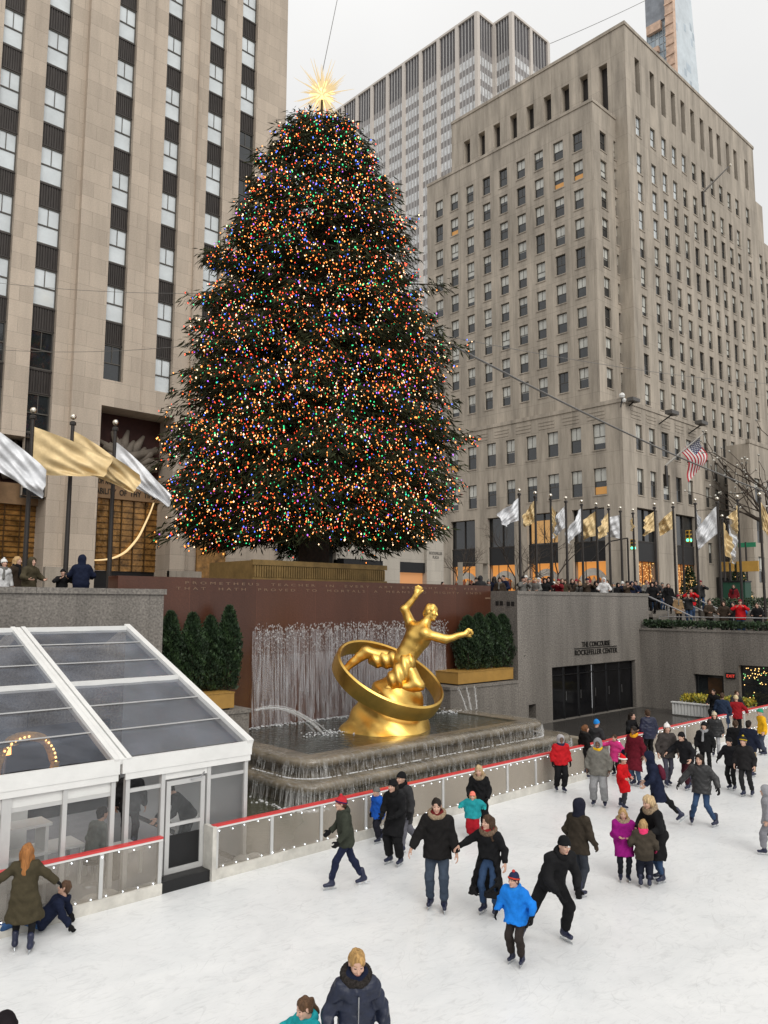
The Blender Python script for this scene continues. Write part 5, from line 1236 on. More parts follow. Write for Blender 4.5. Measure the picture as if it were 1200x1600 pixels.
# ------------------------------------------------------------------ terrace fittings at the right
def hedge(x0, x1, y0, y1, z, h_, n_, lab, seed, mats=LEAF, name='hedge', cat='hedge'):
    o = empty(name, ((x0 + x1) / 2, (y0 + y1) / 2, z), label=lab, cat=cat); g = np.random.default_rng(seed)
    P = np.stack([g.uniform(-(x1 - x0) / 2, (x1 - x0) / 2, n_), g.uniform(-(y1 - y0) / 2, (y1 - y0) / 2, n_), 0.04 + g.uniform(0, 1, n_) ** 0.6 * (h_ - 0.08)], 1)
    D = g.normal(0, 1, (n_, 3)) + np.array([0, 0, 0.8]); V, F = leaf_quads(P, D, 0.13, 0.06, g); mesh_obj('foliage', V, F, mats, (g.random(n_) < 0.4).astype(int), o)
    mb = MB()
    for k in range(6): mb.tube([(P[k, 0], P[k, 1], 0), (P[k, 0], P[k, 1], h_ * 0.8)], 0.02, 4)
    mb.build('stems', BARK, o, kind='stuff')
    return o
hedge(39.15, 39.75, 3.0, 21.4, 4.12, 0.42, 9000, 'low dark hedge along the top of the north wall', 51)
YEL = [mat('yellow leaf', (0.42, 0.33, 0.03), 0.6, var=0.3), mat('lime leaf', (0.22, 0.24, 0.04), 0.6, var=0.3)]
hedge(47.3, 48.3, 12.5, 21.5, 5.0, 0.75, 3500, 'dark clipped hedge behind the terrace', 52)
hedge(46.1, 46.9, 15.8, 17.6, 3.8, 0.85, 1400, 'bright yellow shrub at the back of the terrace', 53, YEL, 'shrub', 'shrub')
hedge(37.5, 38.6, 15.4, 18.6, 0.55, 0.45, 2000, 'yellow green shrub in the white slatted planter by the ice', 54, YEL, 'shrub', 'shrub')
pb_ = empty('slatted_planter', (38.0, 17.0, 0), label='white slatted planter box with yellow shrub by the ice', cat='planter')
mb = MB(); mb.box(-0.70, -1.9, 0.04, -0.66, 1.9, 0.6); mb.box(-0.66, 1.86, 0.04, 0.7, 1.9, 0.6); mb.box(-0.66, -1.9, 0.04, 0.7, -1.86, 0.6); mb.box(0.66, -1.86, 0.04, 0.7, 1.86, 0.6); mb.build('box_panel', WP, pb_)
mb = MB()
for i in range(24): y = -1.85 + 3.7 * i / 23; mb.box(-0.76, y - 0.05, 0.06, -0.705, y + 0.05, 0.58)
mb.build('slats', WP, pb_, kind='stuff'); MB().box(-0.8, -1.95, 0.6, -0.6, 1.95, 0.66).build('rim', WP, pb_)
hr = empty('handrail', (0, 0, 0), label='long pale metal rail in front of people on the terrace', cat='handrail')
MB().tube([(40.3, 21.0, 4.72), (40.3, 4.0, 4.72)], 0.03, 6).build('rail', STEEL, hr)
for y in np.arange(5, 21.1, 2.0): MB().tube([(40.3, y, 3.8), (40.3, y, 4.7)], 0.022, 6).build('post', STEEL, hr)
for i, (x, lab) in enumerate(((41.3, 'bright steel handrail on the stairs nearest the concourse wall'), (44.0, 'bright steel handrail in the middle of the stairs'), (46.6, 'bright steel handrail on the far side of the stairs'))):
    hr = empty('handrail', (0, 0, 0), label=lab, cat='handrail', group='stair handrails')
    MB().tube([(x, 22.9, 5.95), (x, 22.4, 5.95), (x, 19.6, 4.72), (x, 19.2, 4.72)], 0.035, 8).build('rail', STEEL, hr)
    for (y, z0, z1) in ((22.4, 4.83, 5.95), (21.0, 4.2, 5.32), (19.6, 3.8, 4.72)): MB().tube([(x, y, z0), (x, y, z1)], 0.025, 6).build('post', STEEL, hr)
def small_tree(x, y, z, h_, seed, lab):
    o = empty('lit_conifer', (x, y, z), label=lab, cat='christmas tree', group='small lit trees'); g = np.random.default_rng(seed); n_ = 2600
    t_ = g.uniform(0, 1, n_); a = g.uniform(0, 6.283, n_); r_ = (1 - t_) ** 0.9 * h_ * 0.30 * g.uniform(0.4, 1, n_)
    P = np.stack([r_ * np.cos(a), r_ * np.sin(a), 0.25 + t_ * (h_ - 0.25)], 1); D = np.stack([np.cos(a), np.sin(a), np.full(n_, -0.2)], 1) + g.normal(0, 0.3, (n_, 3))
    V, F = leaf_quads(P, D, 0.26, 0.06, g); mesh_obj('foliage', V, F, LEAF, (g.random(n_) < 0.4).astype(int), o); MB().tube([(0, 0, 0), (0, 0, h_ * 0.9)], [0.08, 0.02], 6).build('trunk', BARK, o)
    mb = MB()
    for k in range(110):
        t1 = g.uniform(0.05, 1); a1 = g.uniform(0, 6.283); r1 = (1 - t1) ** 0.9 * h_ * 0.31; mb.ball((r1 * math.cos(a1), r1 * math.sin(a1), 0.25 + t1 * (h_ - 0.25)), 0.035, 5)
    mb.build('tree_lights', TINSEL, o, kind='stuff')
small_tree(62, 25.6, 5.0, 3.6, 61, 'small conifer with warm lights behind the flags, right one'); small_tree(60, 28.6, 5.0, 3.3, 62, 'small conifer with warm lights behind the flags, left one')
# street furniture
SIGNAL = mat('yellow signal housing', (0.52, 0.30, 0.03), 0.5); GREEN_ON = emit('green signal light', (0.1, 1.0, 0.55), 2.5)
def signal(px, py, X, lab, arm=True):
    p = at_x(px, py, X); o = empty('traffic_light', (p.x, p.y, 5.0), label=lab, cat='traffic light', group='traffic lights'); h_ = p.z - 5.0
    MB().tube([(0, 0.5, 0), (0, 0.5, h_ + 0.6)], [0.1, 0.08], 8).build('pole', POLE, o)
    if arm: MB().tube([(0, 4.2, h_ - 1.3), (0, 2.2, h_ + 0.4), (0, 0.5, h_ + 0.6)], 0.06, 6).build('arm', POLE, o)
    MB().box(-0.17, -0.16, -0.46, 0.17, 0.16, 0.46).build('signal_head', SIGNAL, o); hd = o.children[-1]; hd.location = (0, 0, h_)
    for k, (z, m_) in enumerate(((0.3, DARK), (0.0, DARK), (-0.3, GREEN_ON))):
        MB().lathe([(0.11, 0), (0.11, 0.03)], (0, 0, 0), 12).build('lamp', m_, hd); q = hd.children[-1]; q.rotation_euler = (0, -math.pi / 2, 0); q.location = (-0.18, 0, z)
        MB().lathe([(0.11, 0), (0.11, 0.03)], (0, 0, 0), 12).build('lamp', m_, hd); q = hd.children[-1]; q.rotation_euler = (math.pi / 2, 0, 0); q.location = (0, -0.17, z)
signal(989, 851, 62, 'yellow traffic light with green lamp on curved arm before the block corner'); signal(1076, 838, 58, 'yellow traffic light with green lamp among gold flags', False)
p = at_x(1165, 851, 60); sg = empty('street_sign', (p.x, p.y, 5.0), label='small green street name sign on dark post at right', cat='sign')
MB().tube([(0, 0, 0), (0, 0, p.z - 4.8)], 0.07, 8).build('post', POLE, sg); MB().box(-0.05, -0.75, p.z - 5.2, 0.0, 0.55, p.z - 4.85).build('sign_plate', mat('sign green', (0.02, 0.22, 0.11), 0.5), sg)
p = at_x(1150, 886, 58); ys = empty('yellow_sign', (p.x, p.y, 5.0), label='pair of ochre box signs on a post behind the terrace', cat='sign')
mb = MB(); mb.box(-0.1, -1.6, p.z - 5.35, 0.1, -0.1, p.z - 4.6); mb.build('sign_box', mat('ochre sign', (0.50, 0.29, 0.06), 0.5), ys); mb = MB(); mb.box(-0.1, 0.15, p.z - 5.3, 0.1, 1.2, p.z - 4.6); mb.build('sign_box', mat('ochre sign', (0.50, 0.29, 0.06), 0.5), ys); MB().tube([(0.15, 0, 0), (0.15, 0, p.z - 4.6)], 0.06, 6).build('post', POLE, ys)
p = at_x(1151, 908, 55); gb_ = empty('utility_box', (p.x, p.y, 5.0), label='dark green metal cabinet behind the terrace', cat='cabinet')
MB().box(-0.5, -0.75, 0, 0.5, 0.75, 1.9).build('cabinet_body', mat('dark green paint', (0.01, 0.06, 0.035), 0.5), gb_); MB().box(-0.54, -0.79, 1.9, 0.54, 0.79, 2.0).build('lid', BLACK, gb_)
def bare_tree(x, y, z, h_, seed, lab, orn=0):
    o = empty('bare_tree', (x, y, z), label=lab, cat='tree', group='bare street trees'); rr = random.Random(seed); trunk, br = MB(), MB(); tips = []
    def grow(mb, p, d, L_, r_, dep):
        q = p + d * L_; mid = p.lerp(q, 0.5) + Vector((rr.gauss(0, 1), rr.gauss(0, 1), 0)) * L_ * 0.05
        mb.tube([p, mid, q], [r_, r_ * 0.85, r_ * 0.65], 5, 0, False); tips.append(q)
        if dep == 0: return
        for _ in range(3 if dep > 1 else 2):
            e_ = (d + Vector((rr.gauss(0, 0.55), rr.gauss(0, 0.55), rr.gauss(0.12, 0.3)))).normalized(); grow(br, q if rr.random() < 0.6 else mid, e_, L_ * rr.uniform(0.6, 0.85), r_ * 0.6, dep - 1)
    grow(trunk, Vector((0, 0, 0)), Vector((0, 0, 1)), h_ * 0.36, h_ * 0.013, 5 if not orn else 4)
    trunk.build('trunk', BARK, o); br.build('crown', BARK, o)
    if orn:
        mb = MB()
        for _ in range(orn): mb.ball(rr.choice(tips), 0.09, 6)
        mb.build('hanging_ornaments', [mat('silver ornament', (0.6, 0.58, 0.52), 0.3, 0.6)], o, kind='stuff')
for i, (px, X, h_, lb, on) in enumerate(((716, 66, 8.0, 'small bare street tree just right of the Christmas tree', 0), (805, 66, 8.5, 'bare street tree before the shop windows, left one', 0), (872, 66, 9.0, 'bare street tree before the shop windows, right one', 0), (1205, 62, 17, 'large bare tree with hanging ornaments at the right edge', 160))):
    p = at_x(px, 900, X); bare_tree(X, p.y, 5.0, h_, 71 + i, lb, on)
# ------------------------------------------------------------------ smooth bodies: signed distances on a grid, then surface nets
f4 = np.float32
def cap(P, a, b, ra, rb):
    a = np.asarray(a, f4); b = np.asarray(b, f4); ba = b - a; pa = P - a
    h = np.clip((pa @ ba) / max(float(ba @ ba), 1e-9), 0, 1)
    return np.sqrt(((pa - h[:, None] * ba) ** 2).sum(1)) - (ra + (rb - ra) * h)
def ell(P, c, r):
    q = (P - np.asarray(c, f4)) / np.asarray(r, f4); k = np.sqrt((q ** 2).sum(1)); return (k - 1) * min(r)
def smin(a, b, k):
    h = np.clip(0.5 + 0.5 * (b - a) / k, 0, 1); return b + (a - b) * h - k * h * (1 - h)
def smax(a, b, k): return -smin(-a, -b, k)
def grid(lo, hi, h):
    ax = [np.arange(lo[i], hi[i] + h, h, dtype=f4) for i in range(3)]
    X, Y, Z = np.meshgrid(*ax, indexing='ij'); return np.stack([X.ravel(), Y.ravel(), Z.ravel()], 1), X.shape
def nets(d, shape, lo, h, relax=1):
    d = d.reshape(shape); s = d < 0; nx, ny, nz = shape; cs = (nx - 1, ny - 1, nz - 1); nc = cs[0] * cs[1] * cs[2]
    acc = np.zeros((nc, 3)); cnt = np.zeros(nc); quads = []
    cid = lambda i, j, k: (i * cs[1] + j) * cs[2] + k
    for ax in range(3):
        sl0 = [slice(None)] * 3; sl1 = [slice(None)] * 3; sl0[ax] = slice(0, -1); sl1[ax] = slice(1, None)
        c = s[tuple(sl0)] != s[tuple(sl1)]; I = np.argwhere(c)
        if not len(I): continue
        d0 = d[tuple(sl0)][c]; d1 = d[tuple(sl1)][c]; p = I.astype(float); p[:, ax] += d0 / (d0 - d1); o1, o2 = [q for q in range(3) if q != ax]
        ok = np.ones(len(I), bool); four = []
        for (u, v) in ((-1, -1), (0, -1), (0, 0), (-1, 0)):
            J = I.copy(); J[:, o1] += u; J[:, o2] += v
            good = (J[:, o1] >= 0) & (J[:, o1] < cs[o1]) & (J[:, o2] >= 0) & (J[:, o2] < cs[o2]); ok &= good
            id_ = cid(J[:, 0], J[:, 1], J[:, 2]); four.append(id_); g = id_[good]
            for q in range(3): acc[:, q] += np.bincount(g, p[good, q], nc)
            cnt += np.bincount(g, minlength=nc)
        Q = np.stack(four, 1)[ok]; flip = (d0 < 0)[ok]
        if ax == 1: flip = ~flip
        Q[~flip] = Q[~flip][:, ::-1]; quads.append(Q)
    if not quads: return np.zeros((0, 3)), np.zeros((0, 4), int)
    used = cnt > 0; idx = -np.ones(nc, int); idx[used] = np.arange(used.sum()); V = acc[used] / cnt[used][:, None]; F = idx[np.concatenate(quads)]
    for _ in range(relax):
        A = np.zeros_like(V); n_ = np.zeros(len(V))
        for a, b in ((0, 1), (1, 2), (2, 3), (3, 0)):
            for q in range(3): A[:, q] += np.bincount(F[:, a], V[F[:, b], q], len(V)) + np.bincount(F[:, b], V[F[:, a], q], len(V))
            n_ += np.bincount(F[:, a], minlength=len(V)) + np.bincount(F[:, b], minlength=len(V))
        V = 0.6 * V + 0.4 * A / np.maximum(n_, 1)[:, None]
    return V * h + np.asarray(lo), F

# ---- templates in head space (origin at the middle of the head, +y is the face)
_T = {}
def tmpl(key, fn, lo, hi, h, relax=1):
    if key not in _T:
        P, sh = grid(lo, hi, h); _T[key] = nets(fn(P), sh, lo, h, relax)
    return _T[key]
def cran(P, t=0.0): return smin(ell(P, (0, -0.012, 0.028), (0.076 + t, 0.096 + t, 0.088 + t)), ell(P, (0, 0.022, -0.045), (0.056 + t, 0.066 + t, 0.072 + t)), 0.03)
def head_fn(P):
    d = cran(P)
    d = smin(d, cap(P, (0, 0.088, 0.008), (0, 0.106, -0.026), 0.008, 0.014), 0.014)               # nose
    d = smin(d, ell(P, (0, 0.066, -0.098), (0.026, 0.022, 0.018)), 0.02)                           # chin
    d = smin(d, ell(P, (0, 0.082, -0.062), (0.024, 0.014, 0.012)), 0.012)                          # mouth
    for s in (-1, 1):
        d = smin(d, ell(P, (s * 0.077, -0.008, -0.008), (0.010, 0.022, 0.034)), 0.008)             # ears
        d = smin(d, ell(P, (s * 0.036, 0.070, -0.022), (0.022, 0.02, 0.018)), 0.02)                # cheeks
        d = smax(d, -ell(P, (s * 0.031, 0.094, 0.012), (0.016, 0.014, 0.011)), 0.010)              # eye sockets
        d = smin(d, ell(P, (s * 0.031, 0.075, 0.011), (0.014, 0.014, 0.010)), 0.004)
    d = smin(d, cap(P, (0, -0.022, -0.06), (0, -0.035, -0.24), 0.050, 0.060), 0.03)                # neck
    return d
def head_mesh():
    V, F = tmpl('head', head_fn, (-0.12, -0.15, -0.26), (0.12, 0.15, 0.15), 0.0075)
    if 'headmi' not in _T:
        c = V[F].mean(1); mi = np.zeros(len(F), int)
        for s in (-1, 1):
            mi[((c[:, 0] - s * 0.031) ** 2 / 0.013 ** 2 + (c[:, 2] - 0.011) ** 2 / 0.007 ** 2 < 1) & (c[:, 1] > 0.05)] = 1
            mi[(np.abs(c[:, 0] - s * 0.032) < 0.018) & (np.abs(c[:, 2] - 0.031) < 0.0045) & (c[:, 1] > 0.05)] = 2
        mi[(np.abs(c[:, 0]) < 0.023) & (np.abs(c[:, 2] + 0.063) < 0.008) & (c[:, 1] > 0.07)] = 3
        _T['headmi'] = mi
    return V, F, _T['headmi']
def wob(P, a, f, ph=0.0): return a * (np.sin(P[:, 0] * f + ph) * np.sin(P[:, 2] * f * 0.8 + 1.3 * ph) + 0.6 * np.sin(P[:, 1] * f * 1.3 + P[:, 2] * f * 0.5 + ph))
def hair_fn(kind):
    def fn(P):
        d = ell(P, (0, -0.018, 0.032), (0.085, 0.104, 0.096))
        d = smin(d, ell(P, (0, -0.045, -0.02), (0.083, 0.07, 0.09)), 0.02)
        if kind == 'long':
            d = smin(d, cap(P, (0, -0.07, 0.0), (0, -0.105, -0.30), 0.085, 0.075), 0.04)
            for s in (-1, 1): d = smin(d, cap(P, (s * 0.080, -0.03, 0.0), (s * 0.112, 0.0, -0.27), 0.026, 0.030), 0.03)
        if kind == 'mid':
            d = smin(d, cap(P, (0, -0.06, 0.0), (0, -0.075, -0.13), 0.085, 0.06), 0.03)
            for s in (-1, 1): d = smin(d, cap(P, (s * 0.08, -0.02, 0.0), (s * 0.088, -0.01, -0.12), 0.024, 0.02), 0.02)
        if kind == 'tail': d = smin(d, cap(P, (0, -0.12, 0.03), (0, -0.17, -0.17), 0.035, 0.022), 0.02)
        d = smax(d, -ell(P, (0, 0.128, -0.045), (0.074, 0.122, 0.126)), 0.006)
        if kind in ('short', 'tail'): d = smax(d, -ell(P, (0, 0.04, -0.13), (0.12, 0.11, 0.11)), 0.01)
        return d + wob(P, 0.006, 48) + 0.0035 * np.sin(P[:, 0] * 190 + 3 * np.sin(P[:, 2] * 30)) * np.sin(P[:, 1] * 90)
    return fn
def beanie_fn(P):
    z_ = P[:, 2] - 0.28 * P[:, 1]; d0 = smin(cran(P, 0.012), ell(P, (0, -0.02, 0.062), (0.080, 0.092, 0.082)), 0.02)
    return smin(smax(d0, 0.012 - z_, 0.006), smax(np.abs(cran(P, 0.014)) - 0.007, np.abs(z_ - 0.030) - 0.022, 0.006), 0.006) + 0.0015 * np.sin(np.arctan2(P[:, 0], P[:, 1]) * 40)
def hood_fn(P):
    d = smin(ell(P, (0, -0.022, 0.022), (0.112, 0.128, 0.128)), cap(P, (0, -0.03, -0.06), (0, -0.035, -0.17), 0.10, 0.115), 0.05)
    d = smax(d, -ell(P, (0, 0.135, -0.015), (0.073, 0.125, 0.095)), 0.015)
    return smax(d, -0.19 - P[:, 2], 0.02) + wob(P, 0.004, 35)
def fur_fn(P):
    d = np.sqrt((np.sqrt((P[:, 0] / 1.15) ** 2 + (P[:, 1] + 0.035) ** 2) - 0.098) ** 2 + ((P[:, 2] + 0.135 + 0.28 * P[:, 1]) / 1.15) ** 2) - 0.046
    return d + 0.008 * np.sin(P[:, 0] * 140 + 2) * np.sin(P[:, 1] * 150) * np.sin(P[:, 2] * 145) + 0.004 * np.sin(P[:, 0] * 300) * np.sin(P[:, 2] * 310)
def collar_fn(P):
    d = np.sqrt((np.sqrt((P[:, 0] / 1.1) ** 2 + (P[:, 1] + 0.03) ** 2) - 0.078) ** 2 + ((P[:, 2] + 0.145 + 0.2 * P[:, 1]) / 1.9) ** 2) - 0.028
    return smin(d, ell(P, (0, -0.125, -0.135), (0.10, 0.05, 0.075)), 0.03) + wob(P, 0.004, 40)
def scarf_fn(P):
    d = np.sqrt((np.sqrt((P[:, 0] / 1.08) ** 2 + (P[:, 1] + 0.02) ** 2) - 0.082) ** 2 + ((P[:, 2] + 0.13 + 0.1 * P[:, 1]) / 1.6) ** 2) - 0.034
    return smin(d, cap(P, (0.03, 0.08, -0.15), (0.05, 0.135, -0.42), 0.03, 0.036), 0.02) + wob(P, 0.005, 45)
def neck_fn(P):
    d = np.sqrt((np.sqrt((P[:, 0] / 1.08) ** 2 + (P[:, 1] + 0.02) ** 2) - 0.080) ** 2 + ((P[:, 2] + 0.125 + 0.15 * P[:, 1]) / 1.9) ** 2) - 0.032
    return d + wob(P, 0.007, 42)
def santa_fn(P):
    d = smin(smax(cran(P, 0.020), 0.03 - P[:, 2], 0.006), cap(P, (0, -0.02, 0.10), (-0.06, -0.10, 0.16), 0.07, 0.03), 0.04)
    return smin(d, cap(P, (-0.06, -0.10, 0.16), (-0.10, -0.14, 0.02), 0.028, 0.012), 0.02)
def band_fn(P): return np.sqrt((cran(P, 0.024)) ** 2 + (P[:, 2] - 0.045) ** 2) - 0.022 + 0.004 * np.sin(P[:, 0] * 130) * np.sin(P[:, 1] * 130)
HB = ((-0.2, -0.25, -0.46), (0.2, 0.2, 0.24))
HEADGEAR = {'short': hair_fn('short'), 'mid': hair_fn('mid'), 'long': hair_fn('long'), 'tail': hair_fn('tail'), 'beanie': beanie_fn, 'hood': hood_fn, 'fur': fur_fn, 'collar': collar_fn, 'scarf': scarf_fn, 'neck': neck_fn, 'santa': santa_fn, 'band': band_fn}
def gear(kind): return tmpl('g_' + kind, HEADGEAR[kind], *HB, 0.011)
# ---- hand, skate and shoe templates
def hand_fn(P):
    d = ell(P, (0, 0.0, -0.045), (0.017, 0.040, 0.048))
    d = smin(d, cap(P, (0, 0, 0.05), (0, 0, -0.01), 0.026, 0.025), 0.02)
    for k, (y, L1, L2, r_) in enumerate(((0.030, 0.042, 0.036, 0.0088), (0.010, 0.047, 0.040, 0.0092), (-0.010, 0.043, 0.037, 0.0088), (-0.029, 0.034, 0.028, 0.0078))):
        a = np.array((0.0, y, -0.082)); m_ = a + np.array((-0.35, y * 1.2, -0.93)) * L1; e_ = m_ + np.array((-0.85, 0, -0.55)) * L2
        d = smin(d, smin(cap(P, a, m_, r_, r_ * 0.95), cap(P, m_, e_, r_ * 0.95, r_ * 0.8), 0.004), 0.005)
    a = np.array((-0.004, 0.034, -0.025)); m_ = a + np.array((-0.018, 0.030, -0.026)); e_ = m_ + np.array((-0.014, 0.010, -0.030))
    return smin(d, smin(cap(P, a, m_, 0.013, 0.0105), cap(P, m_, e_, 0.0105, 0.009), 0.004), 0.008)
def hand(): return tmpl('hand', hand_fn, (-0.10, -0.07, -0.19), (0.06, 0.10, 0.07), 0.0058)
def glove_fn(P): return hand_fn(P) - 0.006
def glove(): return tmpl('glove', glove_fn, (-0.11, -0.08, -0.2), (0.07, 0.11, 0.07), 0.0075)
def boot_fn(P):
    d = smin(cap(P, (0, -0.015, 0.13), (0, -0.02, -0.02), 0.058, 0.052), cap(P, (0, -0.045, -0.055), (0, 0.135, -0.062), 0.047, 0.037), 0.05)
    return smax(d, -0.098 - P[:, 2], 0.006) + 0.003 * np.sin(P[:, 2] * 160) * (P[:, 1] > 0.0)
def boot(): return tmpl('boot', boot_fn, (-0.09, -0.13, -0.12), (0.09, 0.20, 0.2), 0.012)
def shoe_fn(P): return smax(smin(cap(P, (0, -0.01, 0.06), (0, -0.02, -0.02), 0.048, 0.046), cap(P, (0, -0.04, -0.045), (0, 0.13, -0.05), 0.042, 0.035), 0.04), -0.085 - P[:, 2], 0.006)
def shoe(): return tmpl('shoe', shoe_fn, (-0.09, -0.13, -0.12), (0.09, 0.20, 0.14), 0.014)

FABRIC = {}
def fab(c, rough=0.8, b=0.25):
    key = (tuple(c), rough, b)
    if key not in FABRIC: FABRIC[key] = mat('cloth %d' % len(FABRIC), c, rough, var=0.25, scale=7, bump=b * 2.2, bscale=14, spec=0.08 if rough > 0.6 else 0.35)
    return FABRIC[key]
def hairm(c):
    key = ('hair',) + tuple(c)
    if key not in FABRIC: FABRIC[key] = mat('hair %d' % len(FABRIC), c, 0.5, var=0.55, scale=26, bump=0.9, bscale=40, stretch=(1.6, 1.6, 0.16), spec=0.18)
    return FABRIC[key]
def furm(c):
    key = ('fur',) + tuple(c)
    if key not in FABRIC: FABRIC[key] = mat('fur %d' % len(FABRIC), c, 0.95, var=0.6, scale=34, bump=1.0, bscale=60, spec=0.1)
    return FABRIC[key]
SKIN = [mat('skin light', (0.56, 0.34, 0.25), 0.5, var=0.08), mat('skin medium', (0.42, 0.235, 0.155), 0.5, var=0.08), mat('skin dark', (0.12, 0.062, 0.038), 0.5, var=0.08)]
EYE_M = mat('eye', (0.03, 0.022, 0.018), 0.2); BROW = mat('brow', (0.10, 0.06, 0.04), 0.8); LIP = mat('lip', (0.40, 0.16, 0.13), 0.5)
BOOT_M = mat('navy rental skate boot', (0.012, 0.016, 0.045), 0.45, var=0.3); BLADE_M = mat('skate blade', (0.6, 0.62, 0.64), 0.2, 1.0)
SHOE_M = mat('dark shoe', (0.02, 0.018, 0.017), 0.6)
def npv(v): return np.array([v[0], v[1], v[2]], float)
def ik(a, b, l1, l2, pole):
    d = b - a; L_ = np.linalg.norm(d); mx = (l1 + l2) * 0.999
    if L_ > mx: b = a + d / L_ * mx; d = b - a; L_ = mx
    u = d / L_; x = (l1 ** 2 - l2 ** 2 + L_ ** 2) / (2 * L_); h_ = math.sqrt(max(0, l1 ** 2 - x ** 2))
    p = pole - u * (pole @ u); n_ = np.linalg.norm(p); p = p / n_ if n_ > 1e-6 else np.zeros(3)
    return a + u * x + p * h_, b
def xform(V, R_, t_, s_): return (V * s_) @ R_.T + t_
def basis(x, y, z): return np.stack([x, y, z], 1)
def unit(v): return v / (np.linalg.norm(v) + 1e-9)
def rotz(a): c, s = math.cos(a), math.sin(a); return np.array([[c, -s, 0], [s, c, 0], [0, 0, 1.0]])
def rotx(a): c, s = math.cos(a), math.sin(a); return np.array([[1.0, 0, 0], [0, c, -s], [0, s, c]])

class Fig:
    """Joints of a posed figure in its own frame: x right, y forward, z up, metres."""
    def __init__(f, h=1.72, kid=False, skates=True, lean=4, side=0, drop=0.02, hip=(0, 0), lf=(-0.10, 0.0, 0), rf=(0.10, 0.0, 0), lh=(-0.13, 0.04, -0.50), rh=(0.13, 0.04, -0.50),
                 fyaw=(8, -8), fpit=(0, 0), hyaw=0, hpit=0, pel=None, twist=0, wide=1.0, knee=None):
        s = f.s = h / 1.75; f.hs = (0.93 if kid else 1.0) * (0.5 + 0.5 * min(1.0, s * 1.05)) * 1.04; f.skates = skates; f.wide = wide
        ank = f.ank = (0.16 if skates else 0.09) * (s if not kid else max(s, 0.72)); f.fs = s if not kid else max(s, 0.72)
        pz = ank + 0.85 * s - drop if pel is None else pel
        f.P = np.array([hip[0], hip[1], pz]); la, sa = rad(lean), rad(side)
        Rt = rotz(rad(twist)); f.U = unit(np.array([math.sin(sa), math.sin(la), math.cos(la) * math.cos(sa)])); F0 = Rt @ np.array([0, 1.0, 0]); f.Rr = unit(np.cross(F0, f.U)); f.F = np.cross(f.U, f.Rr)
        f.hipj = [f.P + np.array([sg * 0.092 * s * wide, 0, -0.01]) for sg in (-1, 1)]
        f.sh = [f.P + f.U * 0.485 * s + f.Rr * sg * 0.178 * s * wide for sg in (-1, 1)]
        f.nb = f.P + f.U * 0.555 * s; up_ = unit(f.U * 0.55 + np.array([0, 0, 0.45])); f.hc = f.nb + up_ * 0.185 * s * (1.0 if not kid else 1.04) + f.F * 0.03 * s
        Rh = rotz(rad(hyaw)) @ np.eye(3); yb = unit(Rh @ f.F * np.array([1, 1, 0.3])); xb = unit(np.cross(yb, up_ * 0.5 + np.array([0, 0, 0.5]))); zb_ = np.cross(xb, yb); f.Rh = basis(xb, yb, zb_) @ rotx(rad(hpit))
        f.ankj, f.kn, f.fR = [], [], []
        for i, ft in enumerate((lf, rf)):
            A = np.array([ft[0] * s, ft[1] * s, ank + ft[2] * s]); yw = rotz(rad(fyaw[i])); fwd = yw @ np.array([0, 1.0, 0])
            K, A = ik(f.hipj[i], A, 0.435 * s, 0.425 * s, (fwd if knee is None else np.array(knee[i], float))); f.kn.append(K); f.ankj.append(A); f.fR.append(yw @ rotx(rad(fpit[i])))
        f.el, f.wr = [], []
        for i, hd in enumerate((lh, rh)):
            sg = -1 if i == 0 else 1; T = f.sh[i] + np.array(hd) * s
            E_, W_ = ik(f.sh[i], T, 0.285 * s, 0.25 * s, -f.F * 0.7 + f.Rr * sg * 0.6 - np.array([0, 0, 0.4])); f.el.append(E_); f.wr.append(W_)
    def frame(f, P): q = P - f.P.astype(f4); return np.stack([q @ f.Rr.astype(f4), q @ f.F.astype(f4), q @ f.U.astype(f4)], 1)
    def d_torso(f, P, t=0.0):
        s = f.s; q = f.frame(P) * np.array([0.68 / f.wide, 1.0, 1.0], f4)
        d = smin(cap(q, (0, -0.005, 0.0), (0, 0.0, 0.20 * s), 0.108 * s + t, 0.098 * s + t), cap(q, (0, 0.0, 0.22 * s), (0, -0.005, 0.43 * s), 0.100 * s + t, 0.108 * s + t), 0.05)
        return smin(d, cap(P, f.sh[0], f.sh[1], 0.052 * s + t, 0.052 * s + t), 0.07)
    def d_arm(f, P, i, t=0.0, cut=None):
        s = f.s; a = cap(P, f.sh[i], f.el[i], 0.054 * s + t, 0.043 * s + t); b_ = cap(P, f.el[i], f.wr[i], 0.043 * s + t, 0.030 * s + t * 0.9)
        if cut is not None: dr = unit(f.wr[i] - f.el[i]); b_ = np.maximum(b_, ((P - (f.wr[i] + dr * cut).astype(f4)) @ dr.astype(f4)))
        return smin(a, b_, 0.02)
    def d_leg(f, P, i, t=0.0, cut=None, tb=None):
        s = f.s; tb = t if tb is None else tb
        a = cap(P, f.hipj[i], f.kn[i], 0.084 * s + t, 0.057 * s + t); b_ = cap(P, f.kn[i], f.ankj[i], 0.057 * s + t, 0.040 * s + tb)
        b_ = smin(b_, ell(P, f.kn[i] * 0.72 + f.ankj[i] * 0.28 - f.fR[i][:, 1] * 0.02 * s, (0.058 * s + t, 0.06 * s + t, 0.11 * s)), 0.02)
        if cut is not None: dr = unit(f.ankj[i] - f.kn[i]); b_ = np.maximum(b_, ((P - (f.ankj[i] + dr * cut).astype(f4)) @ dr.astype(f4)))
        return smin(a, b_, 0.03)
    def bounds(f, pts, m): A = np.array(pts); return A.min(0) - m, A.max(0) + m

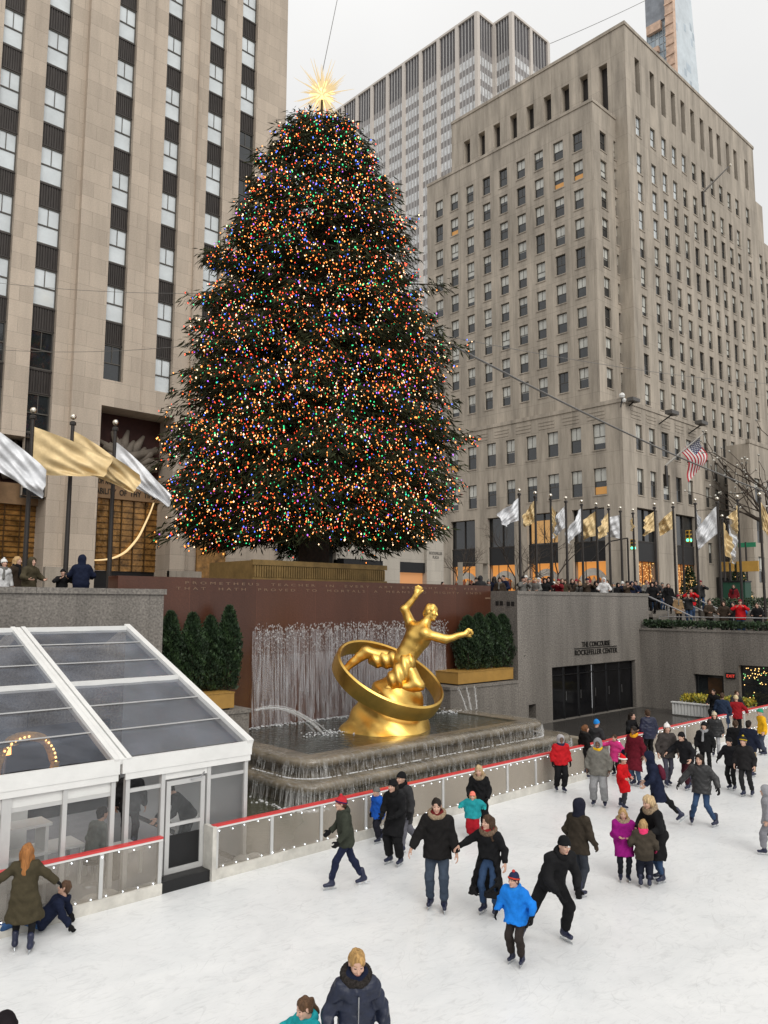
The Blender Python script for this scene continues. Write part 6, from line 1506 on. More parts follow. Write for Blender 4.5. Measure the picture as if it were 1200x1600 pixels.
def person(label, pos, rz, fig=None, group=None, h_vox=0.022, skin=0, hair=('short', (0.06, 0.04, 0.025)), gearlist=(), top=((0.03, 0.03, 0.035), 0.10, 0.03, 'plain'), pants=((0.03, 0.035, 0.06), 0.02),
           gloves=None, extras=None, seed=0, **pose):
    f = fig or Fig(**pose); s = f.s; g = np.random.default_rng(seed + 77)
    o = empty('person', pos, rz, label=label, cat='person', group=group)
    # body, one surface: trunk, limbs, neck; head and hands join it at the neck and wrists
    lo, hi = f.bounds(f.sh + f.el + f.wr + f.kn + f.ankj + [f.P, f.nb], 0.17 * s + 0.02); P, shp = grid(lo, hi, h_vox * 1.15)
    d = f.d_torso(P, -0.012)
    for i in (0, 1): d = smin(d, f.d_arm(P, i, -0.008), 0.03); d = smin(d, f.d_leg(P, i, -0.012), 0.04)
    d = smin(d, cap(P, f.nb - f.U * 0.05, f.hc - f.Rh[:, 2] * 0.09, 0.055 * s, 0.05 * s), 0.03)
    V, F = nets(d, shp, lo, h_vox * 1.15); Vs, Fs, Ms = [V], [F], [np.zeros(len(F), int)]
    hV, hF, hM = head_mesh(); Vs.append(xform(hV, f.Rh, f.hc, f.hs)); Fs.append(hF + len(V)); Ms.append(hM); n_ = len(V) + len(hV)
    gl = []
    for i in (0, 1):
        sg = -1 if i == 0 else 1; z_ = -unit(f.wr[i] - f.el[i]); y_ = unit(f.F - z_ * (f.F @ z_)); x_ = np.cross(y_, z_); Rm = basis(x_, y_, z_)
        tV, tF = (hand() if gloves is None else glove()); tV = tV.copy()
        if sg < 0: tV[:, 0] *= -1; tF = tF[:, ::-1]
        W = xform(tV, Rm, f.wr[i], max(s, 0.7) * 1.04)
        if gloves is None: Vs.append(W); Fs.append(tF + n_); Ms.append(np.zeros(len(tF), int)); n_ += len(W)
        else: gl.append((W, tF))
    brow = BROW if hair is None else fab(tuple(x * 0.8 for x in hair[1]), 0.8, 0.0)
    mesh_obj('body', np.concatenate(Vs), np.concatenate(Fs), [SKIN[skin], EYE_M, brow, LIP], np.concatenate(Ms), o, smooth=True)
    for W, tF in gl: mesh_obj('glove', W, tF, fab(gloves), None, o, smooth=True)
    tU = unit(f.U * 0.7 + f.Rh[:, 2] * 0.3); tx_ = unit(np.cross(f.F, tU)); TB = basis(tx_, np.cross(tU, tx_), tU); TC = f.nb + f.U * 0.172 * s + f.F * 0.028 * s
    def put(kind, c, name, rough=0.85):
        tV, tF = gear(kind); low = kind in ('fur', 'collar', 'scarf', 'neck')
        return mesh_obj(name, xform(tV, TB if low else f.Rh, TC if low else f.hc, f.hs), tF, hairm(c) if kind in ('short', 'mid', 'long', 'tail') else furm(c) if kind == 'fur' else fab(c, rough), None, o, smooth=True)
    if hair is not None: put(hair[0], hair[1], 'hair', 0.6)
    NM = {'beanie': 'beanie', 'hood': 'hood', 'fur': 'fur_collar', 'collar': 'collar', 'scarf': 'scarf', 'neck': 'scarf', 'santa': 'red_hat', 'band': 'hat_band'}
    for gk in gearlist:
        q = put(gk[0], gk[1], NM.get(gk[0], gk[0]))
        if gk[0] == 'beanie' and len(gk) > 2:
            bV, bF = tmpl('pom', lambda P: ell(P, (0, -0.01, 0.15), (0.032, 0.032, 0.03)) + 0.004 * np.sin(P[:, 0] * 200) * np.sin(P[:, 2] * 210), (-0.06, -0.07, 0.1), (0.06, 0.05, 0.2), 0.012)
            mesh_obj('pompom', xform(bV, f.Rh, f.hc, f.hs), bF, fab(gk[2]), None, q, smooth=True)
            if len(gk) > 3:
                bV, bF = tmpl('cuff', lambda P: smax(np.abs(cran(P, 0.020)) - 0.006, np.abs(P[:, 2] - 0.034 - 0.28 * P[:, 1]) - 0.017, 0.005), (-0.15, -0.17, -0.06), (0.15, 0.16, 0.14), 0.010)
                mesh_obj('cuff', xform(bV, f.Rh, f.hc, f.hs), bF, fab(gk[3]), None, q, smooth=True)
    # top garment
    tc_, hem, th, sty = top
    midk = (f.kn[0] + f.kn[1]) / 2; A = unit(midk - f.P); hemp = f.P + A * hem
    lo, hi = f.bounds(f.sh + f.el + f.wr + [f.P, f.nb, hemp], 0.22 * s + 0.03 + (0.12 if hem > 0.3 else 0)); P, shp = grid(lo, hi, h_vox)
    d = f.d_torso(P, th)
    q = f.frame(P) * np.array([0.72 / f.wide, 1.0, 1.0], f4); a0 = np.array([0, 0, 0.16 * s]); e_ = hemp - f.P; a1 = np.array([e_ @ f.Rr, e_ @ f.F, e_ @ f.U]) * np.array([0.72, 1, 1])
    fl = {'flare': 0.14, 'open': 0.12}.get(sty, 0.07 if hem > 0.3 else 0.02)
    d = smin(d, cap(q, a0, a1 * 1.25, 0.105 * s + th, 0.118 * s + fl * hem * 1.6 + th), 0.04)
    ax_ = unit(a1 - a0); d = np.maximum(d, (q - a1.astype(f4)) @ ax_.astype(f4))
    d = smin(d, cap(P, f.nb - f.U * 0.06 * s, f.nb + f.U * 0.05 * s, 0.085 * s, 0.068 * s), 0.03)
    d = smax(d, (P - (f.nb + f.U * 0.055 * s).astype(f4)) @ f.U.astype(f4), 0.015)
    if sty == 'open': d = smax(d, -cap(q, (0, 0.2, -0.02), (0, 0.30, a1[2] * 1.3), 0.13, 0.20), 0.01)
    for i in (0, 1): d = smin(d, f.d_arm(P, i, th * 0.8, -0.012), 0.035)
    qq = f.frame(P)
    if sty == 'puffer': d = d - 0.010 * np.sqrt(np.abs(np.sin(math.pi * qq[:, 2] / 0.085))) + 0.004
    elif sty == 'fur': d = d + 0.008 * np.sin(P[:, 0] * 120) * np.sin(P[:, 1] * 125) * np.sin(P[:, 2] * 118)
    d = d + wob(P, 0.006 if sty != 'puffer' else 0.003, 24, seed * 1.7) + wob(P, 0.004, 46, seed * 0.7) + 0.006 * np.sin(qq[:, 2] * 44 + 5 * np.sin(qq[:, 0] * 11 + seed) + 4 * np.sin(qq[:, 1] * 9))
    for i in (0, 1):                                         # creases inside the elbows
        r_ = np.sqrt(((P - f.el[i].astype(f4)) ** 2).sum(1)); d = d + 0.007 * np.exp(-(r_ / 0.11) ** 2) * np.sin(60 * ((P - f.el[i].astype(f4)) @ unit(f.wr[i] - f.sh[i]).astype(f4)))
    V, F = nets(d, shp, lo, h_vox)
    jm = fab(tc_, 0.45 if sty == 'puffer' else 0.85)
    J = mesh_obj('coat' if hem > 0.3 else 'jacket', V, F, [jm], None, o, smooth=True)
    # trousers
    pc_, pt_ = pants; lo, hi = f.bounds(f.kn + f.ankj + f.hipj + [f.P], 0.15 * s + 0.03); P, shp = grid(lo, hi, h_vox)
    d = smin(f.d_leg(P, 0, pt_, -0.03 if f.skates else 0.03, pt_ + 0.006), f.d_leg(P, 1, pt_, -0.03 if f.skates else 0.03, pt_ + 0.006), 0.02)
    d = smin(d, ell(P, f.P + np.array([0, -0.01, 0.0]), (0.165 * s * f.wide, 0.125 * s, 0.12 * s)), 0.04)
    d = smax(d, (P - (f.P + np.array([0, 0, 0.09 * s])).astype(f4))[:, 2], 0.01) + wob(P, 0.005, 30, seed + 1.0)
    for i in (0, 1):
        for jn in (f.kn[i], f.ankj[i] + np.array([0, 0, 0.1])): r_ = np.sqrt(((P - jn.astype(f4)) ** 2).sum(1)); d = d + 0.006 * np.exp(-(r_ / 0.13) ** 2) * np.sin(62 * (P[:, 2] - jn[2]) + 8 * P[:, 0])
    V, F = nets(d, shp, lo, h_vox); mesh_obj('trousers', V, F, fab(pc_), None, o, smooth=True)
    for i in (0, 1):
        tV, tF = boot() if f.skates else shoe()
        sk = mesh_obj('skate' if f.skates else 'shoe', xform(tV, f.fR[i], f.ankj[i], f.fs), tF, BOOT_M if f.skates else SHOE_M, None, o, smooth=True)
        if f.skates:
            mb = MB(); mb.box(-0.005, -0.125, -0.16, 0.005, 0.165, -0.135); mb.box(-0.012, -0.07, -0.136, 0.012, -0.03, -0.095); mb.box(-0.012, 0.06, -0.136, 0.012, 0.11, -0.095)
            Vb = xform(np.array(mb.v), f.fR[i], f.ankj[i], f.fs); mesh_obj('blade', Vb.tolist(), mb.f, BLADE_M, None, sk)
    if extras: extras(o, f)
    return o
# ------------------------------------------------------------------ skaters
def place(p, face):
    """Ground point and the turn about z: 0 looks at the photographer, 90 to the right, 180 away."""
    v = Vector((p.x, p.y)).normalized(); to = -v; r_ = Vector((v.y, -v.x)); a = rad(face); d = to * math.cos(a) + r_ * math.sin(a)
    return (p.x, p.y, p.z), math.atan2(d.y, d.x) - math.pi / 2
def top_z(p, x, y):
    d = ray(x, y); return EYE.z + d.z * math.hypot(p.x, p.y) / math.hypot(d.x, d.y)
SK = 'skaters on the ice'
_n = [0]
def skater(fx, fy, hx, hy, face, label, adj=1.0, h=None, z=0.0, group=SK, fig=None, **kw):
    _n[0] += 1; p = at_z(fx, fy, z)
    hh = h or max(0.95, min(1.95, (top_z(p, hx, hy) - z - 0.07) * adj))
    keys = ('kid', 'skates', 'lean', 'side', 'drop', 'hip', 'lf', 'rf', 'lh', 'rh', 'fyaw', 'fpit', 'hyaw', 'hpit', 'pel', 'twist', 'wide', 'knee')
    pk = {k: kw.pop(k) for k in list(kw) if k in keys}
    pos, rz = place(p, face); return person(label, pos, rz, Fig(h=hh, **pk), group=group, seed=_n[0], **kw)
BLK, NAVY, GREY, DKG, OLIVE, JEAN, JEAN2, BRN = (0.012, 0.012, 0.013), (0.012, 0.016, 0.035), (0.15, 0.145, 0.135), (0.035, 0.035, 0.037), (0.060, 0.050, 0.030), (0.035, 0.065, 0.13), (0.045, 0.06, 0.085), (0.045, 0.033, 0.024)
H_BLO, H_BRN, H_DRK, H_RED, H_LT = (0.42, 0.27, 0.12), (0.06, 0.034, 0.02), (0.016, 0.011, 0.008), (0.33, 0.14, 0.045), (0.5, 0.36, 0.2)
F_TAN, F_DRK = (0.30, 0.225, 0.15), (0.03, 0.026, 0.024)
def T(c, hem=0.10, th=0.03, sty='plain'): return (c, hem, th, sty)

def cap_mark(o, f):
    mb = MB()
    for k in range(3): mb.poly([(-0.022 + 0.016 * k, 0.112 - 0.006 * k * 0, 0.028), (-0.012 + 0.016 * k, 0.112, 0.028), (-0.014 + 0.016 * k, 0.111, 0.040 + 0.008 * k), (-0.024 + 0.016 * k, 0.111, 0.034 + 0.008 * k)], (0, 0.006, 0))
    V = xform(np.array(mb.v), f.Rh, f.hc, f.hs * 1.02); mesh_obj('beanie_mark', V.tolist(), mb.f, WHITE_PAINT, None, [c for c in o.children if c.name.startswith('beanie')][0])
skater(33, 1487, 35, 1323, 172, 'person in long olive coat with long red blonde hair, arms out beside the fallen boy', 1.0, lean=6, lf=(-.13, .12, 0), rf=(.16, -.06, 0), rh=(.36, .12, -.36), lh=(-.36, .16, -.30), hair=('long', H_RED), top=T(OLIVE, .42, .035, 'flare'), pants=(BLK, .008), gloves=BLK, skin=0)
skater(64, 1455, 95, 1393, -95, 'child in dark jacket and jeans sitting fallen on the ice by the barrier', h=1.42, kid=True, pel=.15, lean=-40, lf=(-.10, .80, -.02), rf=(.12, .62, -.02), knee=((0, .2, 1), (0, .2, 1)), lh=(-.16, -.26, -.40), rh=(.16, -.22, -.40), hair=('short', (0.09, 0.05, 0.03)), gearlist=[('collar', NAVY)], top=T(NAVY, .08, .035), pants=((0.035, 0.08, 0.18), .02), gloves=BLK)
skater(541, 1386, 523, 1247, -76, 'bearded person in dark green jacket and striped pompom beanie striding left along the barrier', 1.03, lean=9, drop=.06, lf=(-.06, .34, 0), rf=(.06, -.36, 0), fpit=(0, -14), lh=(-.06, .16, -.46), rh=(.12, .22, -.38), hair=('short', H_BRN), gearlist=[('beanie', (.45, .03, .04), (.5, .04, .05), (.02, .02, .07)), ('collar', (0.04, 0.045, 0.035))], top=T((0.040, 0.045, 0.034), .12, .04), pants=((0.016, 0.02, 0.045), .012), gloves=BLK)
skater(592, 1316, 587, 1231, -55, 'child in bright blue jacket and grey beanie next to two people in black', 1.0, kid=True, lean=8, lf=(-.10, .10, 0), rf=(.10, -.16, 0.02), hair=None, gearlist=[('beanie', GREY)], top=T((0.015, 0.09, 0.42), .12, .04), pants=((0.02, 0.02, 0.028), .03), gloves=BLK)
skater(635, 1330, 612, 1211, -50, 'person in dark grey coat and black hat half hidden behind person in black', 1.04, lean=12, lf=(-.08, .20, 0), rf=(.12, -.40, .10), fpit=(0, -35), hair=None, gearlist=[('beanie', BLK), ('neck', BLK)], top=T(DKG, .30, .04), pants=((0.12, 0.12, 0.14), .03), gloves=BLK)
skater(619, 1350, 617, 1222, -35, 'person in long black coat and wide black trousers holding a small camera', 1.03, lean=10, lf=(-.14, .04, 0), rf=(.14, .06, 0), lh=(.02, .24, -.36), rh=(-.04, .26, -.34), hair=('mid', H_DRK), gearlist=[('beanie', BLK), ('neck', BLK)], top=T(BLK, .34, .035), pants=(BLK, .045), gloves=BLK)
skater(684, 1420, 685, 1248, -6, 'tall person in black jacket with fur collar and blue jeans gliding with open arms', 1.0, lean=7, hpit=-8, hyaw=4, lf=(-.12, .10, 0), rf=(.13, -.02, 0), rh=(.26, .12, -.47), lh=(-.16, .06, -.52), hair=('short', H_DRK), gearlist=[('fur', F_TAN), ('neck', (.12, .015, .015))], top=T((0.014, 0.013, 0.013), .16, .055), pants=(JEAN2, .026))
skater(766, 1427, 760, 1277, -22, 'person in open long black coat over red sweater and jeans with long brown hair', 1.02, lean=6, hyaw=-25, lf=(-.12, .02, 0), rf=(.12, .04, 0), rh=(.34, .26, -.22), lh=(-.20, .10, -.46), hair=('long', H_BRN), gearlist=[('fur', (.16, .11, .075)), ('neck', (.25, .015, .02))], top=T(BLK, .58, .035, 'open'), pants=(JEAN, .010))
skater(808, 1506, 798, 1362, -24, 'child in bright blue ski jacket and navy red beanie nearest the camera at right', 1.0, kid=True, lean=8, hyaw=-18, lf=(-.14, .06, .02), rf=(.12, -.02, 0), lh=(-.22, .05, -.42), rh=(.20, .10, -.44), hair=('short', H_BRN), gearlist=[('beanie', (.02, .025, .06), (.5, .05, .04), (.55, .06, .03)), ('collar', (.02, .2, .6))], top=T((0.015, 0.19, 0.66), .12, .045), pants=((0.032, 0.026, 0.024), .022), gloves=BLK)
skater(882, 1469, 882, 1301, 34, 'person all in black with logo beanie bent forward, one leg pushing back to the left', 1.14, lean=34, hpit=-2, drop=.13, hip=(.16, -.12), lf=(0, .02, 0), rf=(.56, -.30, .02), fpit=(0, -10), fyaw=(6, -40), lh=(.00, .20, -.44), rh=(.02, .22, -.44), hair=None, gearlist=[('beanie', BLK), ('collar', BLK)], top=T((0.014, 0.014, 0.015), .12, .04), pants=(BLK, .03), gloves=BLK, extras=cap_mark)
skater(905, 1400, 905, 1252, 140, 'person seen from behind in dark brown jacket with navy hood up', 1.0, lean=5, lf=(-.10, .10, 0), rf=(.10, -.08, 0), lh=(-.14, .10, -.46), rh=(.14, .10, -.46), hair=None, gearlist=[('hood', (.016, .017, .028))], top=T((0.040, 0.032, 0.024), .16, .04), pants=((0.035, 0.04, 0.05), .012), gloves=BRN)
skater(976, 1377, 968, 1263, 8, 'child in magenta winter coat with blonde hair, hands together', 1.0, kid=True, lean=3, hpit=-10, lh=(.06, .22, -.30), rh=(-.06, .22, -.30), hair=('mid', H_BLO), gearlist=[('fur', F_TAN)], top=T((0.26, 0.012, 0.17), .26, .04), pants=((0.015, 0.016, 0.022), .012))
skater(1032, 1378, 1020, 1253, -48, 'person in long black coat with tan fur hood bending over a small child', 1.12, lean=22, hpit=-14, lf=(-.10, .05, 0), rf=(.12, -.10, 0), lh=(-.02, .26, -.36), rh=(.02, .28, -.34), hair=('long', H_LT), gearlist=[('fur', F_TAN)], top=T(BLK, .46, .045), pants=(JEAN, .012))
skater(1008, 1387, 1010, 1283, 178, 'child seen from behind in olive jacket with bright pink hood lying back', 1.0, kid=True, lean=4, lf=(-.12, .02, 0), rf=(.13, .05, 0), lh=(-.20, .12, -.38), rh=(.16, .1, -.42), hair=('mid', H_BLO), gearlist=[('collar', (.75, .05, .16)), ('neck', (.75, .05, .16))], top=T((0.055, 0.045, 0.034), .16, .045), pants=((0.014, 0.016, 0.026), .035), gloves=(.5, .04, .12))
def backpack(c):
    def fn(o, f):
        P, sh = grid((-0.22, -0.35, 0.05), (0.22, 0.02, 0.55), 0.02); d = ell(P, (0, -0.19, 0.30), (0.15, 0.095, 0.21)); V, F = nets(d, sh, (-0.22, -0.35, 0.05), 0.02)
        mesh_obj('backpack', xform(V, basis(f.Rr, f.F, f.U), f.P, f.s), F, fab(c), None, o, smooth=True)
    return fn
skater(1030, 1290, 1022, 1187, -84, 'person in navy hooded coat with maroon backpack gliding left, one foot raised behind', 1.12, lean=16, lf=(-.06, .12, 0), rf=(.10, -.52, .14), fpit=(0, -40), lh=(-.04, .2, -.44), rh=(.10, .16, -.42), hair=None, gearlist=[('hood', NAVY)], top=T((0.014, 0.018, 0.038), .36, .04), pants=(BLK, .012), extras=backpack((.10, .015, .03)))
skater(1099, 1289, 1088, 1184, -14, 'person in grey quilted jacket and jeans with feet wide apart and arms out', 1.10, lean=10, hpit=-6, drop=.08, lf=(-.30, .0, 0), rf=(.26, .08, 0), fyaw=(-18, 14), lh=(-.26, .08, -.42), rh=(.32, .14, -.40), hair=('mid', H_DRK), gearlist=[('collar', DKG)], top=T((0.03, 0.03, 0.031), .14, .045, 'puffer'), pants=(JEAN, .010), gloves=BLK)
skater(973, 1263, 972, 1182, 62, 'child in bright red coat and red white hat with grey leggings', 1.0, kid=True, lean=4, lf=(-.10, -.12, 0), rf=(.1, .12, 0), lh=(-.08, .2, -.36), rh=(.10, .26, -.34), hair=('tail', H_BRN), gearlist=[('santa', (.6, .015, .02)), ('band', (.75, .72, .68))], top=T((0.50, 0.010, 0.014), .30, .04), pants=((0.045, 0.045, 0.05), .008))
skater(937, 1260, 936, 1156, -8, 'person in grey hooded sweatshirt and yellow scarf with loose grey sweatpants', 1.0, lean=2, skin=2, lf=(-.15, .02, 0), rf=(.16, .0, 0), lh=(-.12, .05, -.48), rh=(.14, .05, -.48), hair=None, gearlist=[('hood', (.24, .24, .25)), ('neck', (.72, .42, .015))], top=T((0.155, 0.148, 0.13), .14, .06), pants=((0.24, 0.24, 0.245), .05))
skater(877, 1237, 884, 1150, 20, 'teenager in red and navy hoodie with grey hood up and black trousers', 1.0, lean=3, skin=2, lf=(-.06, .10, 0), rf=(.14, -.08, 0), hair=None, gearlist=[('hood', (.36, .35, .36)), ('neck', (.025, .025, .05))], top=T((0.46, 0.015, 0.02), .10, .05), pants=(BLK, .04), gloves=BLK)
skater(933, 1206, 932, 1126, 150, 'person in dark jacket and bright blue beanie behind the black fur coat', 1.0, lean=3, hair=None, gearlist=[('beanie', (.02, .22, .62))], top=T(DKG, .12, .04), pants=(BLK, .02))
skater(914, 1216, 914, 1134, 118, 'person in long black fur coat with auburn hair by the barrier', 1.0, lean=4, hair=('mid', (.16, .07, .03)), gearlist=[('fur', F_DRK)], top=T((0.011, 0.010, 0.010), .62, .05, 'fur'), pants=(BLK, .012), gloves=BLK)
skater(750, 1303, 748, 1197, -12, 'person in black coat with tan fur hood at the barrier behind a small child', 1.0, lean=4, hpit=-12, lh=(-.08, .14, -.46), rh=(.08, .2, -.44), hair=('long', H_LT), gearlist=[('fur', F_TAN)], top=T(BLK, .40, .04), pants=(BLK, .012), gloves=BLK)
skater(739, 1311, 742, 1240, -4, 'toddler in teal jacket, red skirt and orange pink hat', 1.0, kid=True, lean=2, wide=1.1, lh=(-.30, .16, -.12), rh=(.30, .16, -.12), hair=('mid', H_BLO), gearlist=[('beanie', (.85, .22, .16)), ('neck', (.03, .3, .32))], top=T((0.02, 0.26, 0.29), .10, .055), pants=((0.32, 0.012, 0.02), .06), gloves=(.02, .30, .30))
skater(963, 1212, 960, 1149, -30, 'child in hot pink coat with one arm stretched out to the left', 1.0, kid=True, lean=3, rh=(.42, .20, -.08), lh=(-.14, .1, -.4), hair=('tail', H_BRN), top=T((0.58, 0.045, 0.20), .24, .045), pants=(BLK, .012))
skater(995, 1228, 990, 1136, -32, 'person in maroon wool coat and orange yellow scarf with jeans', 1.0, lean=4, skin=2, hair=('short', H_DRK), gearlist=[('neck', (.78, .36, .02))], top=T((0.105, 0.010, 0.018), .48, .045), pants=((0.06, 0.09, 0.15), .02))
skater(982, 1222, 980, 1164, -10, 'small child in navy snowsuit and purple hat beside the maroon coat', 1.0, kid=True, lean=3, hair=None, gearlist=[('beanie', (.10, .03, .18))], top=T(NAVY, .10, .05), pants=(NAVY, .05), gloves=BLK)
skater(1016, 1192, 1010, 1110, -150, 'person seen from behind in navy down jacket facing long-haired companion', 1.0, lean=5, hair=('short', H_BRN), top=T((0.014, 0.017, 0.042), .14, .05, 'puffer'), pants=(BLK, .02))
skater(987, 1190, 985, 1114, 58, 'person in black jacket with long dark hair facing person in navy', 1.0, lean=5, lh=(-.04, .26, -.26), rh=(.04, .28, -.24), hair=('long', H_DRK), top=T(BLK, .14, .04), pants=(BLK, .02))
skater(1044, 1228, 1040, 1132, 24, 'person in brown grey jacket and white pompom beanie with striped socks', 1.0, lean=4, lf=(-.06, -.1, 0), rf=(.1, .12, 0), hair=('mid', H_BRN), gearlist=[('beanie', (.72, .70, .68), (.7, .68, .66))], top=T((0.055, 0.048, 0.045), .16, .04), pants=((0.06, 0.06, 0.08), .008))
skater(1076, 1233, 1070, 1147, -38, 'person in black jacket and black cap leaning into a glide, hand out left', 1.08, lean=20, drop=.06, lf=(-.10, .16, 0), rf=(.14, -.24, .0), rh=(.30, .22, -.32), lh=(-.16, .12, -.42), hair=('short', H_DRK), gearlist=[('beanie', BLK), ('collar', BLK)], top=T((0.016, 0.016, 0.018), .14, .045), pants=((0.045, 0.012, 0.018), .022))
skater(1104, 1212, 1100, 1129, -8, 'person in open black jacket with long pale grey scarf and black trousers', 1.0, lean=5, lf=(-.14, .1, 0), rf=(.10, -.12, 0), hair=('mid', H_DRK), gearlist=[('beanie', BLK), ('scarf', (.27, .27, .28))], top=T(BLK, .16, .04), pants=(BLK, .012), gloves=BLK)
skater(1119, 1182, 1118, 1114, 0, 'person in black puffer and cream knitted hat with pale grey trousers', 1.0, lean=4, hair=('mid', H_BRN), gearlist=[('beanie', (.55, .47, .34), (.5, .42, .3))], top=T(BLK, .14, .05, 'puffer'), pants=((0.33, 0.33, 0.34), .012))
skater(1172, 1214, 1164, 1127, 160, 'person seen from behind in navy jacket and khaki trousers at right', 1.0, lean=6, hair=('short', H_DRK), top=T((0.013, 0.016, 0.03), .14, .05), pants=((0.32, 0.24, 0.14), .03), gloves=BLK)
skater(1152, 1205, 1154, 1127, 172, 'person in black down jacket arm in arm with the khaki trousers', 1.0, lean=5, hair=('short', H_BRN), top=T(BLK, .12, .05), pants=(BLK, .02), gloves=BLK)
skater(1145, 1234, 1147, 1155, -28, 'teenager in black jacket and black beanie, left one of a close pair', 1.02, lean=8, lf=(-.1, .04, 0), rf=(.1, 0, 0), rh=(.24, .12, -.42), hair=('short', H_DRK), gearlist=[('beanie', BLK)], top=T((0.015, 0.015, 0.017), .10, .04), pants=(BLK, .018), gloves=BLK)
skater(1167, 1244, 1165, 1154, -20, 'teenager in dark hoodie and black yellow pompom beanie with white striped trouser leg', 1.02, lean=6, lf=(-.14, -.1, 0), rf=(.06, .1, 0), hair=('short', H_BRN), gearlist=[('beanie', (.02, .02, .02), (.6, .42, .03), (.5, .34, .02))], top=T((0.02, 0.019, 0.02), .14, .045), pants=((0.02, 0.02, 0.021), .015))
skater(1131, 1156, 1130, 1084, 170, 'person in long dark blue jacket and jeans standing at the far barrier', 1.0, lean=3, hair=('short', H_BRN), top=T((0.02, 0.032, 0.06), .34, .04), pants=(JEAN, .02))
skater(1153, 1154, 1152, 1088, -176, 'person in red jacket with black vest and blond hat at the far barrier', 1.0, lean=5, lh=(-.26, .1, -.36), rh=(.26, .1, -.36), hair=None, gearlist=[('beanie', (.62, .50, .30))], top=T((0.26, 0.014, 0.018), .12, .04), pants=(BLK, .02))
skater(1194, 1180, 1193, 1109, -70, 'person in bright yellow jacket and green hat near the right edge', 1.0, lean=5, hair=None, gearlist=[('beanie', (.03, .28, .16))], top=T((0.70, 0.38, 0.015), .12, .04), pants=((0.05, 0.06, 0.08), .02))
skater(1206, 1336, 1206, 1230, -90, 'person in pale grey hooded jacket cut by the right edge', 1.0, lean=5, lf=(-.1, .2, 0), rf=(.1, -.2, 0), hair=None, gearlist=[('hood', (.3, .3, .32))], top=T((0.27, 0.27, 0.29), .14, .05), pants=((0.2, 0.2, 0.22), .03))
# nearest ones, feet below the picture
def near_one(hx, hy, h, face, label, **kw):
    p = at_z(hx, hy, h + 0.07); p.z = 0.0; _n[0] += 1
    keys = ('kid', 'lean', 'side', 'hip', 'lf', 'rf', 'lh', 'rh', 'hyaw', 'hpit', 'wide'); pk = {k: kw.pop(k) for k in list(kw) if k in keys}
    pos, rz = place(p, face); return person(label, pos, rz, Fig(h=h, **pk), group=SK, seed=_n[0], **kw)
def zip_(o, f):
    mb = MB(); pts = [f.P + f.U * u * f.s + f.F * (0.118 * f.s + 0.05 + (0.02 if u < 0 else 0)) for u in np.linspace(-0.34, 0.46, 9)]; mb.tube(pts, 0.006, 5); mb.build('zip', STEEL, o)
near_one(556, 1484, 1.70, 10, 'person with short blond hair in navy quilted coat with dark fur collar, nearest the camera', lean=5, hpit=-22, wide=.9, lh=(-.16, .06, -.48), rh=(.16, .10, -.46), hair=('short', (.40, .24, .09)), gearlist=[('neck', NAVY), ('fur', F_DRK)], top=T((0.016, 0.021, 0.042), .40, .034, 'puffer'), pants=(BLK, .012), h_vox=.013, extras=zip_)
near_one(488, 1556, 1.22, -58, 'child in turquoise jacket with brown ponytail at the bottom edge, arm stretched left', kid=True, lean=10, hpit=-14, rh=(.34, .26, -.22), lh=(-.30, .05, -.30), hair=('tail', (.10, .055, .03)), gearlist=[('collar', (.02, .30, .34))], top=T((0.015, 0.30, 0.33), .12, .04), pants=(BLK, .02), h_vox=.014)
near_one(4, 1585, 1.75, 20, 'person in black beanie barely inside the bottom left corner', lean=5, hair=None, gearlist=[('beanie', (.015, .012, .014)), ('collar', BLK)], top=T(BLK, .14, .04), pants=(BLK, .02))
# two by the planter outside the barrier
for i, (x, y, lab) in enumerate(((36.9, 16.6, 'person in black jacket sitting on the slatted planter, left one of two'), (36.95, 15.7, 'person in dark jacket with brown hair sitting on the slatted planter, right one of two'))):
    pos, rz = place(Vector((x, y, 0)), (-20, 30)[i]); _n[0] += 1
    person(lab, pos, rz, Fig(h=1.68, skates=False, pel=.66, lean=14, lf=(-.1, .34, 0), rf=(.1, .36, 0), lh=(-.02, .28, -.34), rh=(.04, .3, -.34)), group='people at the slatted planter', seed=_n[0], hair=('short', (H_DRK, H_BRN)[i]), top=T((BLK, DKG)[i], .1, .045), pants=(BLK, .02), h_vox=.026)
# people inside the tent
def tent_person(x, y, face, label, **kw):
    keys = ('kid', 'skates', 'lean', 'lf', 'rf', 'lh', 'rh', 'pel', 'hpit', 'h'); pk = {k: kw.pop(k) for k in list(kw) if k in keys}; _n[0] += 1
    pos, rz = place(Vector((x, y, 0.015)), face); return person(label, pos, rz, Fig(**pk), group='people in the tent', seed=_n[0], h_vox=.026, **kw)
tent_person(6.75, 15.3, 120, 'person in pale grey green sweater sitting with back to the tent glass', h=1.78, skates=False, pel=.56, lean=12, lf=(-.12, .40, 0), rf=(.12, .42, 0), hair=('short', H_DRK), top=T((.17, .185, .165), .08, .04), pants=(DKG, .02))
st_ = empty('stool', (6.75, 15.3, 0.012), label='dark stool under the seated person in the tent', cat='stool'); MB().lathe([(0.18, 0.40), (0.18, 0.44)], (0, 0, 0), 12).build('seat', BLACK, st_); MB().tube([(0, 0, 0), (0, 0, 0.4)], 0.03, 8).build('stem', STEEL, st_); MB().lathe([(0.2, 0), (0.16, 0.03)], (0, 0, 0), 12).build('foot', STEEL, st_)
tent_person(8.75, 15.2, -70, 'person in black bending forward behind the tent door glass', h=1.74, lean=42, hpit=-20, lh=(.0, .3, -.4), rh=(.02, .32, -.42), hair=('short', H_DRK), top=T(BLK, .1, .035), pants=(DKG, .02))
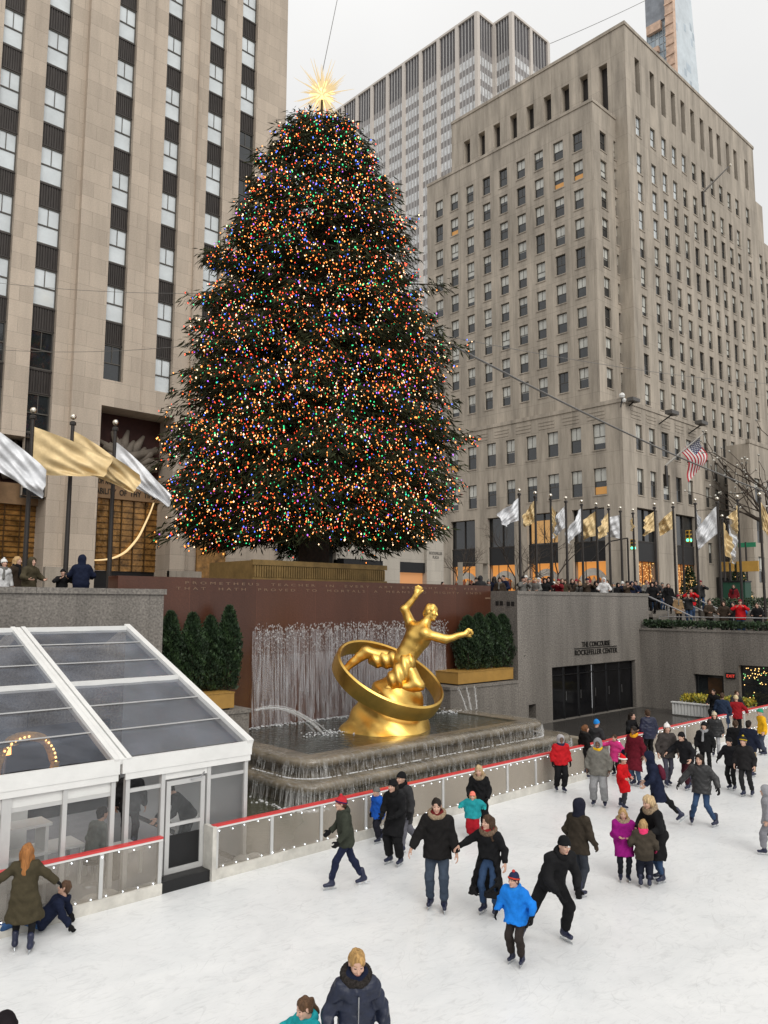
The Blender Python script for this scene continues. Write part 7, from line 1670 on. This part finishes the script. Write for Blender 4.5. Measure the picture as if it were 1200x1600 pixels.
tent_person(8.1, 16.6, 170, 'person in dark clothes standing deeper inside the tent behind the door', h=1.76, hair=('short', H_DRK), top=T(DKG, .14, .04), pants=(BLK, .02))

# ------------------------------------------------------------------ onlookers on the upper level
PROTO = []
def proto(**kw):
    o = person('onlooker', (0, -400 - 3 * len(PROTO), 5), 0, h_vox=.034, seed=90 + len(PROTO), **kw); PROTO.append(o); return o
proto(fig=Fig(h=1.72, skates=False, lh=(-.05, .28, -.30), rh=(.05, .28, -.30)), hair=('short', H_DRK), top=T(BLK, .16, .045), pants=(BLK, .02))
proto(fig=Fig(h=1.66, skates=False, lean=6), hair=('long', H_BRN), gearlist=[('scarf', BLK)], top=T(BLK, .42, .04), pants=(BLK, .012))
proto(fig=Fig(h=1.76, skates=False, lh=(.04, .26, .02), rh=(-.02, .26, .02)), hair=None, gearlist=[('beanie', BLK)], top=T(BLK, .16, .05), pants=(JEAN, .02))
proto(fig=Fig(h=1.70, skates=False, lean=8, lh=(-.1, .3, -.3), rh=(.1, .3, -.3)), hair=None, gearlist=[('hood', BLK)], top=T(BLK, .2, .05), pants=(BLK, .02))
proto(fig=Fig(h=1.64, skates=False, lean=4), hair=('mid', H_BLO), gearlist=[('beanie', GREY, GREY), ('scarf', GREY)], top=T(BLK, .3, .045), pants=(BLK, .012))
def copy_person(src, pos, rz, sc, label, group, ctop, chead, chair=None):
    r = src.copy(); col.objects.link(r); r.location = pos; r.rotation_euler = (0, 0, rz); r.scale = (sc, sc, sc); r['label'] = label; r['group'] = group
    for ch in list(src.children):
        c = ch.copy(); col.objects.link(c); c.parent = r; nm = ch.name.split('.')[0]
        mm = fab(ctop) if nm in ('coat', 'jacket') else fab(chead) if nm in ('beanie', 'hood') else fab(chair, 0.6) if nm == 'hair' and chair else None
        if mm: c.material_slots[0].link = 'OBJECT'; c.material_slots[0].material = mm
        for g_ in ch.children:
            d_ = g_.copy(); col.objects.link(d_); d_.parent = c
            if nm in ('beanie',): d_.material_slots[0].link = 'OBJECT'; d_.material_slots[0].material = fab(chead)
    return r
CO = [('black', BLK), ('dark grey', DKG), ('navy', NAVY), ('brown', BRN), ('olive', OLIVE), ('grey', GREY), ('dark red', (.14, .012, .016)), ('tan', (.26, .17, .09)), ('white', (.6, .6, .6)), ('blue', (.02, .10, .34)), ('red', (.5, .015, .02))]
HC = [('black', BLK), ('grey', GREY), ('white', (.62, .62, .6)), ('dark red', (.2, .02, .03)), ('navy', NAVY), ('brown', BRN)]
HR = [('dark', H_DRK), ('brown', H_BRN), ('blond', H_BLO), ('black', H_DRK)]
RC = random.Random(17)
ORD = ['first', 'second', 'third', 'fourth', 'fifth', 'sixth', 'seventh', 'eighth', 'ninth', 'tenth', '11th', '12th', '13th', '14th', '15th', '16th', '17th', '18th', '19th', '20th', '21st', '22nd', '23rd', '24th', '25th', '26th', '27th', '28th', '29th', '30th', '31st', '32nd', '33rd', '34th', '35th', '36th', '37th', '38th', '39th', '40th', '41st', '42nd']
def onlooker(pos, face, k, ci, where, group, sc=None, hi=None):
    src = PROTO[k]; cn_, cc_ = CO[ci]; hn, hc_ = HC[RC.randrange(len(HC))] if hi is None else HC[hi]; rn, rc_ = HR[RC.randrange(4)]
    head = {0: 'short %s hair' % rn, 1: 'long %s hair' % rn, 2: '%s beanie' % hn, 3: '%s hood up' % cn_, 4: '%s pompom hat' % hn}[k]
    p_, rz = place(Vector(pos), face); garment = 'coat' if k == 1 else 'jacket'
    return copy_person(src, p_, rz, sc or RC.uniform(0.92, 1.06), '%s %s, %s, %s' % (cn_, garment, head, where), group, cc_, hc_ if k != 3 else cc_, rc_)
xs = [745, 752, 762, 771, 780, 788] + [815 + i * 7.1 for i in range(33)]
for i, px in enumerate(xs):
    p = at_y(px + RC.uniform(-2, 2), 905, 23.35 + (RC.uniform(0.15, 1.6) if i > 5 else RC.uniform(1.2, 2.5)))
    onlooker((p.x, p.y, 5.0), RC.choice([0, 20, -30, 40, -15, 170]), RC.randrange(5), RC.choice([0, 0, 0, 1, 1, 2, 2, 3, 4, 5, 6, 8]), '%s person from left along parapet' % ORD[i], 'onlookers along the parapet')
# on the stairs and the terrace
TER = [(41.9, 22.2, 4.83, 3, 0, 5, 'person at the head of the stairs'), (42.3, 20.9, 4.3, 4, 7, 30, 'person halfway down the stairs'), (43.2, 20.7, 4.3, 2, 1, -10, 'person holding up a phone on the stairs'), (44.0, 22.3, 4.83, 1, 0, 10, 'person high on the stairs behind the middle rail'), (45.2, 21.5, 4.49, 2, 10, 0, 'person on the far side of the stairs'),
       (46.5, 19.2, 3.8, 0, 9, 160, 'person at the back of the terrace by the tall pole'), (45.6, 19.3, 3.8, 3, 2, 20, 'person at the back of the terrace beside the blue jacket'), (41.4, 17.95, 3.8, 3, 3, 0, 'person at the terrace rail left of the red jacket'), (41.3, 17.05, 3.8, 2, 10, 0, 'person holding up a phone at the terrace rail'), (41.3, 16.2, 3.8, 0, 0, -10, 'person at the terrace rail right of the red jacket'),
       (43.0, 15.0, 3.8, 0, 6, 20, 'person low near the right edge of the terrace'), (41.6, 14.6, 3.8, 4, 7, 10, 'person near the right edge of the terrace'), (44.2, 18.6, 3.8, 1, 0, -20, 'person in the middle of the terrace'), (42.8, 19.4, 3.8, 0, 3, 40, 'person at the foot of the stairs'), (48.0, 22.2, 5.0, 2, 1, 10, 'person behind the hedge above the terrace'), (50.0, 21.0, 5.0, 1, 6, 0, 'person farther back behind the terrace hedge')]
for (x, y, z, k, ci, fc, wh) in TER: onlooker((x, y, z), fc, k, ci, wh, 'people on the stairs and terrace', 0.86 if k == 4 and x < 42 else None)
# left, above the grey wall
for (px, yy, k, ci, fc, wh, hi) in ((45, 24.2, 3, 4, 40, 'person looking down over the granite wall at left', 3), (97, 24.6, 2, 0, 20, 'person small behind the granite wall between two flagpoles', 0), (127, 24.0, 3, 2, 178, 'person turned away behind the granite wall', 4), (3, 24.4, 4, 8, 30, 'person at the left edge behind the granite wall', 2), (22, 25.0, 1, 3, 60, 'person behind the granite wall near the left edge', 0)):
    p = at_y(px, 900, yy); onlooker((p.x, p.y, 5.0), fc, k, ci, wh, 'onlookers above the granite wall', {97: 0.78, 127: 1.06, 45: 0.98}.get(px), hi)
for px, yy in ((562, 33.0), (690, 36.0), (707, 36.0), (548, 33.2)):
    p = at_y(px, 900, yy); onlooker((p.x, p.y, 5.0), RC.choice([0, 60, -70]), RC.randrange(5), RC.choice([0, 2, 6]), {548: 'left person just right of the tree tub', 562: 'right person just right of the tree tub', 690: 'left person before the lit pale shop', 707: 'right person before the lit pale shop'}[px], 'people beyond the tree')
for src in PROTO:                                            # the pattern figures themselves join the crowd
    pass
def kill(o):
    for c in list(o.children): kill(c)
    bpy.data.objects.remove(o)
for src in PROTO: kill(src)

# ------------------------------------------------------------------ gilded statue in the fountain: a plain stand-in figure with a hoop on a rock
SO = empty('gilded_statue', (18.8, 19.7, 1.1), 0, label='gilded statue of a leaning figure with plain hoop on golden rock in the fountain', cat='statue')
ang = math.atan2(RGT[1], RGT[0]); SO.rotation_euler = (0, 0, ang)          # local x runs along the picture, +y into it
lo, hi = (-3.0, -2.1, -0.6), (2.7, 2.2, 2.6); P, shp = grid(lo, hi, 0.055)
d = cap(P, (0.0, 0.0, -0.4), (0.2, 0.1, 1.0), 1.75, 0.85); d = smin(d, cap(P, (0.6, 0, -0.2), (0.95, 0.05, 1.45), 0.75, 0.12), 0.15); d = smin(d, cap(P, (-0.7, 0, -0.2), (-0.3, 0.05, 1.35), 1.0, 0.34), 0.2)
d = d + 0.08 * np.sin(P[:, 0] * 3.1 + P[:, 2] * 2) * np.sin(P[:, 1] * 3 + P[:, 2] * 1.3) + 0.03 * np.sin(P[:, 2] * 9 + P[:, 0] * 6)
V, F = nets(d, shp, lo, 0.055); mesh_obj('rock', V, F, GOLD, None, SO, smooth=True)
hc0 = np.array([-0.02, 0.05, 1.72]); mb = MB(); n_ = 144; V = []
tilt = rad(-14); roll_ = rad(24)
for i in range(n_):
    a = 2 * math.pi * i / n_
    for (r_, w_) in ((1.90, -0.31), (1.96, -0.26), (1.985, 0.0), (1.96, 0.26), (1.90, 0.31), (1.85, 0.26), (1.85, -0.26)):
        p = np.array([r_ * math.cos(a), r_ * math.sin(a) * 0.92, w_]); p = rotx(rad(24)) @ p
        p = np.array([p[0] * math.cos(roll_) + p[2] * math.sin(roll_), p[1], -p[0] * math.sin(roll_) + p[2] * math.cos(roll_)]); V.append(tuple(p + hc0))
F = [(i * 7 + k, i * 7 + (k + 1) % 7, ((i + 1) % n_) * 7 + (k + 1) % 7, ((i + 1) % n_) * 7 + k) for i in range(n_) for k in range(7)]
mesh_obj('hoop', V, F, GOLD, None, SO, smooth=True, sharp=40)
# the figure, one continuous surface: leaning to the right on bent knees, one arm up, one arm out
J = dict(pel=(0.45, 0, 2.30), chest=(1.02, -0.02, 3.15), neck=(1.26, -0.04, 3.62), headc=(1.46, -0.06, 3.98), shL=(0.80, 0.36, 3.52), shR=(1.22, -0.38, 3.27), elL=(0.55, 0.32, 4.08), wrL=(0.92, 0.26, 4.52), haL=(1.04, 0.24, 4.75), elR=(1.90, -0.44, 3.08), wrR=(2.46, -0.42, 3.24), haR=(2.68, -0.42, 3.30),
         hpL=(0.34, 0.22, 2.30), hpR=(0.54, -0.24, 2.24), knL=(-0.78, 0.30, 2.62), anL=(-1.55, 0.30, 1.98), toL=(-1.84, 0.30, 1.90), knR=(0.98, -0.46, 1.56), anR=(-0.02, -0.44, 1.46), toR=(-0.30, -0.44, 1.30))
J = {k: np.array(v) for k, v in J.items()}
lo, hi = (-2.4, -0.9, 1.1), (3.2, 0.9, 5.2); P, shp = grid(lo, hi, 0.042)
d = smin(cap(P, J['pel'], J['chest'], 0.36, 0.42), cap(P, J['chest'], J['neck'], 0.40, 0.16), 0.2); d = smin(d, cap(P, J['shL'], J['shR'], 0.22, 0.22), 0.2)
d = smin(d, cap(P, J['neck'], J['headc'], 0.15, 0.14), 0.08)
for a, b_, r0, r1 in (('shL', 'elL', .19, .14), ('elL', 'wrL', .145, .095), ('shR', 'elR', .19, .14), ('elR', 'wrR', .145, .095), ('hpL', 'knL', .29, .20), ('knL', 'anL', .21, .11), ('hpR', 'knR', .29, .20), ('knR', 'anR', .21, .11), ('anL', 'toL', .11, .07), ('anR', 'toR', .11, .07)): d = smin(d, cap(P, J[a], J[b_], r0, r1), 0.08)
for a, b_ in (('wrL', 'haL'), ('wrR', 'haR')):
    u = unit(J[b_] - J[a]); s1 = unit(np.cross(u, np.array([0.1, 1, 0.2]))); d = smin(d, cap(P, J[a], J[a] * 0.4 + J[b_] * 0.6, 0.09, 0.10), 0.05)
    for k in range(5): q = J[a] * 0.4 + J[b_] * 0.6 + s1 * (k - 2) * 0.048; e_ = q + u * (0.24 if k not in (0, 4) else 0.16) + s1 * (k - 2) * 0.03; d = smin(d, cap(P, q, e_, 0.038, 0.032), 0.02)
d = d + 0.012 * np.sin(P[:, 0] * 11 + P[:, 2] * 7) * np.sin(P[:, 2] * 10)
V, F = nets(d, shp, lo, 0.042)
hV, hF, hM = head_mesh(); yb = unit(np.array([0.80, -0.55, -0.12])); zb_ = unit(np.array([0.35, 0, 1.0]) - yb * 0.2); xb = unit(np.cross(yb, zb_)); zb_ = np.cross(xb, yb)
hW = xform(hV, basis(xb, yb, zb_), J['headc'], 2.35)
fg = mesh_obj('figure', np.concatenate([V, hW]), np.concatenate([F, hF + len(V)]), GOLD, None, SO, smooth=True)
gV, gF = gear('short'); mesh_obj('hair', xform(gV, basis(xb, yb, zb_), J['headc'], 2.35), gF, GOLD, None, fg, smooth=True)
# folded cloth trailing from the hips
lo, hi = (-1.9, -1.0, 1.2), (1.3, 0.95, 3.8); P, shp = grid(lo, hi, 0.042)
d = smin(cap(P, (0.62, -0.30, 2.30), (0.25, -0.42, 1.75), 0.30, 0.34), cap(P, (0.5, 0.1, 2.35), (-0.45, 0.25, 2.35), 0.33, 0.26), 0.12)
d = d + 0.03 * np.sin(P[:, 0] * 20 + P[:, 2] * 6)
V, F = nets(d, shp, lo, 0.042); mesh_obj('drapery', V, F, GOLD, None, SO, smooth=True)
